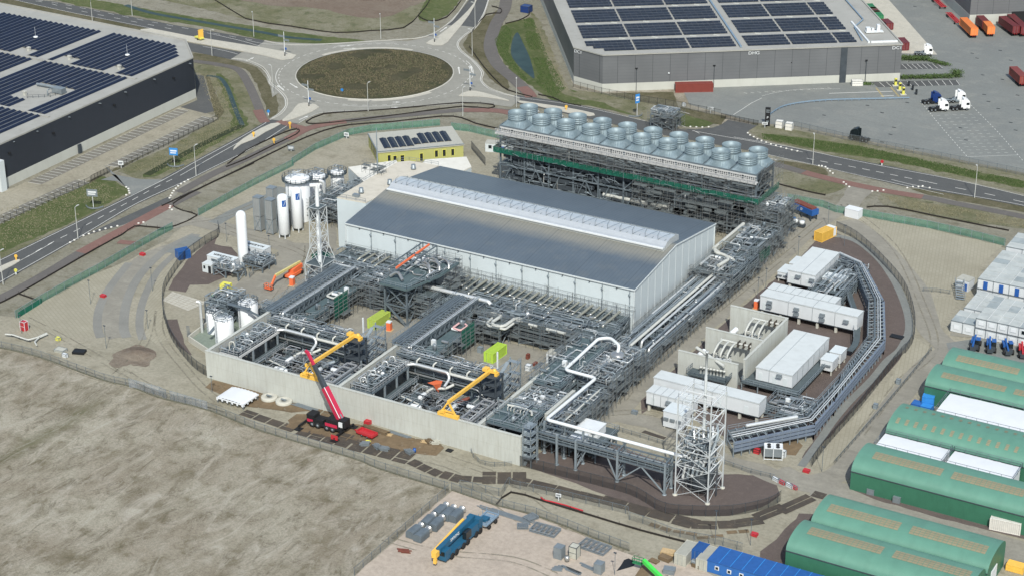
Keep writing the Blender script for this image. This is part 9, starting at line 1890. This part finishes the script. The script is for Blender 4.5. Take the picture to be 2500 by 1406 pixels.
for a in(-1,0,1):
 for b in(-1,1):mb.beam((a*1.95,b*1.15,.1),(a*1.95,b*1.15,3.0),.14)
for z in(.3,3.0):
 for b in(-1,1):mb.beam((-1.95,b*1.15,z),(1.95,b*1.15,z),.14)
 for a in(-1,0,1):mb.beam((a*1.95,-1.15,z),(a*1.95,1.15,z),.14)
mb.box(-1.95,1.95,-1.15,1.15,2.85,2.95);mb.build('frame','white_paint',t,True)
for a in(-.95,.95):
 for b in(-.5,.5):MB().lathe([(.42,2.96),(.42,3.15),(.34,3.15),(.34,3.0),(0,3.0)],(a,b,0),14).build('fan','black',t,True)
ibc('white control box beside the white framed chiller','O',1370,920,1.5,1.0,1.6,'white_paint','control_box','box',rz=-5);ibc('small red and black engine left of the white framed chiller','O',1165,890,1.4,1.0,1.1,'red','engine','engine',frame='black');sheet('rust_sheet_ground',ats('O',[(1340,790),(1480,770),(1540,830),(1480,910),(1400,900)]),.08,'rust_mat')
p=at('O',130,560);ibc('small grey box on the sand south of the gable road','O',165,570,1.3,.8,.8,'galv','grey_box','box');mb=MB();mb.box(27,33,-46,-44.9,.1,.45);sheet('pit_cover',[at('O',*q_)for q_ in((220,720),(250,703),(420,760),(405,778))],.08,'steel_mat')
t=thing('white_loop_pipes','low white pipes on supports crossing the sand at the far left','pipe',(-128,-74,0));MB().path(ats('U',[(40,240),(100,245),(220,285),(290,265),(365,232)],.8),.2,8,bend=.5).build('pipe','cream_pipe',t);MB().path(ats('U',[(285,325),(270,300),(300,270),(370,238)],.6),.2,8,bend=.5).build('pipe','cream_pipe',t)
mb=MB();[mb.beam(at('U',x_,y_,0),at('U',x_,y_,.8),.2)for x_,y_ in((90,250),(150,268),(230,290),(310,265))];mb.build('support','steel_dark',t)
for c,x,y,lab in(('E',1360,720,'white bag with a red lid on the curved paving'),('E',985,1115,'red bucket on the outer curved paving'),('T',1840,865,'red barrier block on the sand above the blue cabins'),('P',1575,978,'red box in front of the blue-doored office'),('O',1570,1045,'fallen red and white barrier at the road corner')):ibc(lab,c,x,y,1.3,.9,.6,'red','red_box','box',frame='red')
for i,(x,y)in enumerate(((1320,1120),(1365,1140),(1430,1168),(1465,1180))):ibc('white road barrier, one of the four in a line right of the lattice tower' if i%2 else 'red road barrier in the line right of the lattice tower','O',x,y,1.8,.5,.8,'white_paint' if i%2==0 else 'red','road_barrier','barrier',rz=-22,frame='galv',group='red and white road barriers')
for i,o in enumerate([o for o in bpy.data.objects if o.name.startswith('road_barrier')]):o['label']=('red' if i%2 else 'white')+' road barrier right of the lattice tower, '+('upper' if i<2 else 'lower')+' of its colour'
for x,y,lab in((465,905,'grey stillage at the dark side wall of the long green hall, left one'),(622,955,'grey stillage at the dark side wall of the long green hall, right one')):ibc(lab,'Q',x,y,1.5,1.5,1.3,'galv','stillage','crate')
ibc('white standing panel beside the long green hall','Q',1030,1040,.9,.3,1.9,'white_paint','door_panel','panel');ibc('bright blue tall cabinet at the left end of the largest white tent','Q',808,375,2.6,2.0,2.6,'bright_blue','blue_cabinet','cabinet',frame='bright_blue',rz=10);ibc('low bright blue container at the left end of the largest white tent','Q',800,400,2.6,2.2,1.2,'bright_blue','blue_container','container',frame='blue');ibc('blue tarpaulin covered box beside the blue cabinet','Q',748,375,2.6,2.2,.8,'cont_blue','covered_box','box',frame='blue');ibc('yellow machine part at the bottom right corner','Q',1340,1370,3.4,2.0,1.4,'crane_yellow','yellow_machine','machine',frame='crane_yellow')
ibc('small grey machine on the sand strip above the green halls, upper one','Q',628,240,.9,.8,1.2,'steel_light','generator','generator');ibc('small grey machine on the sand strip above the green halls, lower one','Q',490,390,.9,.8,1.2,'steel_light','generator','generator')
ibc('white box on wheels in the right bay yard','K',745,1030,1.4,1.2,1.4,'white_paint','white_cube','box');ibc('brown rusty coil frame in the right bay yard','K',738,920,.6,.9,1.2,'rust','rusty_frame','frame',frame='rust');ibc('second rusty frame right of the white box in the right bay yard','K',805,980,.6,1.4,.6,'rust','rusty_frame','frame',frame='rust');ibc('grey lighting unit left of the bright lime container','K',285,860,1.2,1.0,1.4,'steel_light','lighting_unit','unit')
rack('roadside_pipe_rack','tall grey pipe structure standing behind the fan deck by the road',*[v_ for v_ in(at('C',1100,915)[0]+1,at('C',1290,925)[0]+1)],at('C',1200,920)[1]+0,at('C',1200,920)[1]+5,[2.2,4.4],3.4,2.6,fill=.4,npipes=12,jumble=60,seed=81,scaf_sides='SE',eq=16)
paint('leaf',s(66,88,40),.9,.3,.8);paint('leaf_yellow',s(110,116,50),.9,.3,.8);paint('reed',s(116,106,78),.9,.3,.8)
def hedge(name,label,pts,w_,h,n,m_='leaf',cat='hedge',kind=None):
 R=random.Random(n);mb=MB();P=[Vector(p)for p in pts]
 for i in range(n):
  k_=R.randrange(len(P)-1);p=P[k_].lerp(P[k_+1],R.random())+Vector((R.gauss(0,w_/3),R.gauss(0,w_/3),0));z=R.random()**.7*h;sz=R.uniform(.1,.28);a=Vector((R.gauss(0,1),R.gauss(0,1),R.gauss(0,1))).normalized();b=a.orthogonal().normalized();c_=a.cross(b)
  q=Vector((p.x,p.y,z));mb.add([q-b*sz,q+c_*sz*.8,q+b*sz,q-c_*sz*.8],[(0,1,2,3)])
 o=mb.build(name,m_);tag(o,label,cat)
 if kind:o['kind']=kind
 return o
hedge('hedge','clipped green hedge beside the upper car park of the grey warehouse',ats('D',[(995,430),(1190,435)]),2.4,1.4,1800);hedge('hedge','lower green hedge between the two small car parks',ats('D',[(990,568),(1360,560)]),1.8,1.3,2200);hedge('bush','round green bush at the right end of the lower hedge',ats('D',[(1385,552),(1400,550)]),2.8,2.2,900,cat='bush');hedge('bush','low green planting right of the upper hedge',ats('D',[(1210,440),(1330,475)]),2.2,.8,900,cat='bush');hedge('bush','small green patch at the foot of the grey warehouse',ats('D',[(725,605),(775,610)]),1.6,.6,400,cat='bush')
paint('dry_leaf',s(128,124,98),.9,.25,.8)
def tufts(name,label,polys,n,hmin,hmax,m_,seed=1,cat='grass'):
 R=random.Random(seed);mb=MB()
 for c,poly,k_ in polys:
  P=[Vector(p)for p in ats(c,poly)];x0=min(p.x for p in P);x1=max(p.x for p in P);y0=min(p.y for p in P);y1=max(p.y for p in P);cnt=0;tr_=0
  while cnt<k_ and tr_<k_*12:
   tr_+=1;x=R.uniform(x0,x1);y=R.uniform(y0,y1);ins=False;j=len(P)-1
   for i in range(len(P)):
    if(P[i].y>y)!=(P[j].y>y)and x<(P[j].x-P[i].x)*(y-P[i].y)/(P[j].y-P[i].y)+P[i].x:ins=not ins
    j=i
   if not ins or MN.noise((x*.12,y*.12,len(m_)))<(-.2 if c=='W' else-.4):continue
   cnt+=1;h=R.uniform(hmin,hmax);zb=mz(x,y)-.1 if c=='W' else.02;a=R.random()*6.28;w_=h*R.uniform(.4,.9)
   for q_ in(0,1.6):dx,dy=math.cos(a+q_)*w_/2,math.sin(a+q_)*w_/2;mb.add([(x-dx,y-dy,zb),(x+dx,y+dy,zb),(x+dx*1.3+R.uniform(-.1,.1),y+dy*1.3,zb+h),(x-dx*.8,y-dy*.8,zb+h*.9)],[(0,1,2,3)])
 o=mb.build(name,m_,kind='stuff');tag(o,label,cat);return o
def island_poly():return[(RC[0]+math.cos(a/20*6.283)*RI*.96,RC[1]+math.sin(a/20*6.283)*RI*.96)for a in range(20)]
_ats=ats
def ats(c,pts,z=0.0):return[(p[0],p[1],z)for p in pts]if c=='W' else _ats(c,pts,z)
def mz(x,y):
 r=min(1,math.dist((x,y),RC)/RI);return.23+(1-r**4)*(.9+.9*MN.noise((x*.06,y*.06,0))+.5*MN.noise((x*.25,y*.25,3)))
tufts('grass','dense green grass and weeds round the pond and on the banks',[('C',[(230,140),(300,140),(400,400),(530,640),(440,700),(320,600),(330,520),(250,300)],3200),('C',[(110,190),(150,230),(120,380),(200,500),(280,600),(240,590),(60,400),(20,290)],1800),('D',[(0,960),(700,1050),(1875,1300),(1875,1350),(900,1150),(0,1000)],5200)],0,.12,.38,'leaf',2)
tufts('dry_grass','pale dry grass on the verges',[('A',[(1400,520),(1560,540),(1760,900),(1300,1220),(900,1230),(1560,860)],2400),('P',[(700,120),(1875,330),(1875,390),(900,240)],2600),('C',[(300,150),(420,330),(560,650),(500,680),(330,300)],1200),('E',[(0,290),(870,0),(1200,120),(0,700)],2200)],0,.1,.28,'dry_leaf',3)
paint('island_leaf',s(86,88,62),.9,.25,.8);paint('island_reed',s(106,98,76),.9,.25,.8)
tufts('island_shrubs','low brown scrub on the roundabout island',[('W',island_poly(),6000)],0,.15,.45,'island_reed',4,'scrub');tufts('island_green','green scrub patches on the roundabout island',[('W',island_poly(),4500)],0,.15,.45,'island_leaf',5,'scrub')
mb=MB();p=at('U',1080,395);vs=[(p[0],p[1],1.1)];n=22
for j in range(1,5):
 for k_ in range(n):a=2*math.pi*k_/n;r=j*.95*(1+.15*MN.noise((math.cos(a)*2,math.sin(a)*2,j)));vs.append((p[0]+1.25*r*math.cos(a),p[1]+r*math.sin(a),max(.02,1.1-j*.27+.06*MN.noise((k_*.7,j,3)))))
fs=[(0,1+k_,1+(k_+1)%n)for k_ in range(n)]+[(1+(j-1)*n+k_,1+j*n+k_,1+j*n+(k_+1)%n,1+(j-1)*n+(k_+1)%n)for j in range(1,4)for k_ in range(n)]
mb.add(vs,fs,0,True);tag(mb.build('soil_heap','tilled'),'low brown heap of soil at the end of the curved paving','heap')
